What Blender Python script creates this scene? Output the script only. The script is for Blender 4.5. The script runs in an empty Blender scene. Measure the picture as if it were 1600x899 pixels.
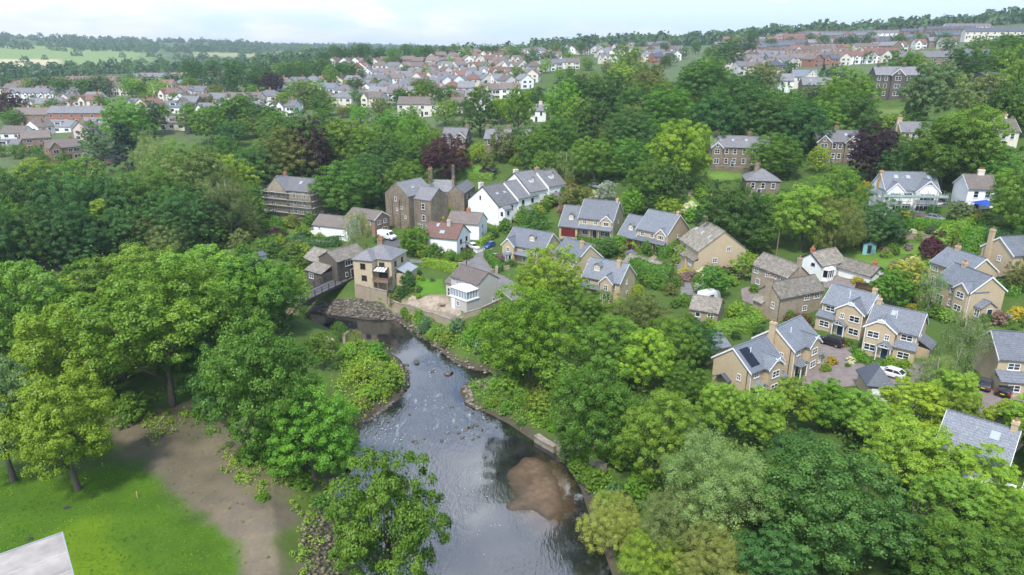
# Valley village by a river, seen from a drone: built object by object in world metres.
import bpy, math, random
import numpy as np
from mathutils import Vector, Matrix

rnd = random.Random(11)
NR = np.random.RandomState(5)
sc = bpy.context.scene
COL = sc.collection
R = math.radians

# ------------------------------------------------------------------ camera
CAMZ, PITCH, FPX = 56.0, R(18.8), 1067.0
CP, SP = math.cos(PITCH), math.sin(PITCH)
cam_d = bpy.data.cameras.new('camera')
cam_d.lens, cam_d.sensor_width, cam_d.clip_end, cam_d.clip_start = 24.0, 36.0, 20000.0, 0.5
cam = bpy.data.objects.new('camera', cam_d)
COL.objects.link(cam)
cam.location = (0, 0, CAMZ)
cam.rotation_euler = (R(90) - PITCH, 0, 0)
sc.camera = cam

def ray(px, py):
    a, b = (px - 800.0), (449.5 - py)
    return np.array([a, FPX * CP + b * SP, -FPX * SP + b * CP])

def proj(x, y, z):
    dz = z - CAMZ
    dep = y * CP - dz * SP
    upc = y * SP + dz * CP
    return 800 + FPX * x / dep, 449.5 - FPX * upc / dep, dep

# ------------------------------------------------------------------ terrain height
RR = np.array([0, 40, 70, 100, 130, 160, 190, 220, 260, 320, 400, 500, 650, 800, 1100, 1500, 2000, 2700, 3500, 5000, 7000.])
AZ = np.array([-180, -60, -37, -25, -12, 0, 12, 25, 37, 60, 180.])
TZ = np.array([
 [4, 4, 4, 4, 4, 5, 6, 8, 10, 12, 17, 21, 27, 32, 30, 38, 70, 100, 90, 80, 60],
 [4, 4, 4, 4, 4, 5, 6, 8, 10, 13, 17, 22, 28, 32, 30, 38, 75, 108, 100, 80, 60],
 [4, 4, 4, 4, 4, 5, 6, 7, 9, 13, 18, 24, 30, 33, 30, 38, 76, 110, 100, 80, 60],
 [4, 4, 4, 4, 4, 5, 6, 8, 12, 20, 29, 33, 36, 38, 34, 40, 66, 100, 96, 90, 70],
 [4, 4, 4, 4, 4, 5, 6, 9.5, 18, 26, 31, 37, 47, 54, 50, 48, 56, 76, 95, 128, 90],
 [4, 4, 4, 4, 4.5, 5.5, 8, 16, 25, 32, 36, 42, 52, 58, 58, 56, 60, 70, 80, 100, 90],
 [4.5, 4.5, 4.5, 4.5, 5, 7, 13, 20, 27, 33, 39, 44, 52, 60, 68, 70, 70, 70, 70, 80, 80],
 [4.5, 4.5, 4.5, 5, 6, 9, 15.5, 21, 29, 37, 43, 47, 54, 63, 81, 84, 82, 80, 80, 80, 80],
 [5, 5, 5, 6, 8, 14, 21, 28, 36, 43, 50, 56, 65, 76, 94, 98, 96, 90, 90, 90, 80],
 [5, 5, 5, 6, 9, 15, 22, 29, 37, 45, 52, 60, 70, 84, 104, 108, 100, 90, 90, 90, 80],
 [4, 4, 4, 4, 4, 5, 6, 8, 10, 12, 17, 21, 27, 32, 30, 38, 70, 100, 90, 80, 60]])

def _z0(x, y):
    r = np.hypot(x, y)
    az = np.degrees(np.arctan2(x, y))
    i = np.clip(np.searchsorted(RR, r, 'right') - 1, 0, len(RR) - 2)
    j = np.clip(np.searchsorted(AZ, az, 'right') - 1, 0, len(AZ) - 2)
    t = np.clip((r - RR[i]) / (RR[i + 1] - RR[i]), 0, 1)
    u = np.clip((az - AZ[j]) / (AZ[j + 1] - AZ[j]), 0, 1)
    u = u * u * (3 - 2 * u)
    a = TZ[j, i] * (1 - t) + TZ[j, i + 1] * t
    b = TZ[j + 1, i] * (1 - t) + TZ[j + 1, i + 1] * t
    return a * (1 - u) + b * u

def plane_pt(px, py, z):
    d = ray(px, py)
    t = (z - CAMZ) / d[2]
    return d[0] * t, d[1] * t

# river outline: bank points, at water level
RIVER_PX = [(200, 462), (330, 468), (420, 474), (485, 487), (530, 493), (575, 499), (612, 497), (640, 510), (660, 525), (690, 546),
    (712, 565), (742, 577), (772, 580), (775, 590), (752, 594), (730, 600), (722, 612), (732, 632), (770, 646), (800, 662), (835, 686),
    (868, 702), (895, 733), (914, 765), (925, 800), (938, 835), (955, 875), (975, 930), (1010, 1040), (1060, 1300), (700, 1300), (600, 1040),
    (545, 930), (535, 890), (528, 850), (518, 805), (515, 770), (535, 735), (553, 700), (558, 672), (570, 652), (592, 640), (622, 622), (637, 602),
    (633, 583), (622, 563), (602, 549), (580, 536), (545, 527), (515, 517), (490, 503), (420, 492), (330, 486), (200, 480)]
RIVER = np.array([plane_pt(a, b, 0.0) for a, b in RIVER_PX])

def poly_sd(poly, x, y):
    """signed distance, positive outside"""
    x = np.asarray(x, float); y = np.asarray(y, float)
    n = len(poly)
    best = np.full(x.shape, 1e18)
    ins = np.zeros(x.shape, bool)
    for k in range(n):
        ax, ay = poly[k]; bx, by = poly[(k + 1) % n]
        ex, ey = bx - ax, by - ay
        L = ex * ex + ey * ey + 1e-12
        t = np.clip(((x - ax) * ex + (y - ay) * ey) / L, 0, 1)
        d = (x - ax - t * ex) ** 2 + (y - ay - t * ey) ** 2
        best = np.minimum(best, d)
        c = ((ay > y) != (by > y)) & (x < ex * (y - ay) / (ey if abs(ey) > 1e-12 else 1e-12) + ax)
        ins ^= c
    d = np.sqrt(best)
    return np.where(ins, -d, d)

def hash_noise(x, y, s):
    """cheap smooth value noise"""
    x = np.asarray(x) / s; y = np.asarray(y) / s
    xi, yi = np.floor(x), np.floor(y)
    fx, fy = x - xi, y - yi
    fx = fx * fx * (3 - 2 * fx); fy = fy * fy * (3 - 2 * fy)
    def h(a, b):
        v = np.sin(a * 127.1 + b * 311.7) * 43758.5453
        return v - np.floor(v)
    return (h(xi, yi) * (1 - fx) + h(xi + 1, yi) * fx) * (1 - fy) + (h(xi, yi + 1) * (1 - fx) + h(xi + 1, yi + 1) * fx) * fy

_GX, _GY, _GS = -190.0, 15.0, .6
_gx, _gy = np.meshgrid(_GX + _GS * np.arange(640), _GY + _GS * np.arange(470))
SDG = poly_sd(RIVER, _gx, _gy)        # distance to the river, looked up from a fine grid
def river_sd(x, y):
    u = np.clip((x - _GX) / _GS, 0, 638.99); v = np.clip((y - _GY) / _GS, 0, 468.99)
    i, j = u.astype(int), v.astype(int); fu, fv = u - i, v - j
    return (SDG[j, i] * (1 - fu) + SDG[j, i + 1] * fu) * (1 - fv) + (SDG[j + 1, i] * (1 - fu) + SDG[j + 1, i + 1] * fu) * fv

def zf(x, y):
    x = np.asarray(x, float); y = np.asarray(y, float)
    z = _z0(x, y)
    near = (np.hypot(x, y) < 290) & (y > 20)
    if near.any():
        xs, ys = x[near] if x.ndim else x, y[near] if y.ndim else y
        sd = river_sd(xs, ys)
        bank = np.where(sd > 0, 0.25 + 0.55 * sd, np.maximum(-1.6, 0.25 + 0.5 * sd))
        wob = (hash_noise(xs, ys, 3.0) - .5) * .5 * np.clip(sd / 3, 0, 1)
        zz = np.minimum(z[near] if z.ndim else z, bank) + wob
        if z.ndim: z[near] = zz
        else: z = zz
    return z

def zt(x, y):
    return float(zf(np.array([x]), np.array([y]))[0])

def P(px, py, lift=0.0):
    """where the sight line through a spot of the photograph meets the terrain"""
    d = ray(px, py)
    ts = np.geomspace(30, 6500, 900) / math.hypot(d[0], d[1])
    x, y, z = d[0] * ts, d[1] * ts, CAMZ + d[2] * ts
    g = zf(x, y)
    below = np.nonzero(z < g)[0]
    if len(below) == 0:
        k = len(ts) - 1
        return Vector((x[k], y[k], g[k] + lift))
    k = below[0]
    a, b = ts[max(k - 1, 0)], ts[k]
    for _ in range(18):
        m = .5 * (a + b)
        if CAMZ + d[2] * m < zt(d[0] * m, d[1] * m): b = m
        else: a = m
    return Vector((d[0] * b, d[1] * b, zt(d[0] * b, d[1] * b) + lift))

def Pz(px, py, z):
    x, y = plane_pt(px, py, z)
    return Vector((x, y, z))

# ------------------------------------------------------------------ object helpers
ALL = []                       # (object, short description) of every thing, for the labels
def tag(o, label=None, cat=None, group=None, kind=None):
    if label: o['label'] = label
    if cat: o['category'] = cat
    if group: o['group'] = group
    if kind: o['kind'] = kind
    return o

def link(name, me, parent=None, loc=None):
    o = bpy.data.objects.new(name, me)
    COL.objects.link(o)
    if parent is not None: o.parent = parent
    if loc is not None: o.location = loc
    return o

def empty(name, loc, rz=0.0):
    o = bpy.data.objects.new(name, None)
    COL.objects.link(o)
    o.location = loc; o.rotation_euler = (0, 0, rz)
    o.empty_display_size = .3
    return o

class MB:
    def __init__(s):
        s.v, s.f, s.m = [], [], []
    def add(s, verts, faces, mi=0, M=None):
        b = len(s.v)
        for p in verts:
            p = Vector(p)
            s.v.append(M @ p if M is not None else p)
        for f in faces:
            s.f.append([b + i for i in f]); s.m.append(mi)
        return s
    def box(s, x0, x1, y0, y1, z0, z1, mi=0, M=None):
        v = [(x0, y0, z0), (x1, y0, z0), (x1, y1, z0), (x0, y1, z0), (x0, y0, z1), (x1, y0, z1), (x1, y1, z1), (x0, y1, z1)]
        return s.add(v, [(0, 3, 2, 1), (4, 5, 6, 7), (0, 1, 5, 4), (1, 2, 6, 5), (2, 3, 7, 6), (3, 0, 4, 7)], mi, M)
    def prism(s, poly, a, b, axis='y', mi=0, M=None):
        """poly in the two other axes, extruded from a to b along axis"""
        n = len(poly)
        def pt(p, t):
            if axis == 'y': return (p[0], t, p[1])
            if axis == 'x': return (t, p[0], p[1])
            return (p[0], p[1], t)
        v = [pt(p, a) for p in poly] + [pt(p, b) for p in poly]
        f = [tuple(range(n))[::-1], tuple(range(n, 2 * n))]
        f += [(i, (i + 1) % n, n + (i + 1) % n, n + i) for i in range(n)]
        return s.add(v, f, mi, M)
    def tube(s, pts, rad, seg=6, mi=0, caps=True):
        """tapered tube along points"""
        b = len(s.v)
        n = len(pts)
        prev = None
        for i, p in enumerate(pts):
            p = Vector(p)
            d = (Vector(pts[min(i + 1, n - 1)]) - Vector(pts[max(i - 1, 0)])).normalized()
            u = d.cross(Vector((0.3, 1, 0.1)))
            if u.length < .05: u = d.cross(Vector((1, 0, 0)))
            u.normalize(); w = d.cross(u)
            r = rad[i] if isinstance(rad, (list, tuple)) else rad
            for k in range(seg):
                a = 2 * math.pi * k / seg
                s.v.append(p + u * (r * math.cos(a)) + w * (r * math.sin(a)))
        for i in range(n - 1):
            for k in range(seg):
                k2 = (k + 1) % seg
                s.f.append([b + i * seg + k, b + i * seg + k2, b + (i + 1) * seg + k2, b + (i + 1) * seg + k]); s.m.append(mi)
        if caps:
            s.f.append([b + k for k in range(seg)][::-1]); s.m.append(mi)
            s.f.append([b + (n - 1) * seg + k for k in range(seg)]); s.m.append(mi)
        return s
    def mesh(s, name, mats, smooth=False):
        me = bpy.data.meshes.new(name)
        me.from_pydata([tuple(p) for p in s.v], [], s.f)
        for m in (mats if isinstance(mats, (list, tuple)) else [mats]): me.materials.append(m)
        if any(s.m): me.polygons.foreach_set('material_index', s.m)
        if smooth: me.polygons.foreach_set('use_smooth', [True] * len(s.f))
        me.update()
        return me
    def build(s, name, mats, parent=None, loc=None, smooth=False):
        return link(name, s.mesh(name, mats, smooth), parent, loc)

def np_mesh(name, V, quads, mats, tone=None, smooth=False, tri=False):
    """fast mesh from numpy arrays; quads: (n,4)"""
    me = bpy.data.meshes.new(name)
    k = quads.shape[1]
    me.vertices.add(len(V)); me.vertices.foreach_set('co', V.astype(np.float32).ravel())
    me.loops.add(quads.size); me.loops.foreach_set('vertex_index', quads.astype(np.int32).ravel())
    me.polygons.add(len(quads))
    me.polygons.foreach_set('loop_start', np.arange(0, quads.size, k, dtype=np.int32))
    me.polygons.foreach_set('loop_total', np.full(len(quads), k, np.int32))
    if smooth: me.polygons.foreach_set('use_smooth', np.ones(len(quads), bool))
    for m in (mats if isinstance(mats, (list, tuple)) else [mats]): me.materials.append(m)
    if tone is not None:
        a = me.attributes.new('tone', 'FLOAT', 'FACE')
        a.data.foreach_set('value', tone.astype(np.float32))
    me.update(calc_edges=True); me.validate()
    return me
# ------------------------------------------------------------------ materials
class NT:
    def __init__(s, m):
        m.use_nodes = True
        s.t = m.node_tree; s.t.nodes.clear(); s.L = s.t.links
    def n(s, typ, **kw):
        o = s.t.nodes.new(typ)
        for k, v in kw.items():
            if k.startswith('i_'):
                key = k[2:]
                key = int(key) if key.isdigit() else key.replace('_', ' ')
                o.inputs[key].default_value = v
            else: setattr(o, k, v)
        return o
    def l(s, a, b): s.L.new(a, b)
    def mix(s, fac, a, b, blend='MIX'):
        o = s.n('ShaderNodeMix', data_type='RGBA', blend_type=blend)
        for sock, v in ((o.inputs[0], fac), (o.inputs[6], a), (o.inputs[7], b)):
            if hasattr(v, 'is_linked') or hasattr(v, 'links'): s.l(v, sock)
            elif isinstance(v, (int, float)): sock.default_value = v
            else: sock.default_value = (*v, 1) if len(v) == 3 else v
        return o.outputs[2]
    def math(s, op, a, b=None, c=None):
        o = s.n('ShaderNodeMath', operation=op)
        for i, v in enumerate((a, b, c)):
            if v is None: continue
            if hasattr(v, 'links'): s.l(v, o.inputs[i])
            else: o.inputs[i].default_value = v
        return o.outputs[0]
    def noise(s, vec, scale, detail=4, rough=.55, dim='3D'):
        o = s.n('ShaderNodeTexNoise', noise_dimensions=dim)
        o.inputs['Scale'].default_value = scale; o.inputs['Detail'].default_value = detail; o.inputs['Roughness'].default_value = rough
        if vec is not None: s.l(vec, o.inputs['Vector'])
        return o.outputs['Fac']
    def ramp(s, fac, stops):
        o = s.n('ShaderNodeValToRGB')
        e = o.color_ramp.elements
        while len(e) < len(stops): e.new(.5)
        for x, (p, c) in zip(e, stops):
            x.position = p; x.color = (*c, 1) if len(c) == 3 else c
        s.l(fac, o.inputs[0])
        return o.outputs[0]
    def rng(s, v, a, b, c=0., d=1.):
        o = s.n('ShaderNodeMapRange')
        s.l(v, o.inputs[0])
        for i, q in enumerate((a, b, c, d)): o.inputs[i + 1].default_value = q
        return o.outputs[0]
    def bump(s, h, strength=.3, dist=.1):
        o = s.n('ShaderNodeBump'); o.inputs['Strength'].default_value = strength; o.inputs['Distance'].default_value = dist
        s.l(h, o.inputs['Height'])
        return o.outputs[0]
    def out(s, shader, vol=None):
        o = s.n('ShaderNodeOutputMaterial')
        if shader is not None: s.l(shader, o.inputs['Surface'])
        if vol is not None: s.l(vol, o.inputs['Volume'])

def new_mat(name):
    m = bpy.data.materials.new(name)
    return m, NT(m)

def simple(name, col, rough=.6, var=.15, scale=2.0, metal=0., spec=.5, bump=0.):
    m, t = new_mat(name)
    tc = t.n('ShaderNodeTexCoord').outputs['Object']
    f = t.noise(tc, scale, 5)
    c2 = tuple(max(0, x * (1 - var)) for x in col); c1 = tuple(min(1, x * (1 + var)) for x in col)
    c = t.mix(t.rng(f, .3, .7), c2, c1)
    p = t.n('ShaderNodeBsdfPrincipled', i_Roughness=rough, i_Metallic=metal)
    p.inputs['Specular IOR Level'].default_value = spec
    t.l(c, p.inputs['Base Color'])
    if bump: t.l(t.bump(t.noise(tc, scale * 6, 4), bump, .05), p.inputs['Normal'])
    t.out(p.outputs[0])
    return m

def masonry(name, cols, mortar, bw=.45, bh=.2, var=.5, stain=.25, rough=.85, msize=.02):
    """coursed stone or brick: courses follow the height, joints run round the walls"""
    m, t = new_mat(name)
    tc = t.n('ShaderNodeTexCoord').outputs['Object']
    sx = t.n('ShaderNodeSeparateXYZ'); t.l(tc, sx.inputs[0])
    u = t.math('ADD', sx.outputs[0], sx.outputs[1])
    cv = t.n('ShaderNodeCombineXYZ'); t.l(u, cv.inputs[0]); t.l(sx.outputs[2], cv.inputs[1])
    b = t.n('ShaderNodeTexBrick')
    b.inputs['Scale'].default_value = 1.0; b.inputs['Mortar Size'].default_value = msize
    b.inputs['Brick Width'].default_value = bw; b.inputs['Row Height'].default_value = bh; b.inputs['Bias'].default_value = -.1
    b.inputs['Color1'].default_value = (*cols[0], 1); b.inputs['Color2'].default_value = (*cols[1], 1); b.inputs['Mortar'].default_value = (*mortar, 1)
    t.l(cv.outputs[0], b.inputs['Vector'])
    f = t.noise(tc, .35, 5, .6)
    c = t.mix(t.rng(f, .35, .7, 0, stain), b.outputs['Color'], tuple(x * .45 for x in cols[0]))
    f2 = t.noise(tc, 2.3, 5, .7)
    c = t.mix(t.rng(f2, .3, .7, 0, .35), c, cols[2] if len(cols) > 2 else cols[1])
    # damp streaks run down the wall
    st = t.n('ShaderNodeCombineXYZ'); t.l(t.math('MULTIPLY', u, 1.6), st.inputs[0]); t.l(t.math('MULTIPLY', sx.outputs[2], .18), st.inputs[1])
    c = t.mix(t.rng(t.noise(st.outputs[0], 1.0, 4), .52, .75, 0, stain * 1.3), c, tuple(x * .4 for x in cols[0]))
    p = t.n('ShaderNodeBsdfPrincipled', i_Roughness=rough)
    t.l(c, p.inputs['Base Color'])
    t.l(t.bump(b.outputs['Fac'], -.25, .03), p.inputs['Normal'])
    t.out(p.outputs[0])
    return m

def roofing(name, cols, bw=.3, bh=.22, moss=0., mosscol=(.10, .09, .03), rough=.55, stain=.25, seed=0.):
    m, t = new_mat(name)
    tc = t.n('ShaderNodeTexCoord').outputs['Object']
    sx = t.n('ShaderNodeSeparateXYZ'); t.l(tc, sx.inputs[0])
    u = t.math('ADD', sx.outputs[0], sx.outputs[1])
    cv = t.n('ShaderNodeCombineXYZ'); t.l(u, cv.inputs[0]); t.l(sx.outputs[2], cv.inputs[1])
    b = t.n('ShaderNodeTexBrick')
    b.inputs['Scale'].default_value = 1.0; b.inputs['Mortar Size'].default_value = .014
    b.inputs['Brick Width'].default_value = bw; b.inputs['Row Height'].default_value = bh
    b.inputs['Color1'].default_value = (*cols[0], 1); b.inputs['Color2'].default_value = (*cols[1], 1); b.inputs['Mortar'].default_value = (*(x * .35 for x in cols[0]), 1)
    t.l(cv.outputs[0], b.inputs['Vector'])
    mp = t.n('ShaderNodeVectorMath', operation='ADD'); mp.inputs[1].default_value = (seed, seed, 0); t.l(tc, mp.inputs[0])
    v = mp.outputs[0]
    oi = t.n('ShaderNodeObjectInfo').outputs['Random']
    f = t.noise(v, .5, 6, .65)
    c = t.mix(t.rng(f, .4, .72, 0, stain), b.outputs['Color'], tuple(x * .5 for x in cols[0]))
    f3 = t.noise(v, 5.0, 4, .7)
    c = t.mix(t.rng(f3, .45, .70, 0, .6), c, tuple(min(1, x * 1.6) for x in cols[1]))
    if moss:
        f2 = t.noise(v, 1.3, 6, .7)
        c = t.mix(t.rng(f2, .62 - moss * .25, .72, 0, .85), c, mosscol)
    hsv = t.n('ShaderNodeHueSaturation')
    t.l(c, hsv.inputs['Color']); t.l(t.rng(oi, 0, 1, .8, 1.2), hsv.inputs['Value'])
    p = t.n('ShaderNodeBsdfPrincipled', i_Roughness=rough)
    t.l(hsv.outputs[0], p.inputs['Base Color'])
    t.l(t.bump(b.outputs['Fac'], -.4, .03), p.inputs['Normal'])
    t.out(p.outputs[0])
    return m

def leaf_material(name, trans=.3, gloss=.06, spread=1.0):
    m, t = new_mat(name)
    oi = t.n('ShaderNodeObjectInfo')
    at = t.n('ShaderNodeAttribute', attribute_name='tone')
    hsv = t.n('ShaderNodeHueSaturation')
    t.l(oi.outputs['Color'], hsv.inputs['Color'])
    t.l(t.rng(at.outputs['Fac'], 0, 1, 1 - .34 * spread ** .5, 1 + .36 * spread ** .5), hsv.inputs['Value'])
    t.l(t.rng(at.outputs['Fac'], 0, 1, .5 + .015 * spread, .5 - .016 * spread), hsv.inputs['Hue'])
    d = t.n('ShaderNodeBsdfDiffuse'); t.l(hsv.outputs[0], d.inputs[0])
    tr = t.n('ShaderNodeBsdfTranslucent')
    tcol = t.mix(1.0, hsv.outputs[0], tuple(x * trans for x in (1.9, 1.85, .75)), 'MULTIPLY')
    t.l(tcol, tr.inputs[0])
    g = t.n('ShaderNodeBsdfGlossy', i_Roughness=.45); g.inputs[0].default_value = (.9, .95, .9, 1)
    m1 = t.n('ShaderNodeAddShader')      # a leaf reflects and lets through about as much light
    t.l(d.outputs[0], m1.inputs[0]); t.l(tr.outputs[0], m1.inputs[1])
    m2 = t.n('ShaderNodeMixShader'); m2.inputs[0].default_value = gloss * .3
    t.l(m1.outputs[0], m2.inputs[1]); t.l(g.outputs[0], m2.inputs[2])
    t.out(m2.outputs[0])
    return m

M = {}
M['leaf'] = leaf_material('foliage', .36)
M['weedleaf'] = leaf_material('weed_foliage', .3, .04, 2.1)
M['bark'] = simple('bark', (.13, .105, .08), .9, .35, 3, bump=.4)
M['bark_pale'] = simple('bark_pale', (.5, .47, .42), .8, .4, 3)
M['buff'] = masonry('buff_stone', [(.49, .38, .235), (.57, .45, .285), (.41, .31, .19)], (.46, .37, .25), .4, .16, stain=.12)
M['buff_pale'] = masonry('pale_buff_stone', [(.52, .42, .27), (.58, .48, .32), (.46, .37, .24)], (.48, .4, .28), .4, .2, stain=.1)
M['gritstone'] = masonry('weathered_gritstone', [(.20, .155, .105), (.37, .30, .205), (.12, .095, .065)], (.25, .21, .155), .55, .26, stain=.6, msize=.025)
M['darkstone'] = masonry('soot_dark_stone', [(.10, .085, .07), (.17, .145, .115), (.07, .06, .05)], (.13, .11, .09), .5, .24, stain=.5)
M['cottage_stone'] = masonry('cottage_rubble_stone', [(.33, .265, .18), (.48, .40, .29), (.22, .175, .12)], (.38, .32, .23), .5, .22, stain=.35, msize=.03)
M['grey_block'] = masonry('grey_blockwork', [(.52, .49, .44), (.58, .55, .50), (.47, .44, .39)], (.46, .43, .39), .45, .2, stain=.15)
M['brick_red'] = masonry('red_brick', [(.30, .115, .07), (.36, .15, .095), (.25, .10, .06)], (.33, .25, .2), .22, .075, stain=.2, msize=.008)
M['brick_brown'] = masonry('brown_brick', [(.26, .15, .09), (.32, .19, .12), (.22, .13, .08)], (.3, .24, .2), .22, .075, stain=.2, msize=.008)
M['render_white'] = simple('white_render', (.80, .79, .76), .8, .05, .7)
M['render_cream'] = simple('cream_render', (.66, .61, .51), .8, .07, .6)
M['render_grey'] = simple('grey_render', (.48, .46, .43), .85, .12, .8)
M['render_pink'] = simple('pale_pink_render', (.60, .47, .42), .85, .1, .8)
M['pebbledash'] = simple('pebbledash', (.58, .56, .52), .9, .12, 6)
M['slate_blue'] = roofing('blue_grey_slate', [(.122, .133, .152), (.168, .180, .198)], moss=0., stain=.2)
M['slate_dark'] = roofing('dark_slate', [(.075, .085, .105), (.10, .11, .13)], stain=.25)
M['slate_grey'] = roofing('weathered_grey_slate', [(.14, .135, .14), (.20, .195, .195)], moss=.25, mosscol=(.11, .105, .06), stain=.4)
M['stone_slate'] = roofing('mossy_stone_slate', [(.155, .135, .11), (.30, .265, .22)], .55, .3, moss=.75, mosscol=(.095, .085, .05), rough=.9, stain=.5)
M['tile_brown'] = roofing('brown_concrete_tile', [(.13, .105, .09), (.175, .145, .125)], .33, .28, moss=.2, rough=.85, stain=.35)
M['tile_red'] = roofing('red_clay_tile', [(.165, .088, .066), (.21, .118, .09)], .3, .25, moss=.2, rough=.8, stain=.35)
M['tile_rust'] = roofing('orange_clay_tile', [(.22, .115, .08), (.26, .145, .105)], .3, .25, moss=.1, rough=.8, stain=.3)
M['white'] = simple('white_paint', (.80, .80, .79), .35, .03, 1)
M['black_trim'] = simple('black_paint', (.02, .02, .022), .4, .2, 1)
M['dark_wood'] = simple('dark_timber', (.045, .03, .02), .7, .3, 4)
M['wood'] = simple('weathered_timber', (.25, .17, .11), .8, .3, 4)
M['wood_orange'] = simple('new_timber', (.5, .29, .12), .7, .25, 4)
M['door_red'] = simple('maroon_paint', (.14, .02, .018), .4, .12, 2)
M['door_navy'] = simple('dark_blue_paint', (.02, .045, .075), .35, .1, 2)
M['chim_terracotta'] = simple('terracotta', (.38, .16, .09), .8, .2, 3)
M['concrete'] = simple('concrete', (.45, .42, .37), .9, .2, 1.5, bump=.2)
M['lead'] = simple('lead_flashing', (.3, .32, .34), .5, .1, 2)
M['metal'] = simple('galvanised_steel', (.45, .47, .48), .35, .15, 2, metal=.8)
M['steel_dark'] = simple('dark_steel', (.035, .03, .028), .6, .4, 3)
M['solar'] = simple('solar_glass', (.01, .012, .02), .15, .1, 2)

def glass_mat():
    m, t = new_mat('window_glass')
    oi = t.n('ShaderNodeObjectInfo').outputs['Random']
    c = t.mix(t.rng(oi, .3, 1., 0, 1), (.012, .014, .017), (.06, .065, .07))
    p = t.n('ShaderNodeBsdfPrincipled', i_Roughness=.06)
    t.l(c, p.inputs['Base Color'])
    p.inputs['IOR'].default_value = 1.5
    t.out(p.outputs[0])
    return m
M['glass'] = glass_mat()
# ------------------------------------------------------------------ plants
def unit(v): return v / (np.linalg.norm(v, axis=-1, keepdims=True) + 1e-9)

def leaf_quads(pos, nrm, size, rs, aspect=.75, droop=0.):
    n = len(pos)
    t = rs.normal(size=(n, 3)); t[:, 2] -= droop
    t = unit(t - nrm * (t * nrm).sum(1, keepdims=True))
    b = np.cross(nrm, t)
    s = (size * (.65 + .7 * rs.rand(n)))[:, None]
    a = t * s * .5; c = b * s * .5 * aspect
    V = np.stack([pos - a, pos + c * .95 - a * .1, pos + a, pos - c * .95 - a * .1], 1).reshape(-1, 3)
    return V, np.arange(4 * n).reshape(n, 4)

CROWN = {   # R crown radius, zb crown base, lobes, lobe radius, clumps, clump radius, leaf, flat
 'round':   dict(R=.44, zb=.05, nl=11, lr=.44, nc=17, cr=.060, leaf=.021, droop=.0, sparse=.0, wide=.66),
 'ash':     dict(R=.46, zb=.16, nl=13, lr=.33, nc=13, cr=.062, leaf=.024, droop=.2, sparse=.5, wide=.74),
 'maple':   dict(R=.42, zb=.20, nl=12, lr=.42, nc=17, cr=.058, leaf=.020, droop=.0, sparse=.0, wide=.62),
 'forked':  dict(R=.46, zb=.40, nl=13, lr=.33, nc=13, cr=.055, leaf=.021, droop=.2, sparse=.4, wide=.74),
 'open':    dict(R=.46, zb=.12, nl=14, lr=.27, nc=11, cr=.052, leaf=.022, droop=.2, sparse=.8, wide=.80),
 'willow':  dict(R=.48, zb=.06, nl=13, lr=.38, nc=20, cr=.062, leaf=.019, droop=1.2, sparse=.25, wide=.7),
 'birch':   dict(R=.34, zb=.14, nl=12, lr=.36, nc=14, cr=.060, leaf=.016, droop=1.6, sparse=.5, wide=.7),
 'poplar':  dict(R=.20, zb=.05, nl=16, lr=.62, nc=10, cr=.045, leaf=.020, droop=-.5, sparse=.1, wide=.5),
 'conifer': dict(R=.27, zb=.04, nl=22, lr=.5, nc=9, cr=.040, leaf=.018, droop=.6, sparse=.1, wide=.5),
 'shrub':   dict(R=.62, zb=.0, nl=9, lr=.46, nc=12, cr=.11, leaf=.046, droop=.0, sparse=.0, wide=.62),
 'topiary': dict(R=.52, zb=.0, nl=14, lr=.55, nc=16, cr=.07, leaf=.040, droop=.0, sparse=.0, wide=.45),
}

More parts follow.
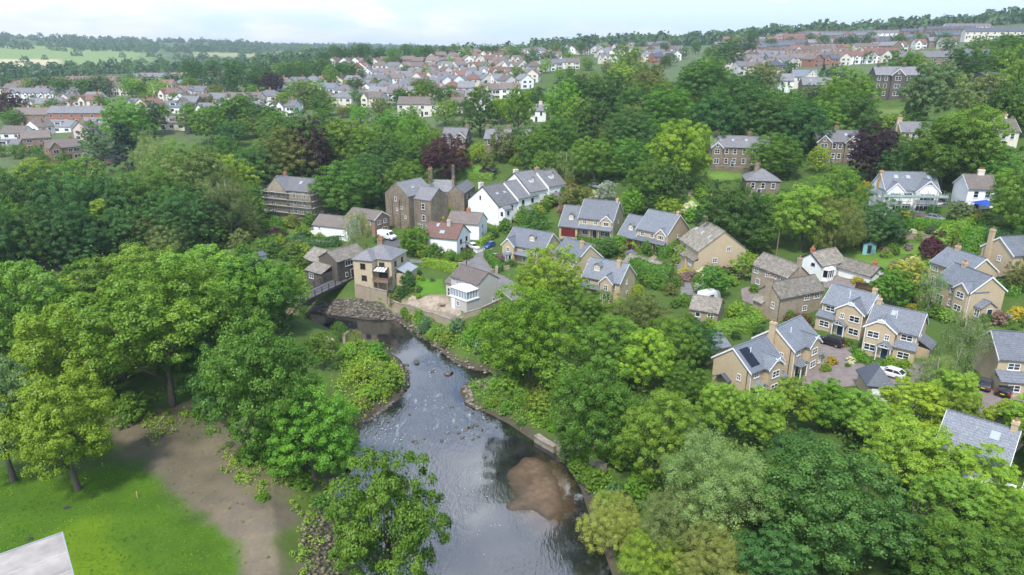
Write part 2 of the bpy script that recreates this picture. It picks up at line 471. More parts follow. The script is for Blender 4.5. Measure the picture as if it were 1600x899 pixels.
def gen_crown(kind, seed, lod):
    """leaf clumps spread over the lobes of a crown; unit tree of height 1"""
    p = CROWN[kind]
    rs = np.random.RandomState(seed)
    q = {'hi': (1.15, 1.6, 150, .76), 'mid': (1.0, 1.1, 52, 1.3), 'lo': (.8, .6, 24, 2.4)}[lod]
    nl, nc, nleaf, lscale = max(5, int(p['nl'] * q[0])), max(5, int(p['nc'] * q[1])), q[2], q[3]
    cz = (p['zb'] + 1) / 2; hz = (1 - p['zb']) / 2
    C, LR, N = [], [], []
    for i in range(nl):
        t = (i + .5) / nl
        zz = 1 - 1.85 * t if kind not in ('shrub', 'topiary') else 1 - 1.0 * t
        rr = math.sqrt(max(0, 1 - zz * zz))
        a = i * 2.39996 + rs.rand() * .7
        w = p['wide'] * (.85 + .3 * rs.rand())
        prof = 1.0
        if kind == 'conifer':
            zz = 1 - 2 * t; rr = 1.0; prof = .15 + .85 * t; w = .75
        if kind == 'poplar':
            zz = 1 - 1.95 * t; rr = .55 + .25 * rs.rand(); w = .9
        c = np.array([math.cos(a) * rr * p['R'] * w * prof, math.sin(a) * rr * p['R'] * w * prof, cz + zz * hz * (w if kind not in ('conifer', 'poplar') else .9)])
        if kind in ('shrub', 'topiary'):
            c[2] = .12 + zz * .5 * w / .62
        C.append(c); LR.append(p['lr'] * p['R'] * (.75 + .5 * rs.rand()) * (prof if kind == 'conifer' else 1))
    C.append(np.array([0, 0, cz])); LR.append(p['R'] * .55)
    LP, LN, LT = [], [], []
    ctr = np.array([0, 0, cz - hz * .25])
    lim = {'hi': .88, 'mid': .84, 'lo': .75}[lod]; csc = {'hi': .80, 'mid': .86, 'lo': 1.1}[lod]
    for c, lr in zip(C, LR):
        out = unit(c - ctr)
        lobe_t = rs.rand()
        d = unit(rs.normal(size=(nc * 4, 3)) + out * .75 + np.array([0, 0, .25]))
        # keep directions that are apart from one another
        keep = []
        for x in d:
            if all((x * y).sum() < lim for y in keep): keep.append(x)
            if len(keep) >= nc: break
        for x in keep:
            if rs.rand() < p['sparse'] * .25: continue
            k = c + x * lr * np.array([1, 1, .85]) * (.72 + .42 * rs.rand())
            cr = p['cr'] * (.6 + .8 * rs.rand()) * csc
            n = int(nleaf * (.7 + .6 * rs.rand()))
            dd = unit(rs.normal(size=(n, 3)) + (x * .55 + np.array([0, 0, .45])))
            rad = cr * (rs.rand(n) ** .45)[:, None]
            pos = k + dd * rad * np.array([1.15, 1.15, .8])
            if p['droop'] > .4:
                pos[:, 2] -= (rs.rand(n) ** 2) * cr * p['droop'] * 1.1
            nr = unit(dd * .7 + x * .35 + np.array([0, 0, .45]) + rs.normal(size=(n, 3)) * .45)
            LP.append(pos); LN.append(nr)
            ct = rs.rand()
            LT.append(np.clip(.30 * lobe_t + .28 * ct + .42 * rs.rand(n), 0, 1))
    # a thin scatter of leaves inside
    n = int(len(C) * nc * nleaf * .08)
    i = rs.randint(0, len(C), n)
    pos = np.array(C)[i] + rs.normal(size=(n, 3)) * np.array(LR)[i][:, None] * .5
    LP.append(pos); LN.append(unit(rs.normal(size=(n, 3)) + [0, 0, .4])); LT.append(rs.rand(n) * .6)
    pos = np.concatenate(LP); nr = np.concatenate(LN); tone = np.concatenate(LT)
    ok = pos[:, 2] > p['zb'] * .5 + .01
    pos, nr, tone = pos[ok], nr[ok], tone[ok]
    V, F = leaf_quads(pos, nr, p['leaf'] * lscale, rs, .8 if kind not in ('willow', 'birch') else .5, p['droop'])
    return V, F, tone, C

def trunk_mesh(kind, seed, C, mat):
    rs = random.Random(seed)
    p = CROWN[kind]
    mb = MB()
    tr = {'maple': .026, 'forked': .022, 'round': .024, 'ash': .02, 'open': .017, 'willow': .022, 'birch': .011, 'poplar': .014, 'conifer': .014, 'shrub': .02, 'topiary': .02}[kind]
    top = .55 if kind not in ('conifer', 'poplar', 'birch') else .9
    bx, by = rs.uniform(-.015, .015), rs.uniform(-.015, .015)
    axis = [Vector((0, 0, -.06)), Vector((0, 0, .02)), Vector((bx, by, .18)), Vector((bx * 2, -by, .36)), Vector((0, by, top))]
    mb.tube(axis, [tr * 1.35, tr * 1.1, tr * .85, tr * .65, tr * .25], 8)
    limbs = sorted(C[:-1], key=lambda c: rs.random())[:9 if kind in ('ash', 'open', 'round', 'willow') else 6]
    for c in limbs:
        c = Vector(c)
        z0 = max(.14, min(top - .1, c.z - .22 - rs.random() * .1))
        s = Vector((bx, by, z0))
        mid = s.lerp(c, .5) + Vector((rs.uniform(-.02, .02), rs.uniform(-.02, .02), -.02))
        mb.tube([s, mid, c], [tr * .5, tr * .32, tr * .12], 5)
        if kind in ('open', 'ash'):
            for _ in range(3):
                e = c + Vector((rs.uniform(-.1, .1), rs.uniform(-.1, .1), rs.uniform(0, .1)))
                mb.tube([mid.lerp(c, .6), e], [tr * .16, tr * .06], 4)
    return mb.mesh('trunk', mat, True)

TREE_LIB = {}
def tree_lib(kind, lod, var):
    key = (kind, lod, var)
    if key not in TREE_LIB:
        seed = (sum(map(ord, kind)) * 7 + var * 31) % 9973
        V, F, tone, C = gen_crown(kind, seed, lod)
        cm = np_mesh('crown', V, F, M['leaf'], tone)
        tm = trunk_mesh(kind, seed, C, M['bark_pale'] if kind == 'birch' else M['bark'])
        TREE_LIB[key] = (cm, tm, float(np.percentile(np.hypot(V[:, 0], V[:, 1]), 97)), float(V[:, 2].max()))
    return TREE_LIB[key]

# base colours of foliage
G = {'g': (.080, .165, .020), 'd': (.046, .108, .022), 'l': (.135, .230, .026), 'y': (.170, .262, .022), 'p': (.045, .020, .026), 'w': (.165, .215, .058), 'syc': (.052, .128, .030), 'bank': (.056, .138, .018),
     'b': (.115, .165, .055), 'c': (.026, .055, .026), 'e': (.085, .150, .062), 'gold': (.30, .27, .028), 'lush': (.095, .205, .016), 'o': (.115, .145, .034),
     'wy': (.27, .29, .055), 'wh': (.48, .50, .36), 'rust': (.14, .085, .035), 'grey': (.20, .24, .19), 'pd': (.07, .025, .035), 'pink': (.22, .16, .15)}
CWORD = {'syc': 'deep green', 'bank': 'deep green', 'g': 'mid green', 'd': 'dark green', 'l': 'light green', 'y': 'yellow-green', 'p': 'dark purple', 'w': 'grey-green', 'b': 'dull green', 'c': 'blackish green',
     'e': 'bluish green', 'gold': 'golden yellow', 'lush': 'lush bright green', 'o': 'olive green', 'wy': 'straw yellow', 'wh': 'cream flowering', 'rust': 'rust brown',
     'grey': 'silver grey', 'pd': 'purple leaved', 'pink': 'pink flowering'}
KWORD = {'maple': 'broad', 'forked': 'wide', 'round': 'broad', 'ash': 'loose-crowned', 'open': 'sparse', 'willow': 'feathery', 'birch': 'weeping', 'poplar': 'columnar', 'conifer': 'conical', 'shrub': 'rounded', 'topiary': 'clipped'}
THINGS = []     # (obj, noun phrase, photo x, photo y, group, explicit label or None)
CAT = {'maple': 'tree', 'forked': 'tree', 'round': 'tree', 'ash': 'tree', 'open': 'tree', 'willow': 'tree', 'birch': 'tree', 'poplar': 'tree', 'conifer': 'tree', 'shrub': 'shrub', 'topiary': 'shrub'}
NAMES = {'maple': 'maple_tree', 'forked': 'ash_tree', 'round': 'broadleaf_tree', 'ash': 'ash_tree', 'open': 'ash_tree', 'willow': 'willow_tree', 'birch': 'birch_tree', 'poplar': 'poplar_tree', 'conifer': 'conifer_tree', 'shrub': 'shrub', 'topiary': 'topiary_shrub'}
TREE_POS = []
HFP = []        # footprints of the houses
def clear_of_houses(x, y, pad):
    for ax, ay, yaw, w in HFP:
        dx, dy = x - ax, y - ay
        u, v = dx * math.cos(yaw) + dy * math.sin(yaw), -dx * math.sin(yaw) + dy * math.cos(yaw)
        if -1.5 - pad < u < w + 1.5 + pad and -1.5 - pad < v < 11.5 + pad: return False
    return True

def put_tree(x, y, z, H, W, kind, col, label=None, group=None, lod=None, jitter=.12, nm=None):
    for _ in range(14):
        if clear_of_houses(x, y, min(W * .3, 1.2)): break
        q = math.hypot(x, y) * (1 if CAT[kind] == 'shrub' else -1); x -= x / q; y -= y / q; z = zt(x, y)
    d = math.sqrt(x * x + y * y + (z - CAMZ) ** 2)
    px = W * FPX / d
    if lod is None: lod = 'hi' if px > 62 and kind not in ('shrub', 'topiary') else 'mid' if px > 15 else 'lo'
    nv = {'hi': 3, 'mid': 3, 'lo': 2}[lod]
    if kind in ('birch', 'poplar', 'conifer', 'open', 'maple', 'forked'): nv = min(nv, 2)
    cm, tm, rad, top = tree_lib(kind, lod, rnd.randrange(nv))
    c = G[col] if isinstance(col, str) else col
    j = 1 + rnd.uniform(-jitter, jitter) * 1.7
    hue = rnd.uniform(-.10, .20)
    cc = (c[0] * j * (1 + hue), c[1] * j, c[2] * j * (1 - hue), 1)
    sx = W / (2 * rad); sz = H / top
    if kind in ('shrub', 'topiary'):
        o = link(nm or ('flowering_shrub' if col in ('gold', 'wh', 'pink', 'rust') else 'ornamental_shrub' if col in ('pd', 'grey', 'e', 'y') else NAMES[kind]), cm, None, (x, y, z - .1)); o.color = cc
        o.scale = (sx, sx, sz); o.rotation_euler = (0, 0, rnd.uniform(0, 6.28))
    else:
        o = empty(NAMES[kind], (x, y, z), rnd.uniform(0, 6.28)); o.scale = (sx, sx, sz)
        t = link('trunk', tm, o)
        k = link('crown', cm, o); k.color = cc
    u, v, _ = proj(x, y, z + H * .55)
    w = CWORD[col] if isinstance(col, str) else 'green'
    if CAT[kind] == 'tree':
        noun = f"{w} {KWORD[kind]} tree"
        grp = group or ('purple-leaved trees' if col == 'p' else 'trees of the valley')
    else:
        noun = f"{w} {KWORD[kind]} {'bush' if nm else 'shrub'}"; grp = group or ('bushes of the river banks' if nm else 'garden shrubs')
    tag(o, None, CAT[kind], grp)
    THINGS.append([o, noun, u, v, label])
    TREE_POS.append((x, y, W / 2))
    return o

def tree_at(cx, ty, w, k, kind='round', col='g', base=None, bx=None, label=None, rmin=42, rmax=2600, group=None, lod=None):
    """a tree seen at photo column cx with its top at row ty and a crown w wide; k = height / width. base = row of its foot if seen"""
    if base is not None:
        p = P(cx if bx is None else bx, base)
        dep = proj(*p)[2]
        W = w * dep / FPX
        if bx is not None:      # it leans out: the foot sits beside the crown
            q = P(cx, base); p = Vector((p.x * .15 + q.x * .85, p.y, max(p.z, .5)))
        lo, hi = 1.0, 60.0
        for _ in range(40):
            m = .5 * (lo + hi)
            if proj(p.x, p.y, p.z + m)[1] > ty: lo = m
            else: hi = m
        return put_tree(p.x, p.y, p.z, lo, W, kind, col, label, group, lod)
    d = ray(cx, ty + .5 * w * k)
    h = math.hypot(d[0], d[1]); ux, uy = d[0] / h, d[1] / h
    rs = np.geomspace(rmin, rmax, 700)
    x, y = ux * rs, uy * rs
    z = zf(x, y)
    dep = y * CP - (z - CAMZ) * SP
    W = w * dep / FPX
    H = k * W
    tp = 449.5 - FPX * (y * SP + (z + H - CAMZ) * CP) / (y * CP - (z + H - CAMZ) * SP)
    i = np.nonzero((tp <= ty) & (z > .4))[0]
    i = i[0] if len(i) else np.argmin(abs(tp - ty))
    return put_tree(float(x[i]), float(y[i]), float(z[i]), float(H[i]), float(W[i]), kind, col, label, group, lod)

def shrub_at(px, py, w, k=.8, col='g', kind='shrub', label=None, group=None, nm=None):
    p = P(px, py)
    W = w * proj(*p)[2] / FPX
    return put_tree(p.x, p.y, p.z, k * W, W, kind, col, label, group, nm=nm)

def hedge(pts, w, h, col, label, lod=1.0, top=None):
    """clipped hedge along ground spots of the photograph"""
    g = [P(*q) for q in pts]
    Q = []
    for a, b in zip(g[:-1], g[1:]):
        n = max(1, int((b - a).length / 1.2))
        for i in range(n): Q.append(a.lerp(b, i / n))
    Q.append(g[-1])
    mb = MB(); rs = np.random.RandomState(len(THINGS) * 3 + 7)
    LP, LN = [], []
    for i, c in enumerate(Q):
        t = (Q[min(i + 1, len(Q) - 1)] - Q[max(i - 1, 0)]); t.z = 0; t.normalize()
        s = Vector((-t.y, t.x, 0))
        z0 = zt(c.x, c.y)
        for sgn in (-1, 1):
            for zz in (-.4, h):
                p = c + s * (sgn * (w / 2 - .12)); mb.v.append(Vector((p.x, p.y, z0 + zz - (.12 if zz > 0 else 0))))
        n = int(1.2 * (2 * h + w) * 20 * lod)
        u = rs.rand(n) * (2 * h + w)
        al = (rs.rand(n) - .5) * 1.4
        for uu, aa in zip(u, al):
            q = c + t * aa
            if uu < h: p, nn = q - s * (w / 2) + Vector((0, 0, uu)), -s
            elif uu < h + w: p, nn = q + s * (uu - h - w / 2) + Vector((0, 0, h)), Vector((0, 0, 1))
            else: p, nn = q + s * (w / 2) + Vector((0, 0, uu - h - w)), s
            p = p + nn * rs.normal(0, .09)
            LP.append((p.x, p.y, z0 + (p.z - c.z))); LN.append(nn)
    for i in range(len(Q) - 1):
        a = i * 4; b = a + 4
        mb.f += [[a, b, b + 1, a + 1], [a + 1, b + 1, b + 3, a + 3], [a + 3, b + 3, b + 2, a + 2]]
    e = (len(Q) - 1) * 4
    mb.f += [[0, 1, 3, 2], [e, e + 2, e + 3, e + 1]]
    LP, LN = np.array(LP), np.array([tuple(v) for v in LN])
    LN = unit(LN + rs.normal(size=LN.shape) * .5 + [0, 0, .2])
    V, F = leaf_quads(LP, LN, .34 / math.sqrt(lod), rs, .8)
    nb = len(mb.v)
    V = np.concatenate([np.array([tuple(v) for v in mb.v]), V]); F = np.concatenate([np.array(mb.f), F + nb])
    tone = np.concatenate([np.full(len(mb.f), .2), rs.rand(len(F) - len(mb.f)) * .8 + hash_noise(LP[:, 0], LP[:, 1], 2.) * .2])
    o = link('hedge', np_mesh('hedge', V, F, M['leaf'], tone)); c = G[col] if isinstance(col, str) else col
    o.color = (*c, 1)
    tag(o, label, 'hedge', 'garden hedges')
    m = g[len(g) // 2]
    u, v, _ = proj(*m)
    THINGS.append([o, 'clipped hedge', u, v, label])
    return o

def in_poly(poly, x, y):
    c = False; n = len(poly)
    for i in range(n):
        ax, ay = poly[i]; bx, by = poly[(i + 1) % n]
        if (ay > y) != (by > y) and x < (bx - ax) * (y - ay) / (by - ay) + ax: c = not c
    return c

def vegetation(name, polys, dens, size, height, cols, label, seed, clump=14, zmin=.35, spread=.85, mat='leaf'):
    """uncountable bank growth: leafy tussocks scattered over patches of ground"""
    rs = np.random.RandomState(seed)
    LP, LN, LT = [], [], []
    for poly in polys:
        W = np.array([tuple(P(*q))[:2] for q in poly])
        x0, y0 = W.min(0); x1, y1 = W.max(0)
        n = int((x1 - x0) * (y1 - y0) * dens)
        x = x0 + rs.rand(n) * (x1 - x0); y = y0 + rs.rand(n) * (y1 - y0)
        sd = poly_sd(W, x, y)
        ok = sd < (rs.rand(n) - .6) * 1.5
        x, y = x[ok], y[ok]
        z = zf(x, y)
        ok = (z > zmin) & np.array([clear_of_houses(a_, b_, .3) for a_, b_ in zip(x, y)], bool)
        x, y, z = x[ok], y[ok], z[ok]
        pn = hash_noise(x, y, 4.0) * .6 + hash_noise(x + 40, y, 1.7) * .4
        hh = height * (.15 + 1.6 * pn ** 1.8) * (.6 + .8 * rs.rand(len(x)))
        m = len(x)
        cx = np.repeat(np.stack([x, y, z], 1), clump, 0); H = np.repeat(hh, clump)
        d = unit(rs.normal(size=(m * clump, 3)) + [0, 0, .6]); d[:, 2] = abs(d[:, 2])
        pos = cx + d * (H * (.5 + .5 * rs.rand(m * clump)))[:, None] * [spread, spread, 1.0]
        LP.append(pos); LN.append(unit(d * .7 + [0, 0, .4] + rs.normal(size=d.shape) * .45))
        LT.append(np.clip(np.repeat(.55 * hash_noise(x + 9, y, 3.2) + .35 * rs.rand(m), clump) + rs.rand(m * clump) * .2, 0, 1))
    V, F = leaf_quads(np.concatenate(LP), np.concatenate(LN), size, rs, .6)
    o = link(name, np_mesh(name, V, F, M[mat], np.concatenate(LT)))
    o.color = (*cols, 1)
    tag(o, label, 'vegetation', None, 'stuff')
    return o
# ------------------------------------------------------------------ the ground, water, roads, sky
def WP(pts): return np.array([tuple(P(*q))[:2] for q in pts])
def sst(t): t = np.clip(t, 0, 1); return t * t * (3 - 2 * t)

COVER = [   # (outline in the photo, colour, soft edge m, noise m)
 ([(560, 520), (640, 570), (640, 610), (560, 660), (545, 720), (480, 745), (470, 690), (520, 600), (530, 540)], (.10, .15, .03), 2, 3),
 ([(600, 480), (760, 505), (800, 560), (850, 640), (960, 740), (930, 800), (880, 700), (730, 620), (780, 590), (640, 505)], (.085, .14, .025), 2, 3),
 ([(185, 650), (250, 632), (345, 630), (400, 665), (440, 705), (480, 745), (505, 775), (520, 830), (510, 1000), (330, 1000), (372, 890), (345, 850), (268, 775), (195, 715), (170, 690)], (.160, .134, .088), 1.6, 4.5),
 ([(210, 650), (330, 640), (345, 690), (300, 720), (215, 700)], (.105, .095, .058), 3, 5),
 ([(330, 790), (400, 770), (460, 840), (440, 960), (380, 960)], (.195, .160, .112), 3, 5),
 ([(395, 700), (440, 720), (420, 790), (385, 770)], (.115, .13, .045), 2, 5),
 ([(-260, 700), (0, 735), (100, 745), (170, 728), (215, 728), (268, 775), (330, 825), (375, 890), (385, 1010), (-260, 1010)], (.070, .145, .010), 1.2, 3.0),
 ([(60, 835), (150, 800), (200, 850), (210, 930), (60, 930)], (.115, .195, .008), 2, 4),
 ([(420, 735), (500, 765), (520, 800), (480, 830), (455, 900), (440, 900), (450, 800)], (.10, .15, .025), 1.5, 3),
 ([(640, 437), (690, 436), (696, 462), (650, 462)], (.10, .22, .02), .5, .6),
 ([(600, 462), (700, 462), (720, 497), (690, 500), (600, 480)], (.30, .24, .17), .6, 1.0),
 ([(1075, 306), (1110, 306), (1110, 328), (1068, 330)], (.12, .22, .03), .8, .8),
 ([(1330, 392), (1390, 390), (1408, 405), (1395, 420), (1340, 412)], (.12, .22, .03), .6, .8),
 ([(1370, 374), (1455, 380), (1452, 400), (1400, 398), (1365, 385)], (.12, .22, .03), .6, .8),
 ([(1390, 350), (1470, 355), (1465, 374), (1390, 370)], (.23, .17, .12), 1, 1.5),
 ([(1375, 170), (1450, 172), (1440, 200), (1372, 198)], (.14, .20, .05), 1, 2),
 ([(720, 258), (765, 258), (765, 274), (712, 276)], (.11, .22, .03), 1, 1),
 ([(1105, 268), (1160, 270), (1160, 282), (1105, 282)], (.13, .22, .04), 1, 1),
 ([(1075, 302), (1112, 303), (1112, 309), (1075, 308)], (.30, .24, .18), .4, .4),
 ([(955, 405), (982, 408), (978, 422), (950, 418)], (.13, .2, .04), .5, .5),
 ([(1535, 525), (1570, 528), (1560, 575), (1528, 572)], (.12, .2, .03), .5, .5),
 ([(60, 405), (120, 405), (130, 440), (70, 440)], (.3, .23, .17), 1.5, 3),
 ([(330, 348), (410, 342), (480, 345), (480, 400), (330, 400)], (.09, .15, .03), 2, 2),
 ([(-200, 122), (200, 118), (330, 112), (420, 118), (420, 200), (200, 260), (-200, 260)], (.105, .145, .06), 15, 20),
 ([(430, 80), (800, 74), (830, 95), (860, 210), (480, 200), (400, 150)], (.105, .145, .06), 10, 15),
 ([(930, 64), (1650, 40), (1650, 80), (1500, 140), (1140, 140), (940, 110)], (.105, .145, .06), 10, 15),
 ([(-200, 70), (240, 74), (240, 106), (-200, 106)], (.19, .27, .08), 30, 60),
 ([(-200, 92), (92, 93), (92, 104), (-200, 102)], (.50, .43, .24), 8, 10),
 ([(270, 112), (332, 108), (332, 118), (272, 119)], (.42, .36, .14), 8, 10),
 ([(300, 82), (420, 83), (410, 90), (300, 88)], (.28, .30, .12), 20, 40),
]

def ground():
    az = np.concatenate([np.arange(-180, -48, 6.), np.arange(-48, 48.01, .24), np.arange(54, 180.1, 6.)])
    rr = np.concatenate([[2.], np.geomspace(15, 40, 14)[:-1], np.geomspace(40, 260, 250)[:-1], np.geomspace(260, 6800, 170)])
    A, Rr = np.meshgrid(np.radians(az), rr)
    x, y = Rr * np.sin(A), Rr * np.cos(A)
    z = zf(x.ravel(), y.ravel())
    x, y = x.ravel(), y.ravel()
    na, nr = len(az), len(rr)
    i = np.arange(na * nr).reshape(nr, na)
    F = np.stack([i[:-1, :-1], i[:-1, 1:], i[1:, 1:], i[1:, :-1]], -1).reshape(-1, 4)
    col = np.tile(np.array([.075, .125, .026]), (len(x), 1))
    r = np.hypot(x, y)
    n1 = hash_noise(x, y, 7.) - .5; n2 = hash_noise(x + 50, y, 2.2) - .5
    far = sst((r - 500) / 600)[:, None]
    col = col * (1 - far) + np.array([.075, .12, .04]) * far
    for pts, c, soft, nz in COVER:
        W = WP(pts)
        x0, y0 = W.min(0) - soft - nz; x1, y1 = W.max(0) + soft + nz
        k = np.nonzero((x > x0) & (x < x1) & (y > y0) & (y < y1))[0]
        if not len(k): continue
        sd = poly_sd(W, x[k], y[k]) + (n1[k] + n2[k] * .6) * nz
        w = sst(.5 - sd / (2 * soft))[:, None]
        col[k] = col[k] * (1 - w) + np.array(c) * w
    k = np.nonzero((r < 290) & (y > 20))[0]
    sd = poly_sd(RIVER, x[k], y[k])
    w = sst(1 - (sd + n2[k] * 1.5) / 1.6)[:, None]
    col[k] = col[k] * (1 - w) + np.array([.085, .07, .052]) * w
    # hedge lines between the far fields
    fx = (np.sin(x * .011 + y * .004) * np.cos(y * .006 - x * .002))
    me = np_mesh('ground', np.stack([x, y, z], 1), F, [], None, True)
    a = me.attributes.new('cover', 'FLOAT_COLOR', 'POINT')
    a.data.foreach_set('color', np.concatenate([col, np.ones((len(col), 1))], 1).astype(np.float32).ravel())
    m, t = new_mat('ground_cover')
    at = t.n('ShaderNodeAttribute', attribute_name='cover').outputs['Color']
    tc = t.n('ShaderNodeTexCoord').outputs['Object']
    f1 = t.noise(tc, .22, 6, .65); f2 = t.noise(tc, 1.7, 5, .7); f3 = t.noise(tc, 9., 4, .7)
    c = t.mix(t.rng(f1, .3, .7, 0, 1), t.mix(1., at, (.72, .74, .75), 'MULTIPLY'), t.mix(1., at, (1.25, 1.2, 1.1), 'MULTIPLY'))
    c = t.mix(t.rng(f2, .35, .7, 0, .55), c, t.mix(1., at, (.62, .66, .8), 'MULTIPLY'))
    c = t.mix(t.rng(f3, .5, .75, 0, .45), c, t.mix(1., at, (1.5, 1.4, 1.5), 'MULTIPLY'))
    p = t.n('ShaderNodeBsdfPrincipled', i_Roughness=.95); p.inputs['Specular IOR Level'].default_value = .15
    t.l(c, p.inputs['Base Color'])
    t.l(t.bump(t.math('ADD', f3, f2), .6, .15), p.inputs['Normal'])
    t.out(p.outputs[0])
    me.materials.append(m)
    tag(link('ground', me), 'rolling valley ground of grass, bare soil and fields', None, None, 'structure')
ground()

RAPIDS = [P(606, 682), P(690, 690), P(740, 672), P(680, 578), P(588, 668), P(655, 640)]
def river():
    m, t = new_mat('river_water')
    geo = t.n('ShaderNodeNewGeometry').outputs['Position']
    mp = t.n('ShaderNodeMapping'); mp.inputs['Scale'].default_value = (1.2, .36, 1); mp.inputs['Rotation'].default_value = (0, 0, .4); t.l(geo, mp.inputs['Vector'])
    rough = None
    for q, rad in zip(RAPIDS, (6, 6, 5.5, 5, 5, 6)):
        d = t.n('ShaderNodeVectorMath', operation='DISTANCE'); t.l(geo, d.inputs[0]); d.inputs[1].default_value = (q.x, q.y, 0)
        v = t.rng(d.outputs['Value'], 1.5, rad, 1, 0)
        rough = v if rough is None else t.math('MAXIMUM', rough, v)
    w1 = t.noise(mp.outputs[0], .55, 4, .65); w2 = t.noise(mp.outputs[0], 2.2, 3, .6); w0 = t.noise(geo, .12, 3, .5)
    h = t.math('ADD', t.math('MULTIPLY', w1, .6), t.math('MULTIPLY', w2, .35))
    bmp = t.n('ShaderNodeBump', i_Distance=.3)
    t.l(h, bmp.inputs['Height'])
    st = t.math('ADD', t.rng(w0, .40, .60, .03, .26), t.math('MULTIPLY', rough, .7))
    t.l(st, bmp.inputs['Strength'])
    base = t.mix(t.rng(w0, .35, .65), (.009, .011, .013), (.020, .019, .016))
    bar = Pz(850, 770, 0)      # the bed shows brown through the shallows round the bar
    dv = t.n('ShaderNodeVectorMath', operation='SUBTRACT'); t.l(geo, dv.inputs[0]); dv.inputs[1].default_value = (bar.x, bar.y, 0)
    ds = t.n('ShaderNodeVectorMath', operation='MULTIPLY'); t.l(dv.outputs[0], ds.inputs[0]); ds.inputs[1].default_value = (1, .52, 0)
    dl = t.n('ShaderNodeVectorMath', operation='LENGTH'); t.l(ds.outputs[0], dl.inputs[0])
    sh = t.rng(t.math('ADD', dl.outputs['Value'], t.math('MULTIPLY', t.noise(geo, .5, 4), 2.6)), 3.8, 6.2, 1, 0)
    base = t.mix(sh, base, (.105, .064, .032))
    wf = t.noise(mp.outputs[0], .8, 6, .68)      # broken water over the stones
    fm = t.math('MULTIPLY', t.rng(wf, .56, .76), t.rng(rough, .2, .85))
    d = t.n('ShaderNodeBsdfDiffuse'); t.l(base, d.inputs[0])
    wd = t.n('ShaderNodeBsdfDiffuse'); wd.inputs[0].default_value = (.42, .44, .46, 1)
    g = t.n('ShaderNodeBsdfGlossy', i_Roughness=.07); g.inputs[0].default_value = (1, 1, 1, 1)
    t.l(bmp.outputs[0], g.inputs['Normal'])
    fr = t.n('ShaderNodeFresnel', i_IOR=2.3); t.l(bmp.outputs[0], fr.inputs['Normal'])
    mx = t.n('ShaderNodeMixShader'); t.l(fr.outputs[0], mx.inputs[0]); t.l(d.outputs[0], mx.inputs[1]); t.l(g.outputs[0], mx.inputs[2])
    mf = t.n('ShaderNodeMixShader'); t.l(fm, mf.inputs[0]); t.l(mx.outputs[0], mf.inputs[1]); t.l(wd.outputs[0], mf.inputs[2])
    t.out(mf.outputs[0])
    mb = MB()
    mb.v = [Vector((a, b, 0)) for a, b in RIVER]; mb.f = [list(range(len(RIVER)))[::-1]]; mb.m = [0]
    tag(mb.build('river', m), 'dark river with sky reflections and small rapids', None, None, 'structure')
    # broken white water
    rs = np.random.RandomState(3)
    V, F = [], []
    def flecks(px, py, sx, sy, n, s):
        for _ in range(n):
            c = Pz(px + rs.normal() * sx, py + rs.normal() * sy, 0)
            if poly_sd(RIVER, np.array([c.x]), np.array([c.y]))[0] > -.6: continue
            a0 = rs.rand() * 6.28; k = 6; b = len(V); q = s * (.3 + rs.rand() ** 3 * 2.)
            for i in range(k):
                rr = q * (.5 + rs.rand() * .6)
                V.append((c.x + math.cos(a0 + i * 1.047) * rr * 1.5, c.y + math.sin(a0 + i * 1.047) * rr * .8, .03 + rs.rand() * .03))
            F.append(list(range(b, b + k)))
    for a in ((607, 682, 14, 4, 40, .06), (640, 690, 22, 3, 14, .05), (720, 672, 24, 4, 18, .05), (680, 583, 8, 3, 18, .07), (600, 672, 9, 4, 18, .07), (700, 637, 16, 1, 20, .07)): flecks(*a)
    for i in range(26): flecks(728 + 30 * math.sin(i * .5) + i * 1.2, 730 + i * 5.5, 7, 5, 2, .03)
    flecks(720, 800, 40, 45, 12, .03)
    mb = MB(); mb.v = [Vector(v) for v in V]; mb.f = F; mb.m = [0] * len(F)
    tag(mb.build('foam', simple('white_water', (.62, .64, .66), .6, .1, 5)), 'white water broken over the shallow stones of the river', None, None, 'stuff')
    # the sand bar
    S = [(800, 722), (815, 712), (840, 712), (862, 724), (872, 745), (880, 775), (876, 800), (872, 822), (845, 815), (815, 800), (795, 795), (797, 760)]
    W = np.array([plane_pt(*q, 0) for q in S])
    x0, y0 = W.min(0) - 3; x1, y1 = W.max(0) + 3
    gx, gy = np.meshgrid(np.arange(x0, x1, .3), np.arange(y0, y1, .3))
    nx = gx.shape[1]; ny = gx.shape[0]
    x, y = gx.ravel(), gy.ravel()
    sd = poly_sd(W, x, y)
    z = np.clip(.085 * np.tanh(-(sd + .2) * .42) + (hash_noise(x, y, 2.6) - .5) * .07 + (hash_noise(x, y, .5) - .5) * .018, -.5, .12)
    i = np.arange(nx * ny).reshape(ny, nx)
    F = np.stack([i[:-1, :-1], i[:-1, 1:], i[1:, 1:], i[1:, :-1]], -1).reshape(-1, 4)
    keep = sd[F].min(1) < 2.2
    me = np_mesh('sand_bar', np.stack([x, y, z], 1), F[keep], [], None, True)
    m, t = new_mat('wet_sand')
    geo = t.n('ShaderNodeNewGeometry').outputs['Position']
    sx = t.n('ShaderNodeSeparateXYZ'); t.l(geo, sx.inputs[0])
    f = t.noise(geo, 1.1, 6, .7)
    c = t.mix(t.rng(f, .35, .7), (.115, .075, .042), (.20, .135, .085))
    c = t.mix(t.rng(t.noise(geo, .22, 3), .48, .6, 0, .6), c, (.085, .06, .035))
    c = t.mix(t.rng(t.math('ADD', sx.outputs[2], t.math('MULTIPLY', t.noise(geo, 1.6, 4), .03)), .018, .075, 1, 0), c, (.062, .042, .024))      # soaked sand at the water's edge
    p = t.n('ShaderNodeBsdfPrincipled', i_Roughness=.35); t.l(c, p.inputs['Base Color'])
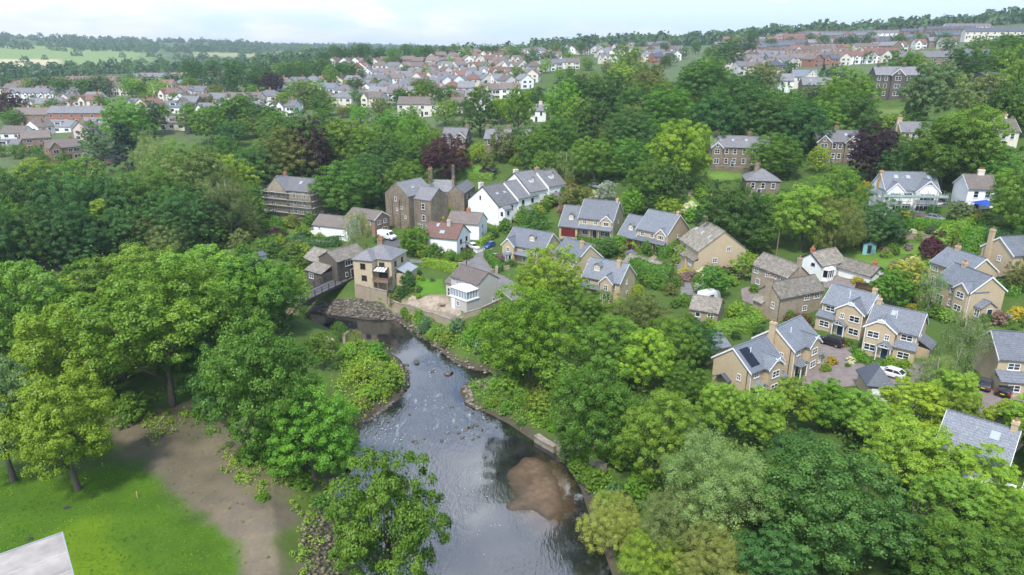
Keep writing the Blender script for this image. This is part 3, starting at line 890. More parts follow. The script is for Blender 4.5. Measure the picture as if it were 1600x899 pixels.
    t.l(t.bump(t.noise(geo, 5, 4), .4, .05), p.inputs['Normal']); t.out(p.outputs[0])
    me.materials.append(m)
    tag(link('sand_bar', me), 'low bar of wet brown sand in the river', None, None, 'structure')
river()

def sheet(name, pts, mat, lift=.06, cell=.7, label=None, kerb=None, world=False):
    W = np.array(pts) if world else WP(pts)
    x0, y0 = W.min(0); x1, y1 = W.max(0)
    gx, gy = np.meshgrid(np.arange(x0 - cell, x1 + cell, cell), np.arange(y0 - cell, y1 + cell, cell))
    ny, nx = gx.shape
    x, y = gx.ravel().copy(), gy.ravel().copy()
    sd = poly_sd(W, x, y)
    i = np.arange(nx * ny).reshape(ny, nx)
    F = np.stack([i[:-1, :-1], i[:-1, 1:], i[1:, 1:], i[1:, :-1]], -1).reshape(-1, 4)
    F = F[(sd[F] < 0).sum(1) >= 2]
    used = np.unique(F)
    for k in used:
        if sd[k] > 0 or sd[k] > -cell * .35:
            best, bp = 1e9, None
            for j in range(len(W)):
                a = W[j]; e = W[(j + 1) % len(W)] - a
                tt = np.clip(((x[k] - a[0]) * e[0] + (y[k] - a[1]) * e[1]) / (e @ e + 1e-9), 0, 1)
                q = a + e * tt; d = (q[0] - gx.ravel()[k]) ** 2 + (q[1] - gy.ravel()[k]) ** 2
                if d < best: best, bp = d, q
            x[k], y[k] = bp
    rm = np.full(nx * ny, -1); rm[used] = np.arange(len(used))
    z = zf(x[used], y[used]) + lift
    o = link(name, np_mesh(name, np.stack([x[used], y[used], z], 1), rm[F], [mat], None, True))
    tag(o, label, None, None, 'structure')
    if kerb:
        mb = MB(); n = len(W)
        for a, b in ((W[j], W[(j + 1) % n]) for j in kerb):
            L = np.hypot(*(b - a)); k = max(1, int(L / 1.0))
            d = (b - a) / L; s = np.array([-d[1], d[0]]) * .07
            for q in range(k):
                p0, p1 = a + d * L * q / k, a + d * L * (q + 1) / k - d * .02
                z0, z1 = zt(*p0) + lift, zt(*p1) + lift
                v = [(*(p0 - s), z0 - .2), (*(p1 - s), z1 - .2), (*(p1 + s), z1 - .2), (*(p0 + s), z0 - .2), (*(p0 - s), z0 + .11), (*(p1 - s), z1 + .11), (*(p1 + s), z1 + .11), (*(p0 + s), z0 + .11)]
                mb.add(v, [(0, 3, 2, 1), (4, 5, 6, 7), (0, 1, 5, 4), (1, 2, 6, 5), (2, 3, 7, 6), (3, 0, 4, 7)])
        tag(mb.build('kerb', M['concrete']), 'stone kerb along the edge of the village road', None, None, 'structure')
    return o

M['asphalt'] = simple('worn_asphalt', (.17, .16, .155), .9, .16, .6, bump=.15)
M['asphalt_dark'] = simple('dark_asphalt', (.09, .09, .092), .9, .16, .6, bump=.15)
M['paving_pink'] = simple('block_paving', (.195, .16, .145), .9, .2, .9, bump=.15)
M['flags'] = simple('pale_flagstones', (.31, .25, .18), .9, .35, 1.2)

sheet('road', [(640, 405), (664, 408), (698, 413), (722, 411), (740, 400), (757, 394), (764, 392), (772, 410), (778, 428), (792, 434), (812, 446), (820, 470), (800, 470), (786, 458),
      (770, 447), (742, 428), (712, 420), (664, 412), (640, 411)], M['asphalt'], label='worn grey asphalt road curving between the cottages', kerb=[1, 2, 3, 12, 13, 14])
sheet('lane', [(592, 372), (640, 374), (640, 385), (628, 395), (640, 404), (640, 411), (618, 404), (604, 385)], M['asphalt_dark'], label='dark lane behind the buff house')
sheet('driveway', [(742, 381), (760, 378), (774, 380), (768, 393), (750, 398)], M['asphalt'], .09, label='short driveway beside the pink-roofed cottage')
sheet('path', [(1057, 412), (1070, 416), (1078, 440), (1086, 462), (1064, 462), (1062, 436)], M['asphalt'], label='narrow lane beside the rubble stone cottage')
sheet('garden_path', [(1010, 408), (1022, 398), (1045, 386), (1060, 381), (1058, 387), (1040, 394), (1026, 404)], M['flags'], label='stony path behind the tall hedge')
sheet('yard', [(1158, 452), (1180, 446), (1195, 462), (1190, 482), (1160, 470)], M['paving_pink'], label='paved yard beside the stone cottage')
sheet('terrace', [(1284, 436), (1300, 428), (1352, 446), (1340, 452), (1288, 450)], M['paving_pink'], label='paved terrace in front of the white bungalow')
sheet('close', [(1276, 540), (1300, 528), (1318, 532), (1340, 548), (1352, 566), (1420, 570), (1460, 560), (1470, 572), (1440, 606), (1380, 600), (1330, 604), (1262, 612), (1238, 608), (1262, 580), (1290, 560)],
      M['paving_pink'], label='block-paved close between the buff houses')
sheet('parking_court', [(1520, 602), (1545, 588), (1590, 594), (1640, 600), (1660, 700), (1560, 672), (1500, 640)], M['paving_pink'], .07, label='paved parking court with two dark cars')
sheet('patio', [(640, 462), (702, 468), (722, 490), (718, 497), (672, 486), (636, 476)], M['flags'], .07, label='pale flagged riverside patio')
sheet('drive', [(877, 370), (925, 372), (960, 376), (975, 388), (1012, 398), (1000, 405), (950, 392), (880, 380)], M['paving_pink'], .06, label='driveway of the buff houses with garages')
sheet('farm_track', [(1060, 296), (1090, 299), (1114, 301), (1114, 306), (1085, 306), (1060, 301)], M['flags'], .06, label='pale track beside the hillside lawn')

# ------------------------------------------------------------------ light
SUN_EL, SUN_AZ = 57.0, 200.0     # azimuth measured clockwise from the view direction: high, behind and a little to one side
def light():
    w = bpy.data.worlds.new('World'); sc.world = w
    w.use_nodes = True
    t = NT.__new__(NT); t.t = w.node_tree; t.t.nodes.clear(); t.L = t.t.links
    sky = t.n('ShaderNodeTexSky', sky_type='NISHITA', sun_disc=False)
    sky.sun_elevation = R(SUN_EL); sky.sun_rotation = R(SUN_AZ); sky.altitude = 100; sky.air_density = 1.0; sky.dust_density = .4; sky.ozone_density = 1.0
    tc = t.n('ShaderNodeTexCoord').outputs['Generated']
    sx = t.n('ShaderNodeSeparateXYZ'); t.l(tc, sx.inputs[0])
    # cloud banks low over the horizon, seen edge on
    mp = t.n('ShaderNodeMapping'); mp.inputs['Scale'].default_value = (4.2, 4.2, 17.0); mp.inputs['Location'].default_value = (1.7, .3, .35); t.l(tc, mp.inputs['Vector'])
    low = t.noise(mp.outputs[0], 1.0, 7, .58)
    bank = t.rng(sx.outputs[0], -.75, .75, .17, -.15)
    hgt = t.rng(sx.outputs[2], .0, .055, .12, -.02)
    fl = t.rng(t.math('ADD', t.math('ADD', low, bank), hgt), .50, .64)
    # broken cloud higher up
    dome = t.noise(tc, 3.0, 6, .6)
    fh = t.rng(dome, .50, .72)
    sel = t.rng(sx.outputs[2], .08, .3)
    f = t.n('ShaderNodeMix', data_type='FLOAT'); t.l(sel, f.inputs[0]); t.l(fl, f.inputs[2]); t.l(fh, f.inputs[3])
    shade = t.noise(mp.outputs[0], 2.3, 4, .6)
    cl = t.mix(t.rng(shade, .35, .65), CLOUD_LO, CLOUD_HI)
    c = t.mix(f.outputs[0], sky.outputs[0], cl)
    low_dim = t.rng(sx.outputs[2], .04, .5, .43, 1.25)      # cloud light is stronger overhead than along the horizon
    blue = t.mix(t.rng(sx.outputs[2], .02, .25, 1, 0), sky.outputs[0], (7.1, 8.9, 10.2))
    c = t.mix(f.outputs[0], blue, cl)
    c = t.mix(1., c, low_dim, 'MULTIPLY')
    bg = t.n('ShaderNodeBackground', i_Strength=SKY_STRENGTH); t.l(c, bg.inputs[0])
    o = t.n('ShaderNodeOutputWorld'); t.l(bg.outputs[0], o.inputs[0])
    ld = bpy.data.lights.new('sun', 'SUN'); ld.energy = SUN_ENERGY; ld.angle = R(SUN_ANGLE); ld.color = (1.0, .955, .88)
    so = bpy.data.objects.new('sun', ld); COL.objects.link(so)
    az = R(SUN_AZ); el = R(SUN_EL)
    d = Vector((math.sin(az) * math.cos(el), math.cos(az) * math.cos(el), math.sin(el)))   # towards the sun
    so.rotation_euler = d.to_track_quat('Z', 'Y').to_euler()
    so.location = d * 100
    sky.sun_rotation = az
    m, tt = new_mat('haze')
    v = tt.n('ShaderNodeVolumePrincipled'); v.inputs['Color'].default_value = (.80, .90, 1.0, 1); v.inputs['Density'].default_value = HAZE; v.inputs['Anisotropy'].default_value = .2
    tt.out(None, v.outputs[0])
    mb = MB().box(-7200, 7200, -7200, 7200, -4, 190)
    tag(mb.build('haze', m), 'thin pale haze that softens the far hills', None, None, 'stuff')
SKY_STRENGTH, SUN_ENERGY, SUN_ANGLE, HAZE = .122, 2.0, 7.0, .00016
CLOUD_LO, CLOUD_HI = (8.2, 8.7, 9.4), (11., 10.8, 10.6)
light()
sc.view_settings.view_transform = 'Standard'
sc.view_settings.look = 'None'
sc.view_settings.exposure = 1.24
sc.view_settings.gamma = 1.0
sc.cycles.use_denoising = True
sc.cycles.max_bounces = 6; sc.cycles.diffuse_bounces = 3; sc.cycles.glossy_bounces = 2; sc.cycles.transmission_bounces = 3; sc.cycles.volume_bounces = 0; sc.cycles.transparent_max_bounces = 4
sc.cycles.caustics_reflective = False; sc.cycles.caustics_refractive = False
# ------------------------------------------------------------------ houses
def face_matrix(blk, face):
    x0, x1, y0, y1 = blk[:4]
    if face == 'f': return Matrix(((1, 0, 0, x0), (0, -1, 0, y0), (0, 0, 1, 0), (0, 0, 0, 1))), x1 - x0      # local: x along wall, y outwards
    if face == 'r': return Matrix(((0, 1, 0, x1), (1, 0, 0, y0), (0, 0, 1, 0), (0, 0, 0, 1))), y1 - y0
    if face == 'l': return Matrix(((0, -1, 0, x0), (-1, 0, 0, y1), (0, 0, 1, 0), (0, 0, 0, 1))), y1 - y0
    return Matrix(((-1, 0, 0, x1), (0, 1, 0, y1), (0, 0, 1, 0), (0, 0, 0, 1))), x1 - x0

WIN_CACHE = {}
def window_meshes(w, h, style, fm):
    key = (round(w, 2), round(h, 2), style, fm)
    if key not in WIN_CACHE:
        mb = MB(); t = .09
        def bar(x0, x1, z0, z1, d=.07):
            mb.box(x0, x1, 0.0, d, z0, z1)
        bar(-w / 2 - .05, w / 2 + .05, -h / 2 - .07, -h / 2 + t - .01, .12)
        bar(-w / 2, w / 2, h / 2 - t, h / 2)
        bar(-w / 2, -w / 2 + t, -h / 2 + t, h / 2 - t); bar(w / 2 - t, w / 2, -h / 2 + t, h / 2 - t)
        n = {'1': 1, '2': 2, '3': 3, '4': 4, 's': 1, 'd': 2, 'g': 2, 't': 3}[style]
        for i in range(1, n):
            x = -w / 2 + w * i / n
            bar(x - .045, x + .045, -h / 2 + t, h / 2 - t, .065)
        if style in 's2d': bar(-w / 2 + t, w / 2 - t, -.03, .03, .06)
        if style == 't': bar(-w / 2 + t, w / 2 - t, h * .2, h * .2 + .06, .06)
        fr = mb.mesh('frame', M[fm])
        g = MB().box(-w / 2 + t * .5, w / 2 - t * .5, .0, .025, -h / 2 + t * .5, h / 2 - t * .5).mesh('pane', M['glass'])
        WIN_CACHE[key] = (fr, g)
    return WIN_CACHE[key]

def eave_pt(px, py, h):
    """the point h above the terrain that the photograph shows at this spot"""
    d = ray(px, py); q = math.hypot(d[0], d[1])
    rs = np.geomspace(50, 1500, 1200)
    x, y = d[0] / q * rs, d[1] / q * rs
    z = zf(x, y) + h
    t = rs / q
    i = np.nonzero(CAMZ + d[2] * t <= z)[0]
    i = i[0] if len(i) else len(rs) - 1
    return Vector((x[i], y[i], z[i]))

class House:
    """one house: its walls, roofs, windows and doors in a frame with x along the front and y into the house"""
    def __init__(s, name, A, B, hz, mats, deep=0.8, zb=None, yaw=None):
        # A, B: the ends of the front eave (or foot) as the photograph shows them, hz above the foot of the house
        if yaw is not None:
            m = eave_pt((A[0] + B[0]) / 2, (A[1] + B[1]) / 2, hz)
            s.w = (B[0] - A[0]) * proj(*m)[2] / FPX / math.cos(R(yaw))
            s.yaw = R(yaw)
            v = Vector((math.cos(s.yaw), math.sin(s.yaw), 0)) * s.w / 2
            m.z -= hz
            s.a, s.b, s.z = m - v, m + v, m.z
            s.root = empty(name, s.a, s.yaw)
            s.mats = mats; s.deep = deep + 3.0
            s.walls = MB(); s.trims = []; s.name = name; s.dist = m.length
            return
        z = zb if zb is not None else 5.0
        for _ in range(30 if zb is None else 1):
            a, b = Pz(*A, z + hz), Pz(*B, z + hz)
            m = (a + b) / 2
            if zb is None: z = .5 * z + .5 * zt(m.x, m.y)
        a.z = b.z = z
        s.w = (b - a).length
        s.yaw = math.atan2(b.y - a.y, b.x - a.x)
        s.root = empty(name, a, s.yaw)
        s.z = z; s.mats = mats; s.deep = deep + 1.5
        s.walls = MB(); s.trims = []; s.name = name
        s.dist = a.length
        s.a, s.b = a, b
    def block(s, x0, x1, y0, y1, h, ridge='x', rise=None, roof=None, eave=.35, verge=.18, kind='gable', z0=None, barge=False, pitch=.8, infill=False, name='roof', wall=True, thick=.16):
        """a box of walls under its own roof; returns the tuple that places windows on it"""
        zb = -s.deep if z0 is None else z0
        span = (y1 - y0) if ridge == 'x' else (x1 - x0)
        rise = span / 2 * pitch if rise is None else rise
        W = s.walls
        mat = M[roof or s.mats['roof']]
        r = MB(); k = rise / (span / 2) if kind in ('gable', 'hip') else 0
        if kind == 'gable':
            if ridge == 'x':
                ym = (y0 + y1) / 2
                if wall: W.prism([(y0, zb), (y1, zb), (y1, h), (ym, h + rise), (y0, h)], x0, x1, 'x')
                e = eave; prof = [(y0 - e, h - k * e + .03), (ym, h + rise + .03), (y1 + e, h - k * e + .03), (y1 + e, h - k * e + .03 + thick), (ym, h + rise + thick + .07), (y0 - e, h - k * e + .03 + thick)]
                r.prism(prof, x0 - verge, x1 + verge, 'x')
                r.box(x0 - verge, x1 + verge, ym - .12, ym + .12, h + rise + thick + .03, h + rise + thick + .13)
                if barge:
                    for xa, xb in ((x0 - verge - .05, x0 - verge + .02), (x1 + verge - .02, x1 + verge + .05)):
                        s.board().prism([(y0 - e - .02, h - k * e - .12), (ym, h + rise - .12), (y1 + e + .02, h - k * e - .12), (y1 + e + .02, h - k * e + thick + .01), (ym, h + rise + thick + .03), (y0 - e - .02, h - k * e + thick + .01)], xa, xb, 'x')
            else:
                xm = (x0 + x1) / 2
                if wall: W.prism([(x0, zb), (x1, zb), (x1, h), (xm, h + rise), (x0, h)], y0, y1, 'y')
                e = eave; prof = [(x0 - e, h - k * e + .03), (xm, h + rise + .03), (x1 + e, h - k * e + .03), (x1 + e, h - k * e + .03 + thick), (xm, h + rise + thick + .07), (x0 - e, h - k * e + .03 + thick)]
                r.prism(prof, y0 - verge, y1 + verge, 'y')
                r.box(xm - .12, xm + .12, y0 - verge, y1 + verge, h + rise + thick + .03, h + rise + thick + .13)
                if barge:
                    tb = s.board().prism([(x0 - e - .02, h - k * e - .12), (xm, h + rise - .12), (x1 + e + .02, h - k * e - .12), (x1 + e + .02, h - k * e + thick + .01), (xm, h + rise + thick + .03), (x0 - e - .02, h - k * e + thick + .01)], y0 - verge - .05, y0 - verge + .02, 'y')
                    if infill:
                        f = .36
                        zz = h + rise * (1 - f)
                        tb.prism([(xm - span / 2 * f, zz), (xm + span / 2 * f, zz), (xm + span / 2 * f, zz + .16), (xm - span / 2 * f, zz + .16)], y0 - verge - .02, y0 - .02, 'y')
                        tb.box(xm - .07, xm + .07, y0 - verge - .02, y0 - .03, zz + .16, h + rise - .1)
                        for q in (-1, 1):
                            tb.prism([(xm + q * .08, zz + .2), (xm + q * .22, zz + .2), (xm + q * .62, zz + .5), (xm + q * .5, zz + .62)], y0 - verge, y0 - .04, 'y')
        elif kind == 'hip':
            if wall: W.box(x0, x1, y0, y1, zb, h)
            e = eave
            X0, X1, Y0, Y1 = x0 - e, x1 + e, y0 - e, y1 + e
            zl = h - .02
            hs = min(X1 - X0, Y1 - Y0) / 2
            rz = h + rise
            if (X1 - X0) >= (Y1 - Y0): R1, R2 = (X0 + hs, (Y0 + Y1) / 2), (X1 - hs + .01, (Y0 + Y1) / 2)
            else: R1, R2 = ((X0 + X1) / 2, Y0 + hs), ((X0 + X1) / 2, Y1 - hs + .01)
            v = [(X0, Y0, zl), (X1, Y0, zl), (X1, Y1, zl), (X0, Y1, zl), (X0, Y0, zl + .14), (X1, Y0, zl + .14), (X1, Y1, zl + .14), (X0, Y1, zl + .14), (*R1, rz), (*R2, rz)]
            f = [(0, 3, 2, 1), (0, 1, 5, 4), (1, 2, 6, 5), (2, 3, 7, 6), (3, 0, 4, 7)]
            if (X1 - X0) >= (Y1 - Y0): f += [(4, 5, 9, 8), (5, 6, 9), (6, 7, 8, 9), (7, 4, 8)]
            else: f += [(4, 5, 8), (5, 6, 9, 8), (6, 7, 9), (7, 4, 8, 9)]
            r.add(v, f)
        elif kind == 'flat':
            if wall: W.box(x0, x1, y0, y1, zb, h)
            r.box(x0 - .15, x1 + .15, y0 - .15, y1 + .15, h + .004, h + .22)
        else:   # 'lean': slopes up from the face named in ridge ('f','r','l','b') to the wall behind
            if wall: W.box(x0, x1, y0, y1, zb, h)
            v = {'f': [(x0, y0 - eave, h), (x1, y0 - eave, h), (x1, y1, h + rise), (x0, y1, h + rise)], 'b': [(x0, y0, h + rise), (x1, y0, h + rise), (x1, y1 + eave, h), (x0, y1 + eave, h)],
                 'r': [(x0, y0, h + rise), (x1 + eave, y0, h), (x1 + eave, y1, h), (x0, y1, h + rise)], 'l': [(x0 - eave, y0, h), (x1, y0, h + rise), (x1, y1, h + rise), (x0 - eave, y1, h)]}[ridge]
            v = [Vector(p) for p in v]; g = .12
            cx = sum(p.x for p in v) / 4; cy = sum(p.y for p in v) / 4
            v = [Vector((p.x + (.1 if p.x > cx else -.1) * (ridge in 'fb'), p.y + (.1 if p.y > cy else -.1) * (ridge in 'lr'), p.z)) for p in v]
            r.add(v + [p + Vector((0, 0, g)) for p in v], [(0, 3, 2, 1), (4, 5, 6, 7), (0, 1, 5, 4), (1, 2, 6, 5), (2, 3, 7, 6), (3, 0, 4, 7)])
        ro = r.build(name, mat, s.root)
        s.lastroof = ro
        return (x0, x1, y0, y1, h, rise, ridge, ro)
    def board(s):
        s.trims.append(MB()); return s.trims[-1]
    def win(s, blk, face, items, style='2', fm='white'):
        """items: (u from the left end of the face, sill-to-head centre z, w, h[, style])"""
        F, L = face_matrix(blk, face)
        for it in items:
            u, z, w, h = it[:4]; st = it[4] if len(it) > 4 else style
            fr, gl = window_meshes(w, h, st, fm)
            o = link('window', fr, s.root); o.matrix_local = F @ Matrix.Translation((u, 0, z))
            p = link('pane', gl, o)
    def door(s, blk, face, u, w=.95, h=2.1, mat='door_navy', z=0.):
        F, L = face_matrix(blk, face)
        mb = MB().box(-w / 2 - .1, w / 2 + .1, 0, .05, -.3, h + .1).box(-w / 2, w / 2, .052, .085, -.05, h, 1)
        o = mb.build('door', [M['white'], M[mat]], s.root); o.matrix_local = F @ Matrix.Translation((u, 0, z))
        hd = MB().box(w / 2 - .16, w / 2 - .08, .087, .14, 1.0, 1.08).build('handle', M['metal'], o)
    def garage(s, blk, face, u, w=4.6, h=2.2, mat='door_red'):
        F, L = face_matrix(blk, face)
        mb = MB().box(-w / 2, w / 2, 0, .05, -.2, h)
        for k in range(4): mb.box(-w / 2 + .05, w / 2 - .05, .052, .075, .05 + k * h / 4, (k + 1) * h / 4 - .06)
        o = mb.build('garage_door', M[mat], s.root); o.matrix_local = F @ Matrix.Translation((u, 0, 0))
    def chimney(s, blk, x, y, top, w=.9, d=.6, mat=None, pots=2, z0=None, to_ground=False):
        mb = MB(); zb = z0 if z0 is not None else (-1.5 if to_ground else blk[4] - .5)
        mb.box(x - w / 2, x + w / 2, y - d / 2, y + d / 2, zb, top)
        mb.box(x - w / 2 - .07, x + w / 2 + .07, y - d / 2 - .07, y + d / 2 + .07, top - .28, top - .1)
        mb.box(x - w / 2 - .01, x + w / 2 + .01, y - d / 2 - .01, y + d / 2 + .01, top + .002, top + .06)
        for i in range(pots):
            px = x + (i - (pots - 1) / 2) * (w / max(pots, 1)) * .9
            mb.tube([(px, y, top), (px, y, top + .25), (px, y, top + .55)], [.15, .12, .13], 8, 1)
        return mb.build('chimney', [M[mat or s.mats['wall']], M['chim_terracotta']], blk[7])
    def skylight(s, blk, side, u, t, w=.8, h=1.1):
        """on the slope that faces side, u along it and t (0 eave - 1 ridge) up it"""
        x0, x1, y0, y1, hh, rise, ridge, ro = blk
        if side in 'fb':
            half = (y1 - y0) / 2; a = math.atan2(rise, half)
            y = y0 + t * half if side == 'f' else y1 - t * half
            F = Matrix.Translation((x0 + u, y, hh + t * rise)) @ Matrix.Rotation(a if side == 'f' else -a, 4, 'X')
        else:
            half = (x1 - x0) / 2; a = math.atan2(rise, half)
            x = x0 + t * half if side == 'l' else x1 - t * half
            F = Matrix.Translation((x, y0 + u, hh + t * rise)) @ Matrix.Rotation(-a if side == 'l' else a, 4, 'Y')
        mb = MB().box(-w / 2, w / 2, -h / 2, h / 2, .12, .26)
        o = mb.build('skylight', M['lead'], ro); o.matrix_local = F
        g = MB().box(-w / 2 + .07, w / 2 - .07, -h / 2 + .07, h / 2 - .07, .262, .28).build('pane', M['skypane'], ro); g.matrix_local = F
        g.name = 'skylight_pane'
    def dormer(s, blk, side, u, t, w=1.6, h=1.3, roof=None, style='2', wall=None, flat=False):
        x0, x1, y0, y1, hh, rise, ridge, ro = blk
        half = (y1 - y0) / 2 if ridge == 'x' else (x1 - x0) / 2
        if side == 'f': Mx = Matrix.Translation((x0 + u, y0 + t * half, hh + t * rise))
        elif side == 'b': Mx = Matrix.Translation((x0 + u, y1 - t * half, hh + t * rise)) @ Matrix.Rotation(math.pi, 4, 'Z')
        elif side == 'r': Mx = Matrix.Translation((x1 - t * half, y0 + u, hh + t * rise)) @ Matrix.Rotation(math.pi / 2, 4, 'Z')
        else: Mx = Matrix.Translation((x0 + t * half, y0 + u, hh + t * rise)) @ Matrix.Rotation(-math.pi / 2, 4, 'Z')
        L = h * half / rise + 1.0
        if flat:
            mb = MB().box(-w / 2, w / 2, -.05, L, -.2, h)
            rf = MB().box(-w / 2 - .15, w / 2 + .15, -.2, L, h + .003, h + .14)
        else:
            mb = MB().prism([(-w / 2, -.2), (w / 2, -.2), (w / 2, h), (0, h + w * .42), (-w / 2, h)], -.05, L + .6, 'y')
            e = .18; k = .84
            rf = MB().prism([(-w / 2 - e, h - k * e + .02), (0, h + w * .42 + .02), (w / 2 + e, h - k * e + .02), (w / 2 + e, h - k * e + .12), (0, h + w * .42 + .13), (-w / 2 - e, h - k * e + .12)], -.25, L + 1.2, 'y')
        d = mb.build('dormer', M[wall or s.mats['wall']], s.root); d.matrix_local = Mx
        rf.build('dormer_roof', M[roof or s.mats['roof']], d)
        fr, gl = window_meshes(w - .3, h * .8, style, 'white')
        o = link('dormer_window', fr, d); o.matrix_local = Matrix.Translation((0, -.055, h * .48)) @ Matrix(((1, 0, 0, 0), (0, -1, 0, 0), (0, 0, 1, 0), (0, 0, 0, 1)))
        # glass sits just in front of the cheek, inside the frame
        p = link('dormer_pane', gl, d); p.matrix_local = o.matrix_local
    def porch(s, blk, face, u, w=2.0, d=1.2, h=2.3, open_=True):
        F, L = face_matrix(blk, face)
        mb = MB()
        for q in (-1, 1):
            mb.box(q * w / 2 - .07, q * w / 2 + .07, d - .14, d, -.4, h)
            mb.box(q * w / 2 - .07, q * w / 2 + .07, 0.0, d - .15, h - .16, h)
            if not open_: mb.box(q * w / 2 - .04, q * w / 2 + .04, .05, d - .15, -.3, h - .8)
        mb.box(-w / 2 + .08, w / 2 - .08, d - .12, d - .02, h - .16, h)
        k = .75; rz = w / 2 * k
        for q in (-1, 1):
            mb.prism([(q * (w / 2 + .22), h - .1), (0, h + rz + .08), (0, h + rz - .12), (q * (w / 2 + .2), h - .26)], d + .02, d + .09, 'y')
        mb.box(-.05, .05, d - .05, d + .02, h, h + rz - .1)
        o = mb.build('porch', M['white'], s.root); o.matrix_local = F @ Matrix.Translation((u, 0, 0))
        rf = MB().prism([(-w / 2 - .25, h - .14), (0, h + rz + .05), (w / 2 + .25, h - .14), (w / 2 + .25, h - .04), (0, h + rz + .16), (-w / 2 - .25, h - .04)], 0.0, d + .15, 'y')
        rf.build('porch_roof', M[s.mats['roof']], o)
    def bay(s, blk, face, u, w=2.4, d=.8, h=2.2, z0=.6, roofm=None):
        F, L = face_matrix(blk, face)
        mb = MB().prism([(-w / 2, 0), (w / 2, 0), (w / 2 - .45, d), (-w / 2 + .45, d)], -.5, z0, 'z')
        o = mb.build('bay_window', M[s.mats['wall']], s.root); o.matrix_local = F @ Matrix.Translation((u, 0, 0))
        g = MB().prism([(-w / 2 + .03, 0), (w / 2 - .03, 0), (w / 2 - .47, d - .04), (-w / 2 + .47, d - .04)], z0 + .004, h, 'z').build('bay_pane', M['glass'], o)
        f = MB()
        cs = [(-w / 2, .04), (-w / 2 + .45, d), (-w / 6 + .1, d), (w / 6 - .1, d), (w / 2 - .45, d), (w / 2, .04)]
        for c in cs: f.box(c[0] - .06, c[0] + .06, c[1] - .05, c[1] + .05, z0, h)
        for zz in (z0 + .004, h - .1):
            f.prism([(-w / 2 - .03, 0), (w / 2 + .03, 0), (w / 2 - .42, d + .03), (-w / 2 + .42, d + .03)], zz, zz + .1, 'z')
        f.build('bay_frame', M['white'], o)
        rf = MB().add([(-w / 2 - .2, 0, h + .02), (w / 2 + .2, 0, h + .02), (w / 2 - .35, d + .2, h + .02), (-w / 2 + .35, d + .2, h + .02), (-w / 2, 0, h + .65), (w / 2, 0, h + .65)],
                      [(3, 2, 1, 0), (0, 3, 4), (3, 2, 5, 4), (2, 1, 5), (0, 4, 5, 1)])
        rf.build('bay_roof', M[roofm or s.mats['roof']], o)
    def pipe(s, x, y, z1, mat='white'):
        MB().tube([(x, y, -1), (x, y, z1)], .06, 6).build('downpipe', M[mat], s.root)
    def finish(s, label, noun='house', cat='house', group=None, wallmats=None):
        s.walls.build('wall', M[s.mats['wall']], s.root)
        for tb in s.trims: tb.build('bargeboard', M[s.mats.get('trim', 'white')], s.root)
        tag(s.root, label, cat, group)
        m = (s.a + s.b) / 2
        u, v, _ = proj(m.x, m.y, m.z + 3)
        THINGS.append([s.root, noun, u, v, label])
        HFP.append((s.a.x, s.a.y, s.yaw, s.w))
        LOG.append((label, round(s.w, 1), round(math.degrees(s.yaw)), round(s.z, 1), round(s.dist)))
        return s
LOG = []; HFP.clear()
def sky_pane():
    m, t = new_mat('skylight_glass')
    p = t.n('ShaderNodeBsdfPrincipled', i_Roughness=.12); p.inputs['Base Color'].default_value = (.35, .38, .42, 1); p.inputs['IOR'].default_value = 1.6
    t.out(p.outputs[0]); return m
M['skypane'] = sky_pane()
EST = dict(wall='buff', roof='slate_blue')
GRP = 'buff stone houses of the new close'

def depth_of(H, C, hz):
    """distance of a third eave corner behind the front line"""
    c = Pz(*C, H.z + hz) - H.a
    return abs(-math.sin(H.yaw) * c.x + math.cos(H.yaw) * c.y)

def close_house(A, B, mirror, label, deepth=7.5, skyl=False):
    """buff detached house of the close: wide front gable, lean-to beside a gabled porch"""
    H = House('house', A, B, 5.0, EST)
    w = H.w
    def X(u): return w - u if mirror else u
    def bx(a, b): return (min(X(a), X(b)), max(X(a), X(b)))
    main = H.block(0, w, .6, deepth, 5.0, 'x', pitch=.78, barge=True)
    x0, x1 = bx(.40 * w, w - .002)
    wing = H.block(x0, x1, -.6, deepth / 2, 5.0, 'y', pitch=.72, barge=True, infill=True, roof='slate_blue')
    a0, a1 = bx(-.25, .385 * w)
    lean = H.block(a0, a1, -.75, .6, 2.5, 'f', rise=.95, kind='lean')
    ww = x1 - x0
    sw = 1.85
    uw = [(ww * (.3 if mirror else .7), 3.75, sw, 1.15, 'd'), (ww * (.76 if mirror else .24), 3.75, .75, 1.0, '2'), (ww * (.26 if mirror else .74), 1.35, sw, 1.2, 'd')]
    H.win(wing, 'f', uw)
    mw = w * .4
    H.win(main, 'f', [(X(.2 * w), 4.05, 1.8, 1.05, 'd')])
    H.win(lean, 'f', [((a1 - a0) * .5, 1.35, 1.85, 1.15, 'd')])
    H.door(wing, 'f', ww * (.76 if mirror else .24)); H.porch(wing, 'f', ww * (.76 if mirror else .24), 2.1, 1.1)
    side = 'r'
    H.win(main, 'r', [(deepth * .4, 3.6, .7, 1.0, '2')]); H.win(main, 'l', [(deepth * .4, 3.6, .7, 1.0, '2')])
    if mirror:
        an = H.block(w + .01, w + 1.9, 2.0, 6.0, 2.3, 'r', rise=1.3, kind='lean'); H.win(an, 'r', [(2., 1.2, 1.2, 1., '2')])
    H.pipe(x1 - .12 if not mirror else x0 + .12, -.68, 4.9); H.pipe(X(.02 * w), .5, 4.9)
    H.chimney(main, X(w - .55), deepth * .55, 5 + deepth * .39 + .9, .75, .6, None, 1)
    if skyl: H.skylight(main, 'f', w * .42, .72)
    MB().tube([(w * .5, deepth * .3, 6.), (w * .5, deepth * .3, 7.9)], .07, 6).build('vent_pipe', M['white'], H.root)
    return H.finish(label, 'house', 'house', GRP)

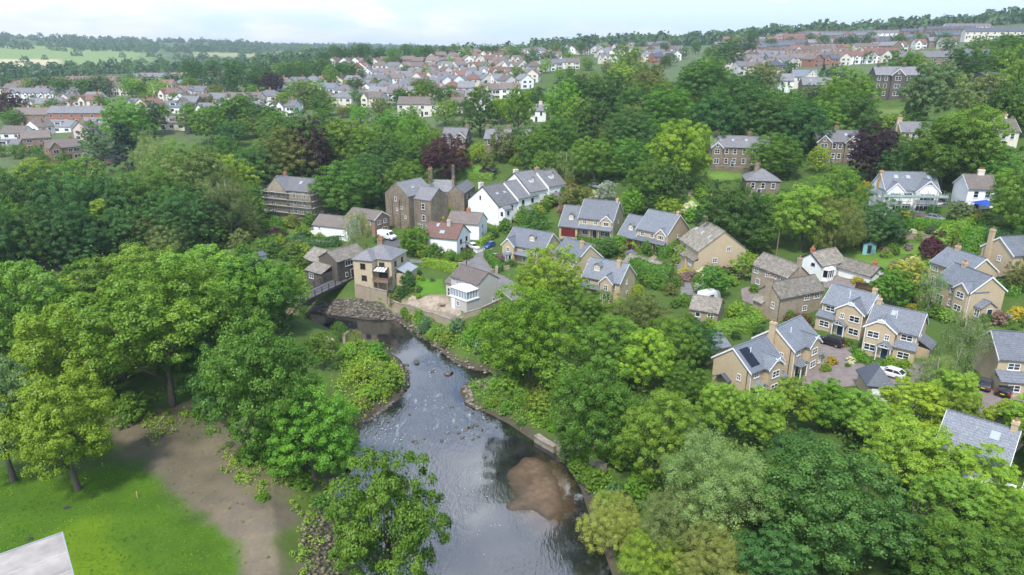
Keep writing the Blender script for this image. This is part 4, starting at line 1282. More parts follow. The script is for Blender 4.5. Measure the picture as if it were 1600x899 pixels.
close_house((1283.6, 473), (1352, 491.2), False, 'buff stone house with a front gable behind the parked black car')
close_house((1354, 507.5), (1433.8, 525.5), True, 'buff stone house with dark blue door above the white parked car', skyl=True)

def corner_house(A, B, C, label, solar=False, chim=True):
    """buff house that turns its tall plain gable to the river"""
    H = House('house', A, B, 5.0, EST)
    w = H.w; D = min(9.5, max(7.0, depth_of(H, C, 5.0)))
    w = max(w, 8.0)
    main = H.block(0, w, 0, D, 5.0, 'x', pitch=.78, barge=True)
    x0, x1 = w * .42, w * .86
    wing = H.block(x0, x1, -1.0, D / 2, 5.0, 'y', pitch=.75, barge=True, infill=True)
    H.win(wing, 'f', [((x1 - x0) * .5, 3.7, 1.75, 1.15, 'd'), ((x1 - x0) * .5, 1.35, 1.75, 1.15, 'd')])
    H.win(main, 'f', [(w * .2, 4.1, 1.2, .9, '2'), (w * .93, 3.9, .8, 1.0, '2')])
    H.win(main, 'l', [(D * .72, 3.4, .7, 1.1, '2')])
    H.door(main, 'f', w * .22); H.porch(main, 'f', w * .22, 2.0, 1.3)
    ln = H.block(x1 + .05, w + .2, -.9, .01, 2.4, 'f', rise=.7, kind='lean'); H.win(ln, 'f', [((w - x1) * .5, 1.3, .9, 1.0, '2')])
    H.pipe(.08, -.08, 4.9, 'white'); H.pipe(-.08, .5, 5.0, 'black_trim')
    if solar:
        half = D / 2; a = math.atan2(main[5], half)
        F = Matrix.Translation((w * .2, half * .5, 5.0 + main[5] * .5)) @ Matrix.Rotation(a, 4, 'X')
        for i in range(2):
            for j in range(2):
                o = MB().box(-1.0 + i * 1.03, .0 + i * 1.03, -1.65 + j * 1.66, .0 + j * 1.66, .2, .26).build('solar_panel', M['solar'], H.root); o.matrix_local = F
    if chim: H.chimney(main, -.25, D * .55, 5 + main[5] + 1.0, .6, 1.0, None, 1, to_ground=True)
    MB().tube([(w * .3, D * .3, 6.), (w * .3, D * .3, 7.8)], .07, 6).build('vent_pipe', M['white'], H.root)
    return H.finish(label, 'house', 'house', GRP)

corner_house((1241, 548), (1279, 528), (1181.5, 526), 'buff stone house at the corner of the close with a tall plain chimney gable')
H = corner_house((1173, 582), (1222.7, 562), (1116, 560), 'buff stone house with black solar panels on its slate roof', solar=True, chim=False)
# door canopy on its gable
MB().prism([(3.2, 2.1), (4.6, 3.0), (6.0, 2.1), (6.0, 2.25), (4.6, 3.15), (3.2, 2.25)], -1.0, 0.0, 'x').build('canopy', M['slate_dark'], H.root)

def upper_house(A, B, C, label, porch=True, smallgable=True, hip=False, chim=True, wmin=8.5):
    H = House('house', A, B, 5.0, EST)
    D = min(9.5, max(7.0, depth_of(H, C, 5.0))); w = max(H.w, wmin)
    H.root.location = H.root.location - Vector((math.cos(H.yaw), math.sin(H.yaw), 0)) * (w - H.w)
    main = H.block(0, w, 0, D, 5.0, 'x', pitch=.75, barge=True)
    if smallgable:
        g = H.block(w * .62, w * .97, -.5, D / 2, 5.0, 'y', pitch=.8, barge=True)
        H.win(g, 'f', [(w * .17, 3.9, 1.7, 1.1, 'd'), (w * .17, 1.4, 1.7, 1.1, 'd')])
    H.win(main, 'f', [(w * .5, 3.9, .8, 1.1, '2'), (w * .5, 1.5, .8, 1.2, '2'), (w * .15, 3.9, 1.2, 1.0, '2'), (w * .2, 1.15, 1.7, 2.1, '2')])
    H.pipe(.1, -.08, 4.9); H.pipe(w - .05, -.1, 4.9)
    if porch:
        pb = H.block(w + .01, w + 1.6, D * .18, D * .62, 2.3, 'x', pitch=.7, eave=.2); H.win(pb, 'f', [(.8, 1.3, 1.1, 1.5, '2')]); H.door(pb, 'r', D * .25)
    else: H.win(main, 'r', [(D * .4, 3.6, .8, 1.1, '2')])
    if chim: H.chimney(main, w * .25, D * .5, 5 + main[5] + .9, .8, .7, None, 2)
    return H.finish(label, 'house', 'house', GRP)

upper_house((1473.4, 438.4), (1518.4, 456.8), (1576, 456), 'buff stone house with a porch on its gable behind the white-barked birch')
upper_house((1460, 410), (1512, 428), (1562, 425), 'buff stone house half hidden behind another buff house above the birch', porch=False)
H = House('house', (1584, 399), (1640, 395), 5.0, EST)
D = min(10, max(7, depth_of(H, (1543.5, 385), 5.0)))
b = H.block(0, H.w, 0, D, 5.0, 'x', pitch=.75, barge=True); H.win(b, 'l', [(D * .6, 3.6, .75, 1.1, '2')]); H.chimney(b, -.3, D * .75, 5 + b[5] + 1.2, .6, .9, None, 1, to_ground=True)
g = H.block(2.5, 6.5, -1, D / 2, 5.0, 'y', pitch=.8, barge=True); H.win(g, 'f', [(2, 3.7, 1.7, 1.1, 'd')])
H.finish('buff stone house with a tall chimney above the clipped tree, highest of the close', 'house', 'house', GRP)

# roofs at the right foot of the photo
H = House('house', (1462, 697), (1574, 733), 5.0, EST)
b = H.block(0, H.w, 0, 8.5, 5.0, 'x', pitch=.72, barge=True); H.skylight(b, 'f', H.w * .72, .7, 1.0, 1.2); H.win(b, 'f', [(2, 3.8, 1.8, 1.1, 'd'), (6, 3.8, 1.8, 1.1, 'd'), (10, 3.8, 1.8, 1.1, 'd'), (3, 1.3, 1.8, 1.1, 'd')])
cons = H.block(3.5, 8.5, -3.2, -.01, 2.2, 'f', rise=1.0, kind='lean', roof='white', name='conservatory_roof'); H.win(cons, 'f', [(1.2, 1.1, 2.2, 1.8, '3'), (3.7, 1.1, 2.2, 1.8, '3')]); H.win(cons, 'r', [(1.6, 1.1, 2.6, 1.8, '3')])
H.chimney(b, H.w - .5, 4.2, 9.2, .7, .7, None, 1)
H.finish('buff house with long blue slate roof and conservatory among the trees below the parking court', 'house', 'house', GRP)
H = House('house', (1548, 668), (1592, 684), 2.6, EST)
H.block(0, H.w, 0, 5.5, 2.6, 'x', rise=2.6, kind='hip', roof='slate_dark')
H.finish('small dark hip-roofed garage beside the parking court', 'garage', 'garage', 'hip-roofed garages')
H = House('house', (1357, 603), (1396, 606), 2.4, EST)
b = H.block(0, H.w, 0, 5.2, 2.4, 'x', rise=2.5, kind='hip', roof='slate_dark'); H.garage(b, 'f', H.w / 2, 2.4, 2.0, 'white')
H.finish('small dark pyramid-roofed garage in front of the white parked car', 'garage', 'garage', 'hip-roofed garages')
H = House('house', (1562, 560), (1640, 566), 5.0, EST)
b = H.block(0, H.w, 0, 8, 5.0, 'x', pitch=.7, barge=True); H.win(b, 'f', [(2.2, 3.8, 1.7, 1.1, 'd')]); l = H.block(-.2, 6, -2.2, -.01, 2.2, 'f', rise=.9, kind='lean'); H.win(l, 'f', [(2, 1.2, 1.7, 1.1, 'd')])
H.finish('buff house at the photo edge behind the long lawn and wall', 'house', 'house', GRP)
# old stone cottages on the right
OLD = dict(wall='cottage_stone', roof='stone_slate', trim='dark_wood')
H = House('house', (1176.5, 412.7), (1232, 433.7), 4.6, OLD)
D = min(8, max(5.5, depth_of(H, (1265, 430), 4.6)))
b = H.block(0, H.w, 0, D, 4.6, 'x', pitch=.78)
w = H.w
H.win(b, 'f', [(w * .12, 3.5, 1.2, 1.2, '2'), (w * .45, 3.5, 1.1, 1.2, '2'), (w * .66, 3.6, .6, .8, '1'), (w * .86, 3.5, 1.1, 1.2, '2'), (w * .2, 1.2, 1.2, 1.3, '3')]); H.chimney(b, w * .98, D * .5, 8.4, .8, .7, None, 1)
H.finish('long rubble stone cottage with mossy roof, ivy and four upper windows', 'cottage', 'cottage', 'old stone cottages')
H = House('house', (1219, 466), (1287.5, 452.5), 4.4, OLD)
D = min(8, max(5.5, depth_of(H, (1192, 457), 4.4))); w = H.w
b = H.block(0, w, 0, D, 4.4, 'x', pitch=.8)
H.win(b, 'f', [(w * .62, 3.4, 1.3, 1.1, '2'), (w * .85, 3.4, 1.5, 1.2, '3'), (w * .6, 1.2, 1.2, 1.1, '2')]); H.win(b, 'l', [(D * .72, 2.4, .8, 1.3, '2')])
H.chimney(b, -.35, D * .5, 4.4 + b[5] + 1.3, .7, 1.1, None, 1, to_ground=True)
H.pipe(-.05, -.1, 4.3, 'black_trim')
l = H.block(-1.2, -.01, D * .55, D, 2.4, 'l', rise=1.0, kind='lean')
H.finish('rubble stone cottage with big gable chimney and mossy roof beside the paved yard', 'cottage', 'cottage', 'old stone cottages')
# white bungalow
WB = dict(wall='render_white', roof='stone_slate', trim='black_trim')
H = House('bungalow', (1283.7, 415.7), (1316, 409), 3.4, WB)
D = min(9, max(6, depth_of(H, (1247.7, 405), 3.4))); w = max(H.w, 8)
b = H.block(0, w, 0, D, 3.4, 'x', pitch=.72, barge=True); H.bay(b, 'f', 2.2, 2.8, 1.0, 2.4, .6, 'render_white'); H.win(b, 'l', [(D * .65, 3.2, .9, .6, '2')], fm='black_trim')
H.chimney(b, .5, D * .52, 3.4 + b[5] + 1.0, .8, .6, 'chim_terracotta', 2)
# lower wing that runs off along the terrace
wp, wq = Pz(1307.7, 417, H.z + 2.4), Pz(1361.7, 432, H.z + 2.4)
wp.z = wq.z = H.z
wing = House('wing', (1307.7, 417), (1361.7, 432), 2.4, WB, zb=H.z)
bw = wing.block(0, wing.w, 0, 5.2, 2.4, 'x', pitch=.6, barge=True)
L = wing.w
wing.win(bw, 'f', [(L * .35, 1.65, 1.3, 1.1, '2'), (L * .68, 1.55, 1.3, 1.0, '2')], fm='black_trim'); wing.door(bw, 'f', L * .16, mat='black_trim'); wing.win(bw, 'r', [(3.6, 1.4, 1.3, 1.2, '2')], fm='black_trim')
wing.chimney(bw, L - 1.2, 2.6, 4.9, .8, .6, 'chim_terracotta', 2)
wing.walls.build('wing_wall', M['render_white'], wing.root); [tb.build('wing_bargeboard', M['black_trim'], wing.root) for tb in wing.trims]
INV = Matrix.Translation(H.root.location) @ Matrix.Rotation(H.yaw, 4, 'Z')
WM = INV.inverted() @ (Matrix.Translation(wing.root.location) @ Matrix.Rotation(wing.yaw, 4, 'Z'))
for ch in list(wing.root.children):
    ml = ch.matrix_local.copy(); ch.parent = H.root; ch.matrix_local = WM @ ml
bpy.data.objects.remove(wing.root)
H.finish('low white rendered bungalow with black window frames, bow window and long wing', 'bungalow', 'bungalow')

# stone house with stone-slate roof, three floors on the lane
H = House('house', (1063, 373), (1092, 393), 5.6, dict(wall='buff', roof='stone_slate', trim='white'))
D = min(12, max(8, depth_of(H, (1134, 371), 5.6))); w = max(H.w, 7)
b = H.block(0, w, 0, D, 5.6, 'x', pitch=.75)
H.win(b, 'r', [(D * .35, 3.3, 1.1, 1.1, '2'), (D * .62, 5.9, 1.0, 1.0, '2')])
H.win(b, 'f', [(w * .3, 4.6, 2.0, 1.1, '4')])
l1 = H.block(-.2, w * .62, -1.3, -.01, 3.0, 'f', rise=.9, kind='lean'); H.win(l1, 'f', [(w * .3, 2.1, 2.4, 1.3, '4')])
l2 = H.block(w * .63, w + .1, -.9, -.01, 3.2, 'f', rise=.7, kind='lean'); H.win(l2, 'f', [(w * .17, 2.2, 1.6, 1.1, '4')])
for u, t in ((w * .12, .6), (w * .45, .6), (w * .8, .6)): H.skylight(b, 'f', u, t, .9, 1.0)
H.chimney(b, .5, D * .5, 5.6 + b[5] + 1.3, .9, .8, None, 1)
H.finish('warm stone house with mossy stone-slate roof and three skylights by the tall hedge', 'house', 'house')

def garage_house(A, B, C, ga, label, gw=5.2):
    """estate house with a lower garage wing, maroon garage door and a dormer"""
    H = House('house', A, B, 5.2, EST)
    D = min(9.5, max(7.5, depth_of(H, C, 5.2))); w = max(H.w, 8.5)
    b = H.block(0, w, 0, D, 5.2, 'x', pitch=.85, barge=True)
    g = H.block(-gw, -.01, -.9, D - 1.6, 2.7, 'x', pitch=1.05, barge=True)
    H.garage(g, 'f', gw * .5, gw - 1.2, 2.1); H.dormer(g, 'f', gw * .55, .32, 1.4, 1.2)
    H.win(b, 'f', [(w * .18, 4.1, 1.1, 1.1, '2'), (w * .5, 4.1, 1.1, 1.1, '2')])
    sg = H.block(w * .66, w * .96, -.35, D / 2, 4.9, 'y', pitch=.95, barge=True, z0=2.4); H.win(sg, 'f', [(w * .15, 4.1, 1.5, 1.1, '3')])
    H.block(-.02, w * .99, -1.2, -.02, 2.5, 'f', rise=.8, kind='lean', wall=False, z0=0)
    bb = (0, w, -.01, D, 5.2, 1, 'x', b[7])
    H.win(bb, 'f', [(w * .2, 1.3, 1.6, 1.3, '3'), (w * .78, 1.3, 2.4, 1.4, '4')]); H.door(bb, 'f', w * .48, mat='dark_wood')
    for u in (.36, .62, .98): H.walls.box(w * u - .12, w * u + .12, -1.15, -.9, -1, 2.5)
    H.win(b, 'r', [(D * .5, 4.0, .6, .9, '1')]); H.chimney(b, w - .5, D * .5, 5.2 + b[5] + .9, .7, .6, None, 1)
    H.pipe(w - .05, -.1, 5.0, 'white')
    return H.finish(label, 'house', 'house', 'buff houses with maroon garage doors')
garage_house((904.5, 339.6), (958.4, 344.9), (971.6, 330.7), None, 'buff house with maroon garage door and straight hedge, higher up the drive')
garage_house((995.8, 356.6), (1043.5, 366.6), (1071.8, 352.4), None, 'buff house with maroon garage door beside the mossy-roofed stone house')

def chalet(A, B, C, label, hz=4.6, wingpos=None, dorm=True, chim=True, wingw=.3):
    H = House('house', A, B, hz, EST)
    D = min(10, max(7.5, depth_of(H, C, hz))) if C else 8.0
    w = max(H.w, 9)
    b = H.block(0, w, 0, D, hz, 'x', pitch=.85, barge=True)
    if wingpos is not None:
        x0 = w * wingpos; x1 = x0 + w * wingw
        g = H.block(x0, x1, -1.2, D / 2, hz, 'y', pitch=.95, barge=True); H.win(g, 'f', [((x1 - x0) / 2, 3.4, .9, 1.2, '2')]); H.bay(g, 'f', (x1 - x0) / 2, 2.2, .7, 2.2)
        if wingpos < .2: pw = x1 + .1
        H.block(x1 + .02 if wingpos < .3 else .1, (w * .8) if wingpos < .3 else x0 - .05, -1.0, -.02, 2.4, 'f', rise=.7, kind='lean', wall=False)
    H.win(b, 'f', [(w * .5, 3.5, 1.2, 1.1, '2'), (w * .82, 3.5, 1.2, 1.1, '2'), (w * .52, 1.2, 1.4, 1.2, '3'), (w * .15, 3.5, 1.2, 1.1, '3')])
    if dorm: H.dormer(b, 'f', w * (.62 if wingpos is not None and wingpos < .3 else .3), .38, 1.5, 1.2)
    H.win(b, 'r', [(D * .45, 3.9, .6, .9, '1'), (D * .5, 1.3, .8, .9, '1')])
    if chim: H.chimney(b, w * .8, D * .38, hz + b[5] + .9, .8, .7, None, 2)
    return H.finish(label, 'house', 'house', 'buff chalet houses with dormers')
chalet((789, 380), (850, 391.5), None, 'buff house with small bay window and dormer beside the road bend', 4.5, 0.0, True, False)
chalet((910.7, 431), (961, 441), (1006.6, 438.5), 'buff house with dormer and stone chimney in front of the tall curved hedge', 4.6, .55, True, True)
chalet((866, 394.5), (901, 408.5), (932, 405.4), 'buff gabled house half hidden behind the bright trees', 4.6, None, False, True)
# small stone garage and shed
H = House('garage', (1006, 418), (1026, 425), 2.3, OLD)
b = H.block(0, H.w, -1, 4.2, 2.3, 'x', pitch=.7)
b = H.block(-6.5, H.w - .4, -.6, 4.0, 2.2, 'x', pitch=.68); H.garage(b, 'r', 2.2, 2.2, 1.9, 'wood')
H.finish('low stone garage with mossy roof at the end of the tall hedge', 'garage', 'garage')
H = House('barn', (1078, 482), (1122, 489), 2.6, OLD)
b = H.block(0, H.w, 0, 6, 2.6, 'x', pitch=.6); H.win(b, 'f', [(H.w * .3, 1.6, 1.0, 1.0, '1'), (H.w * .75, 1.6, 1.2, 1.0, '2')], fm='white')
H.finish('low rubble stone outbuilding with mossy roof near the white motorhome', 'barn', 'barn')
H = House('garage', (1106, 548), (1140, 540), 2.4, EST)
H.block(0, H.w, 0, 5, 2.4, 'x', pitch=.6); H.finish('low slate-roofed outbuilding left of the solar panel house', 'garage', 'garage')

# ---- riverside
H = House('house', (704.5, 431), (747.4, 445), 5.3, dict(wall='grey_block', roof='tile_brown'))
D = min(8, max(6, depth_of(H, (770.6, 438.8), 5.3))); w = H.w
b = H.block(0, w, 0, D, 5.3, 'x', pitch=.62, verge=.1)
H.win(b, 'f', [(w * .22, 4.3, 1.0, .8, '2'), (w * .5, 4.3, 1.0, .9, '2'), (w * .8, 4.3, 1.2, .9, '2'), (w * .25, 1.6, 1.2, 1.2, '2')]); H.win(b, 'r', [(D * .75, .9, .7, .8, '1')])
an = H.block(-2.4, -.01, .5, D - .5, 3.3, 'x', pitch=.62); H.win(an, 'f', [(1.2, 1.1, 1.3, 1.9, '2')])
cx0, cx1 = w * .40, w * 1.0
c = H.block(cx0, cx1, -3.4, -.01, 2.3, kind='flat', roof='white', name='terrace_slab')
H.door(c, 'f', 1.0, .9, 2.0, 'white'); H.win(c, 'f', [(2.6, 1.3, 1.0, 1.0, '2')])
gl = MB().box(cx0 + .1, cx1 - .1, -3.3, -.05, 2.53, 4.3).build('conservatory', M['skypane'], H.root)
fr = MB()
nx = 6
for i in range(nx + 1):
    x = cx0 + .08 + (cx1 - cx0 - .16) * i / nx; fr.box(x - .05, x + .05, -3.36, -3.26, 2.5, 4.35)
for i in range(5):
    y = -3.3 + 3.2 * i / 4; fr.box(cx0 + .03, cx0 + .13, y - .05, y + .05, 2.5, 4.35); fr.box(cx1 - .13, cx1 - .03, y - .05, y + .05, 2.5, 4.35)
for z in (2.54, 4.28):
    fr.box(cx0 + .02, cx1 - .02, -3.38, -3.24, z, z + .12); fr.box(cx0 + .02, cx0 + .14, -3.23, -.02, z, z + .12); fr.box(cx1 - .14, cx1 - .02, -3.23, -.02, z, z + .12)
fr.build('conservatory_frame', M['white'], gl)
rf = MB(); v = [(cx0 - .1, -3.5, 4.42), (cx1 + .1, -3.5, 4.42), (cx1 + .1, .0, 4.42), (cx0 - .1, .0, 4.42), ((cx0 + cx1) / 2 - .6, -1.7, 5.1), ((cx0 + cx1) / 2 + .6, -.6, 5.1)]
rf.add(v, [(3, 2, 1, 0), (0, 1, 5, 4), (1, 2, 5), (2, 3, 4, 5), (3, 0, 4)]); rf.build('conservatory_roof', M['white'], gl)
H.finish('pale blockwork house with white raised conservatory beside the riverside wall', 'house', 'house')

H = House('house', (558, 402), (611, 406.7), 6.8, dict(wall='buff_pale', roof='slate_grey'))
D = min(11, max(8, depth_of(H, (632.6, 397), 6.8))); w = H.w
b = H.block(0, w, .0, D, 6.8, 'x', rise=2.4, kind='hip')
f = H.block(0, w * .55, -2.0, D / 2, 6.8, 'y', rise=2.0, kind='hip', roof='slate_grey')
H.win(f, 'f', [(w * .28, 5.4, 1.3, 1.3, '2'), (w * .3, 2.6, 1.3, 1.2, '2')], fm='dark_wood')
H.win(b, 'f', [(w * .72, 5.4, 1.4, 1.3, '2'), (w * .75, 2.6, 2.2, 2.0, '3')], fm='dark_wood')
H.win(b, 'r', [(D * .25, 5.4, 1.0, 1.2, '1'), (D * .7, 5.4, 1.0, 1.2, '1'), (D * .3, 2.4, 1.4, 1.2, '2')], fm='dark_wood')
l = H.block(w + .01, w + 2.6, D * .25, D, 3.0, 'r', rise=1.2, kind='lean', roof='lead')
H.chimney(b, w * .45, D * .55, 10.4, 1.3, .7, 'brick_brown', 4)
dk = MB().box(w * .57, w * 1.02, -2.6, -.02, 2.0, 2.2)
for x in (w * .6, w * .99): dk.box(x - .09, x + .09, -2.55, -2.37, -1.5, 2.0)
d = dk.build('balcony', M['wood'], H.root)
rl = MB().box(w * .57, w * 1.02, -2.6, -2.52, 3.05, 3.15)
for i in range(16):
    x = w * .57 + (w * .45) * i / 15; rl.box(x - .04, x + .04, -2.6, -2.53, 2.2, 3.05)
rl.box(w * 1.01, w * 1.02, -2.5, -.1, 2.2, 3.1); rl.build('railing', M['wood'], d)
ca = MB().add([(w * .56, -2.3, 4.3), (w * .92, -2.3, 4.3), (w * .92, -.02, 4.9), (w * .56, -.02, 4.9), (w * .56, -2.3, 4.42), (w * .92, -2.3, 4.42), (w * .92, -.02, 5.02), (w * .56, -.02, 5.02)],
     [(0, 3, 2, 1), (4, 5, 6, 7), (0, 1, 5, 4), (1, 2, 6, 5), (2, 3, 7, 6), (3, 0, 4, 7)]).build('balcony_canopy', M['steel_dark'], H.root)
for i in range(4):
    x = w * (.585 + i * .085); p = MB().add([(x, -2.1, 4.49), (x + w * .06, -2.1, 4.49), (x + w * .06, -.3, 4.96), (x, -.3, 4.96)], [(0, 1, 2, 3)]).build('canopy_pane', M['white'], ca)
H.finish('hip-roofed pale stone house with timber balcony at the bridge end', 'house', 'house')

H = House('house', (498, 402), (519.6, 407.6), 5.0, dict(wall='darkstone', roof='stone_slate'))
D = min(15, max(9, depth_of(H, (553.4, 392.5), 5.0))); w = max(H.w, 6.5)
b = H.block(0, w, 0, D, 5.0, 'y', pitch=.55)
H.win(b, 'r', [(D * .4, 3.9, 2.4, 1.3, '3'), (D * .75, 3.9, 1.6, 1.3, '2'), (D * .3, 1.2, .8, 1.1, '1')]); H.door(b, 'r', D * .5, mat='dark_wood')
l = H.block(-7.5, -.01, 1.0, 8, 3.2, 'x', pitch=.55); H.win(l, 'f', [(3.5, 1.6, 1.2, 1.2, '2')])
p = H.block(-1.5, w * .7, -3, -.01, 2.3, 'f', rise=1.3, kind='lean'); H.win(p, 'f', [(2., 1.2, 1.6, 1.3, '2')])
H.finish('soot-dark stone house with mossy roof facing the bridge road', 'house', 'house')

H = House('house', (489.4, 351), (541.9, 356.6), 3.8, dict(wall='render_white', roof='tile_brown'))
b = H.block(0, H.w, 0, 7, 3.8, 'x', pitch=.62, barge=True); H.win(b, 'f', [(2, 3.0, .6, .6, '1'), (H.w - 1.5, 1.2, 1.0, .5, '1')])
an = H.block(-2.5, -.01, 1, 6, 2.0, kind='flat', roof='tile_brown')
H.finish('long white-walled house with brown tiled roof behind the garden hedge', 'house', 'house')
H = House('house', (541, 337.5), (585, 344), 4.8, dict(wall='brick_brown', roof='tile_brown'))
D = min(9, max(6.5, depth_of(H, (603.7, 338.7), 4.8)))
b = H.block(0, H.w, 0, D, 4.8, 'x', pitch=.55, barge=True); H.win(b, 'r', [(D * .3, 3.7, 1.4, 1.2, '2'), (D * .7, 3.7, 1.4, 1.2, '2'), (D * .65, 1.2, 2.0, 1.6, '2')]); H.win(b, 'f', [(H.w * .8, 3.7, 1.2, 1.1, '2')])
H.finish('brown brick house with big gable windows behind the white van', 'house', 'house')

# stone mill
H = House('mill', (601.4, 302.3), (637.8, 307.6), 9.8, dict(wall='gritstone', roof='slate_grey'))
w = max(H.w, 7.5)
b = H.block(0, w, 0, 11, 9.8, 'y', pitch=.75, verge=.05, eave=.15)
r = H.block(w + .01, w + 6.5, 2.2, 10, 8.9, 'x', pitch=.75, eave=.15, verge=.05)
H.win(b, 'f', [(w * .45, 8.6, .7, 1.3, '1'), (w * .7, 6.2, .7, .7, '1'), (w * .85, 3.6, .6, .8, '1'), (w * .5, 5.6, .6, .9, '1')])
H.win(r, 'f', [(3.6, 7.0, 1.2, 1.7, 's'), (3.6, 3.6, 1.2, 1.7, 's'), (2.2, 1.0, 1.6, 1.2, '2'), (5.0, 1.0, 1.2, 1.2, '2')])
for x in (w * .62, w * .3): H.pipe(x, -.08, 8.5, 'black_trim')
H.pipe(w + .3, 2.1, 8.8, 'lead')
H.skylight(b, 'r', 4.5, .5)
H.finish('tall weathered stone mill with bare gable wall and slate roof', 'mill', 'mill')
# stone houses right of the mill
H = House('house', (679.7, 299.5), (704.6, 300.5), 5.6, dict(wall='gritstone', roof='slate_grey'))
w = H.w
b = H.block(-3, w, 0, 8, 5.6, 'x', pitch=.7, eave=.15, verge=.05); g = H.block(w - .2, w + 5.0, -3.0, 10, 5.9, 'y', pitch=.75, eave=.15, verge=.05)
H.win(b, 'f', [(4.2, 4.4, 1.0, 1.3, '2'), (6.0, 4.4, 1.0, 1.3, '2'), (5.2, 1.5, 1.2, 1.3, '2')]); H.win(g, 'r', [(3.5, 4.4, .9, 1.3, 's'), (7.5, 4.4, .9, 1.3, 's')])
H.chimney(b, -2.6, 4, 12.0, 1.3, .9, 'gritstone', 3, to_ground=True); H.chimney(g, w + .2, 2.5, 9.8, .8, 1.2, 'gritstone', 2); H.chimney(b, w - 1, 6.5, 12.5, .9, .9, 'darkstone', 2)
H.finish('old stone house with tall chimney stacks beside the weathered mill', 'house', 'house')

W1 = dict(wall='render_white', roof='tile_brown', trim='black_trim')
H = House('house', (661, 368.5), (713.5, 374), 4.8, dict(wall='render_white', roof='tile_red', trim='black_trim'))
D = min(9, max(6.5, depth_of(H, (733.4, 362.8), 4.8))); w = H.w
b = H.block(0, w, 0, D, 4.8, 'x', pitch=.72, barge=True)
H.win(b, 'r', [(D * .3, 3.6, 1.1, 1.2, '2'), (D * .72, 3.6, 1.1, 1.2, '2'), (D * .35, 1.2, 1.4, 1.3, '2'), (D * .75, 1.2, 1.4, 1.3, '2')], fm='black_trim')
H.skylight(b, 'f', w * .3, .8); H.skylight(b, 'f', w * .48, .35); H.skylight(b, 'f', w * .54, .35); H.chimney(b, w * .62, D * .42, 4.8 + b[5] + 1.2, 1.0, .7, 'concrete', 2)
H.finish('white cottage with red-brown tiled roof above the road bend', 'cottage', 'cottage')
H = House('house', (698.4, 346.8), (748.2, 350.7), 4.6, dict(wall='render_white', roof='tile_brown'))
D = min(9, max(6.5, depth_of(H, (759, 345), 4.6))); w = H.w
b = H.block(0, w, 0, D, 4.6, 'x', pitch=.72); H.win(b, 'r', [(D * .4, 3.5, 1.2, 1.1, '2'), (D * .4, 1.2, 1.4, 1.3, '2')]); H.chimney(b, w * .55, D * .5, 4.6 + b[5] + 1.1, 1.0, .7, 'chim_terracotta', 2)
H.finish('white cottage with dark brown roof right behind the red-roofed cottage', 'cottage', 'cottage')
WR = dict(wall='render_white', roof='slate_grey', trim='dark_wood')
H = House('house', (731.3, 312), (778.5, 322), 5.2, WR)
w = H.w
b = H.block(0, w, 0, 8, 5.2, 'y', pitch=.72, barge=True, verge=.1); H.win(b, 'f', [(w * .42, 6.6, .6, 1.1, '1')], fm='dark_wood'); H.win(b, 'r', [(2, 3.9, 1.0, 1.2, '2'), (5.5, 3.9, 1.0, 1.2, '2')], fm='dark_wood')
e = H.block(w + .01, w + 2.2, .4, 3.2, 4.4, 'y', pitch=.6); H.win(e, 'f', [(1.1, 3.0, .9, 1.1, '2')], fm='dark_wood'); H.win(e, 'r', [(1.4, 3.2, .8, 1.2, '1')], fm='dark_wood')
H.skylight(b, 'r', 3.0, .55); H.skylight(b, 'r', 6.0, .55); H.chimney(b, w * .36, 1.0, 5.2 + b[5] + .9, .9, 1.3, 'render_cream', 2)
c = H.block(w * .12, w * 1.02, 8.01, 16.5, 6.2, 'y', pitch=.7, verge=.1); H.win(c, 'r', [(2, 4.9, 1.0, 1.2, '2'), (6, 4.9, 1.0, 1.2, '2')], fm='dark_wood')
l = H.block(w * 1.03, w + 2.4, 9, 14, 2.6, 'r', rise=.9, kind='lean')
H.finish('gabled white house with slate roof in front of the white terrace', 'house', 'house')
H = House('house', (782, 291), (827.4, 300.2), 4.8, WR)
w = H.w
b = H.block(0, w, 0, 7.5, 4.8, 'y', pitch=.74, barge=True, verge=.1); H.win(b, 'f', [(w * .6, 1.4, .9, 1.4, '1')], fm='dark_wood'); H.dormer(b, 'r', 3.6, .42, 1.7, 1.2); H.chimney(b, w * .46, .9, 4.8 + b[5] + 1.0, .9, 1.4, 'render_cream', 2)
c = H.block(w * .2, w * 1.05, 7.51, 15, 5.6, 'y', pitch=.72, verge=.1); H.dormer(c, 'r', 3.6, .42, 1.8, 1.3); H.win(c, 'r', [(3, 3.4, 1.2, 1.3, '2')]); H.chimney(c, w * .6, 8.2, 5.6 + c[5] + 1, .9, 1.4, 'cottage_stone', 3)
l = H.block(w * 1.06, w + 3.5, 8.5, 13, 2.5, 'r', rise=.9, kind='lean')
H.finish('white gabled terrace end with dormers above the cottage gardens', 'house', 'house')

# scaffolded stone house on the left
SH = dict(wall='gritstone', roof='slate_grey', trim='dark_wood')
SH['wall'] = 'cottage_stone'
H = House('house', (419, 294), (484, 300), 8.6, SH)
w = max(H.w, 11); D = 8.5
b = H.block(0, w, 0, D, 8.6, 'x', pitch=.72, verge=.12); g = H.block(.3, w * .48, -1.2, D / 2, 8.6, 'y', pitch=.95, verge=.12)
H.win(g, 'f', [(2.3, 7.2, 1.3, 1.5, '2'), (2.3, 4.3, 1.5, 1.6, '2'), (2.3, 1.4, 1.5, 1.6, '2')]); H.win(b, 'f', [(w * .62, 7.2, 1.0, 1.4, '2'), (w * .84, 7.2, 1.2, 1.4, '2'), (w * .62, 4.8, 1.0, 1.4, '2'), (w * .84, 4.8, 1.2, 1.4, '2'), (w * .62, 2.4, 1.2, 1.5, '2'), (w * .85, 2.4, 1.4, 1.6, '2')])
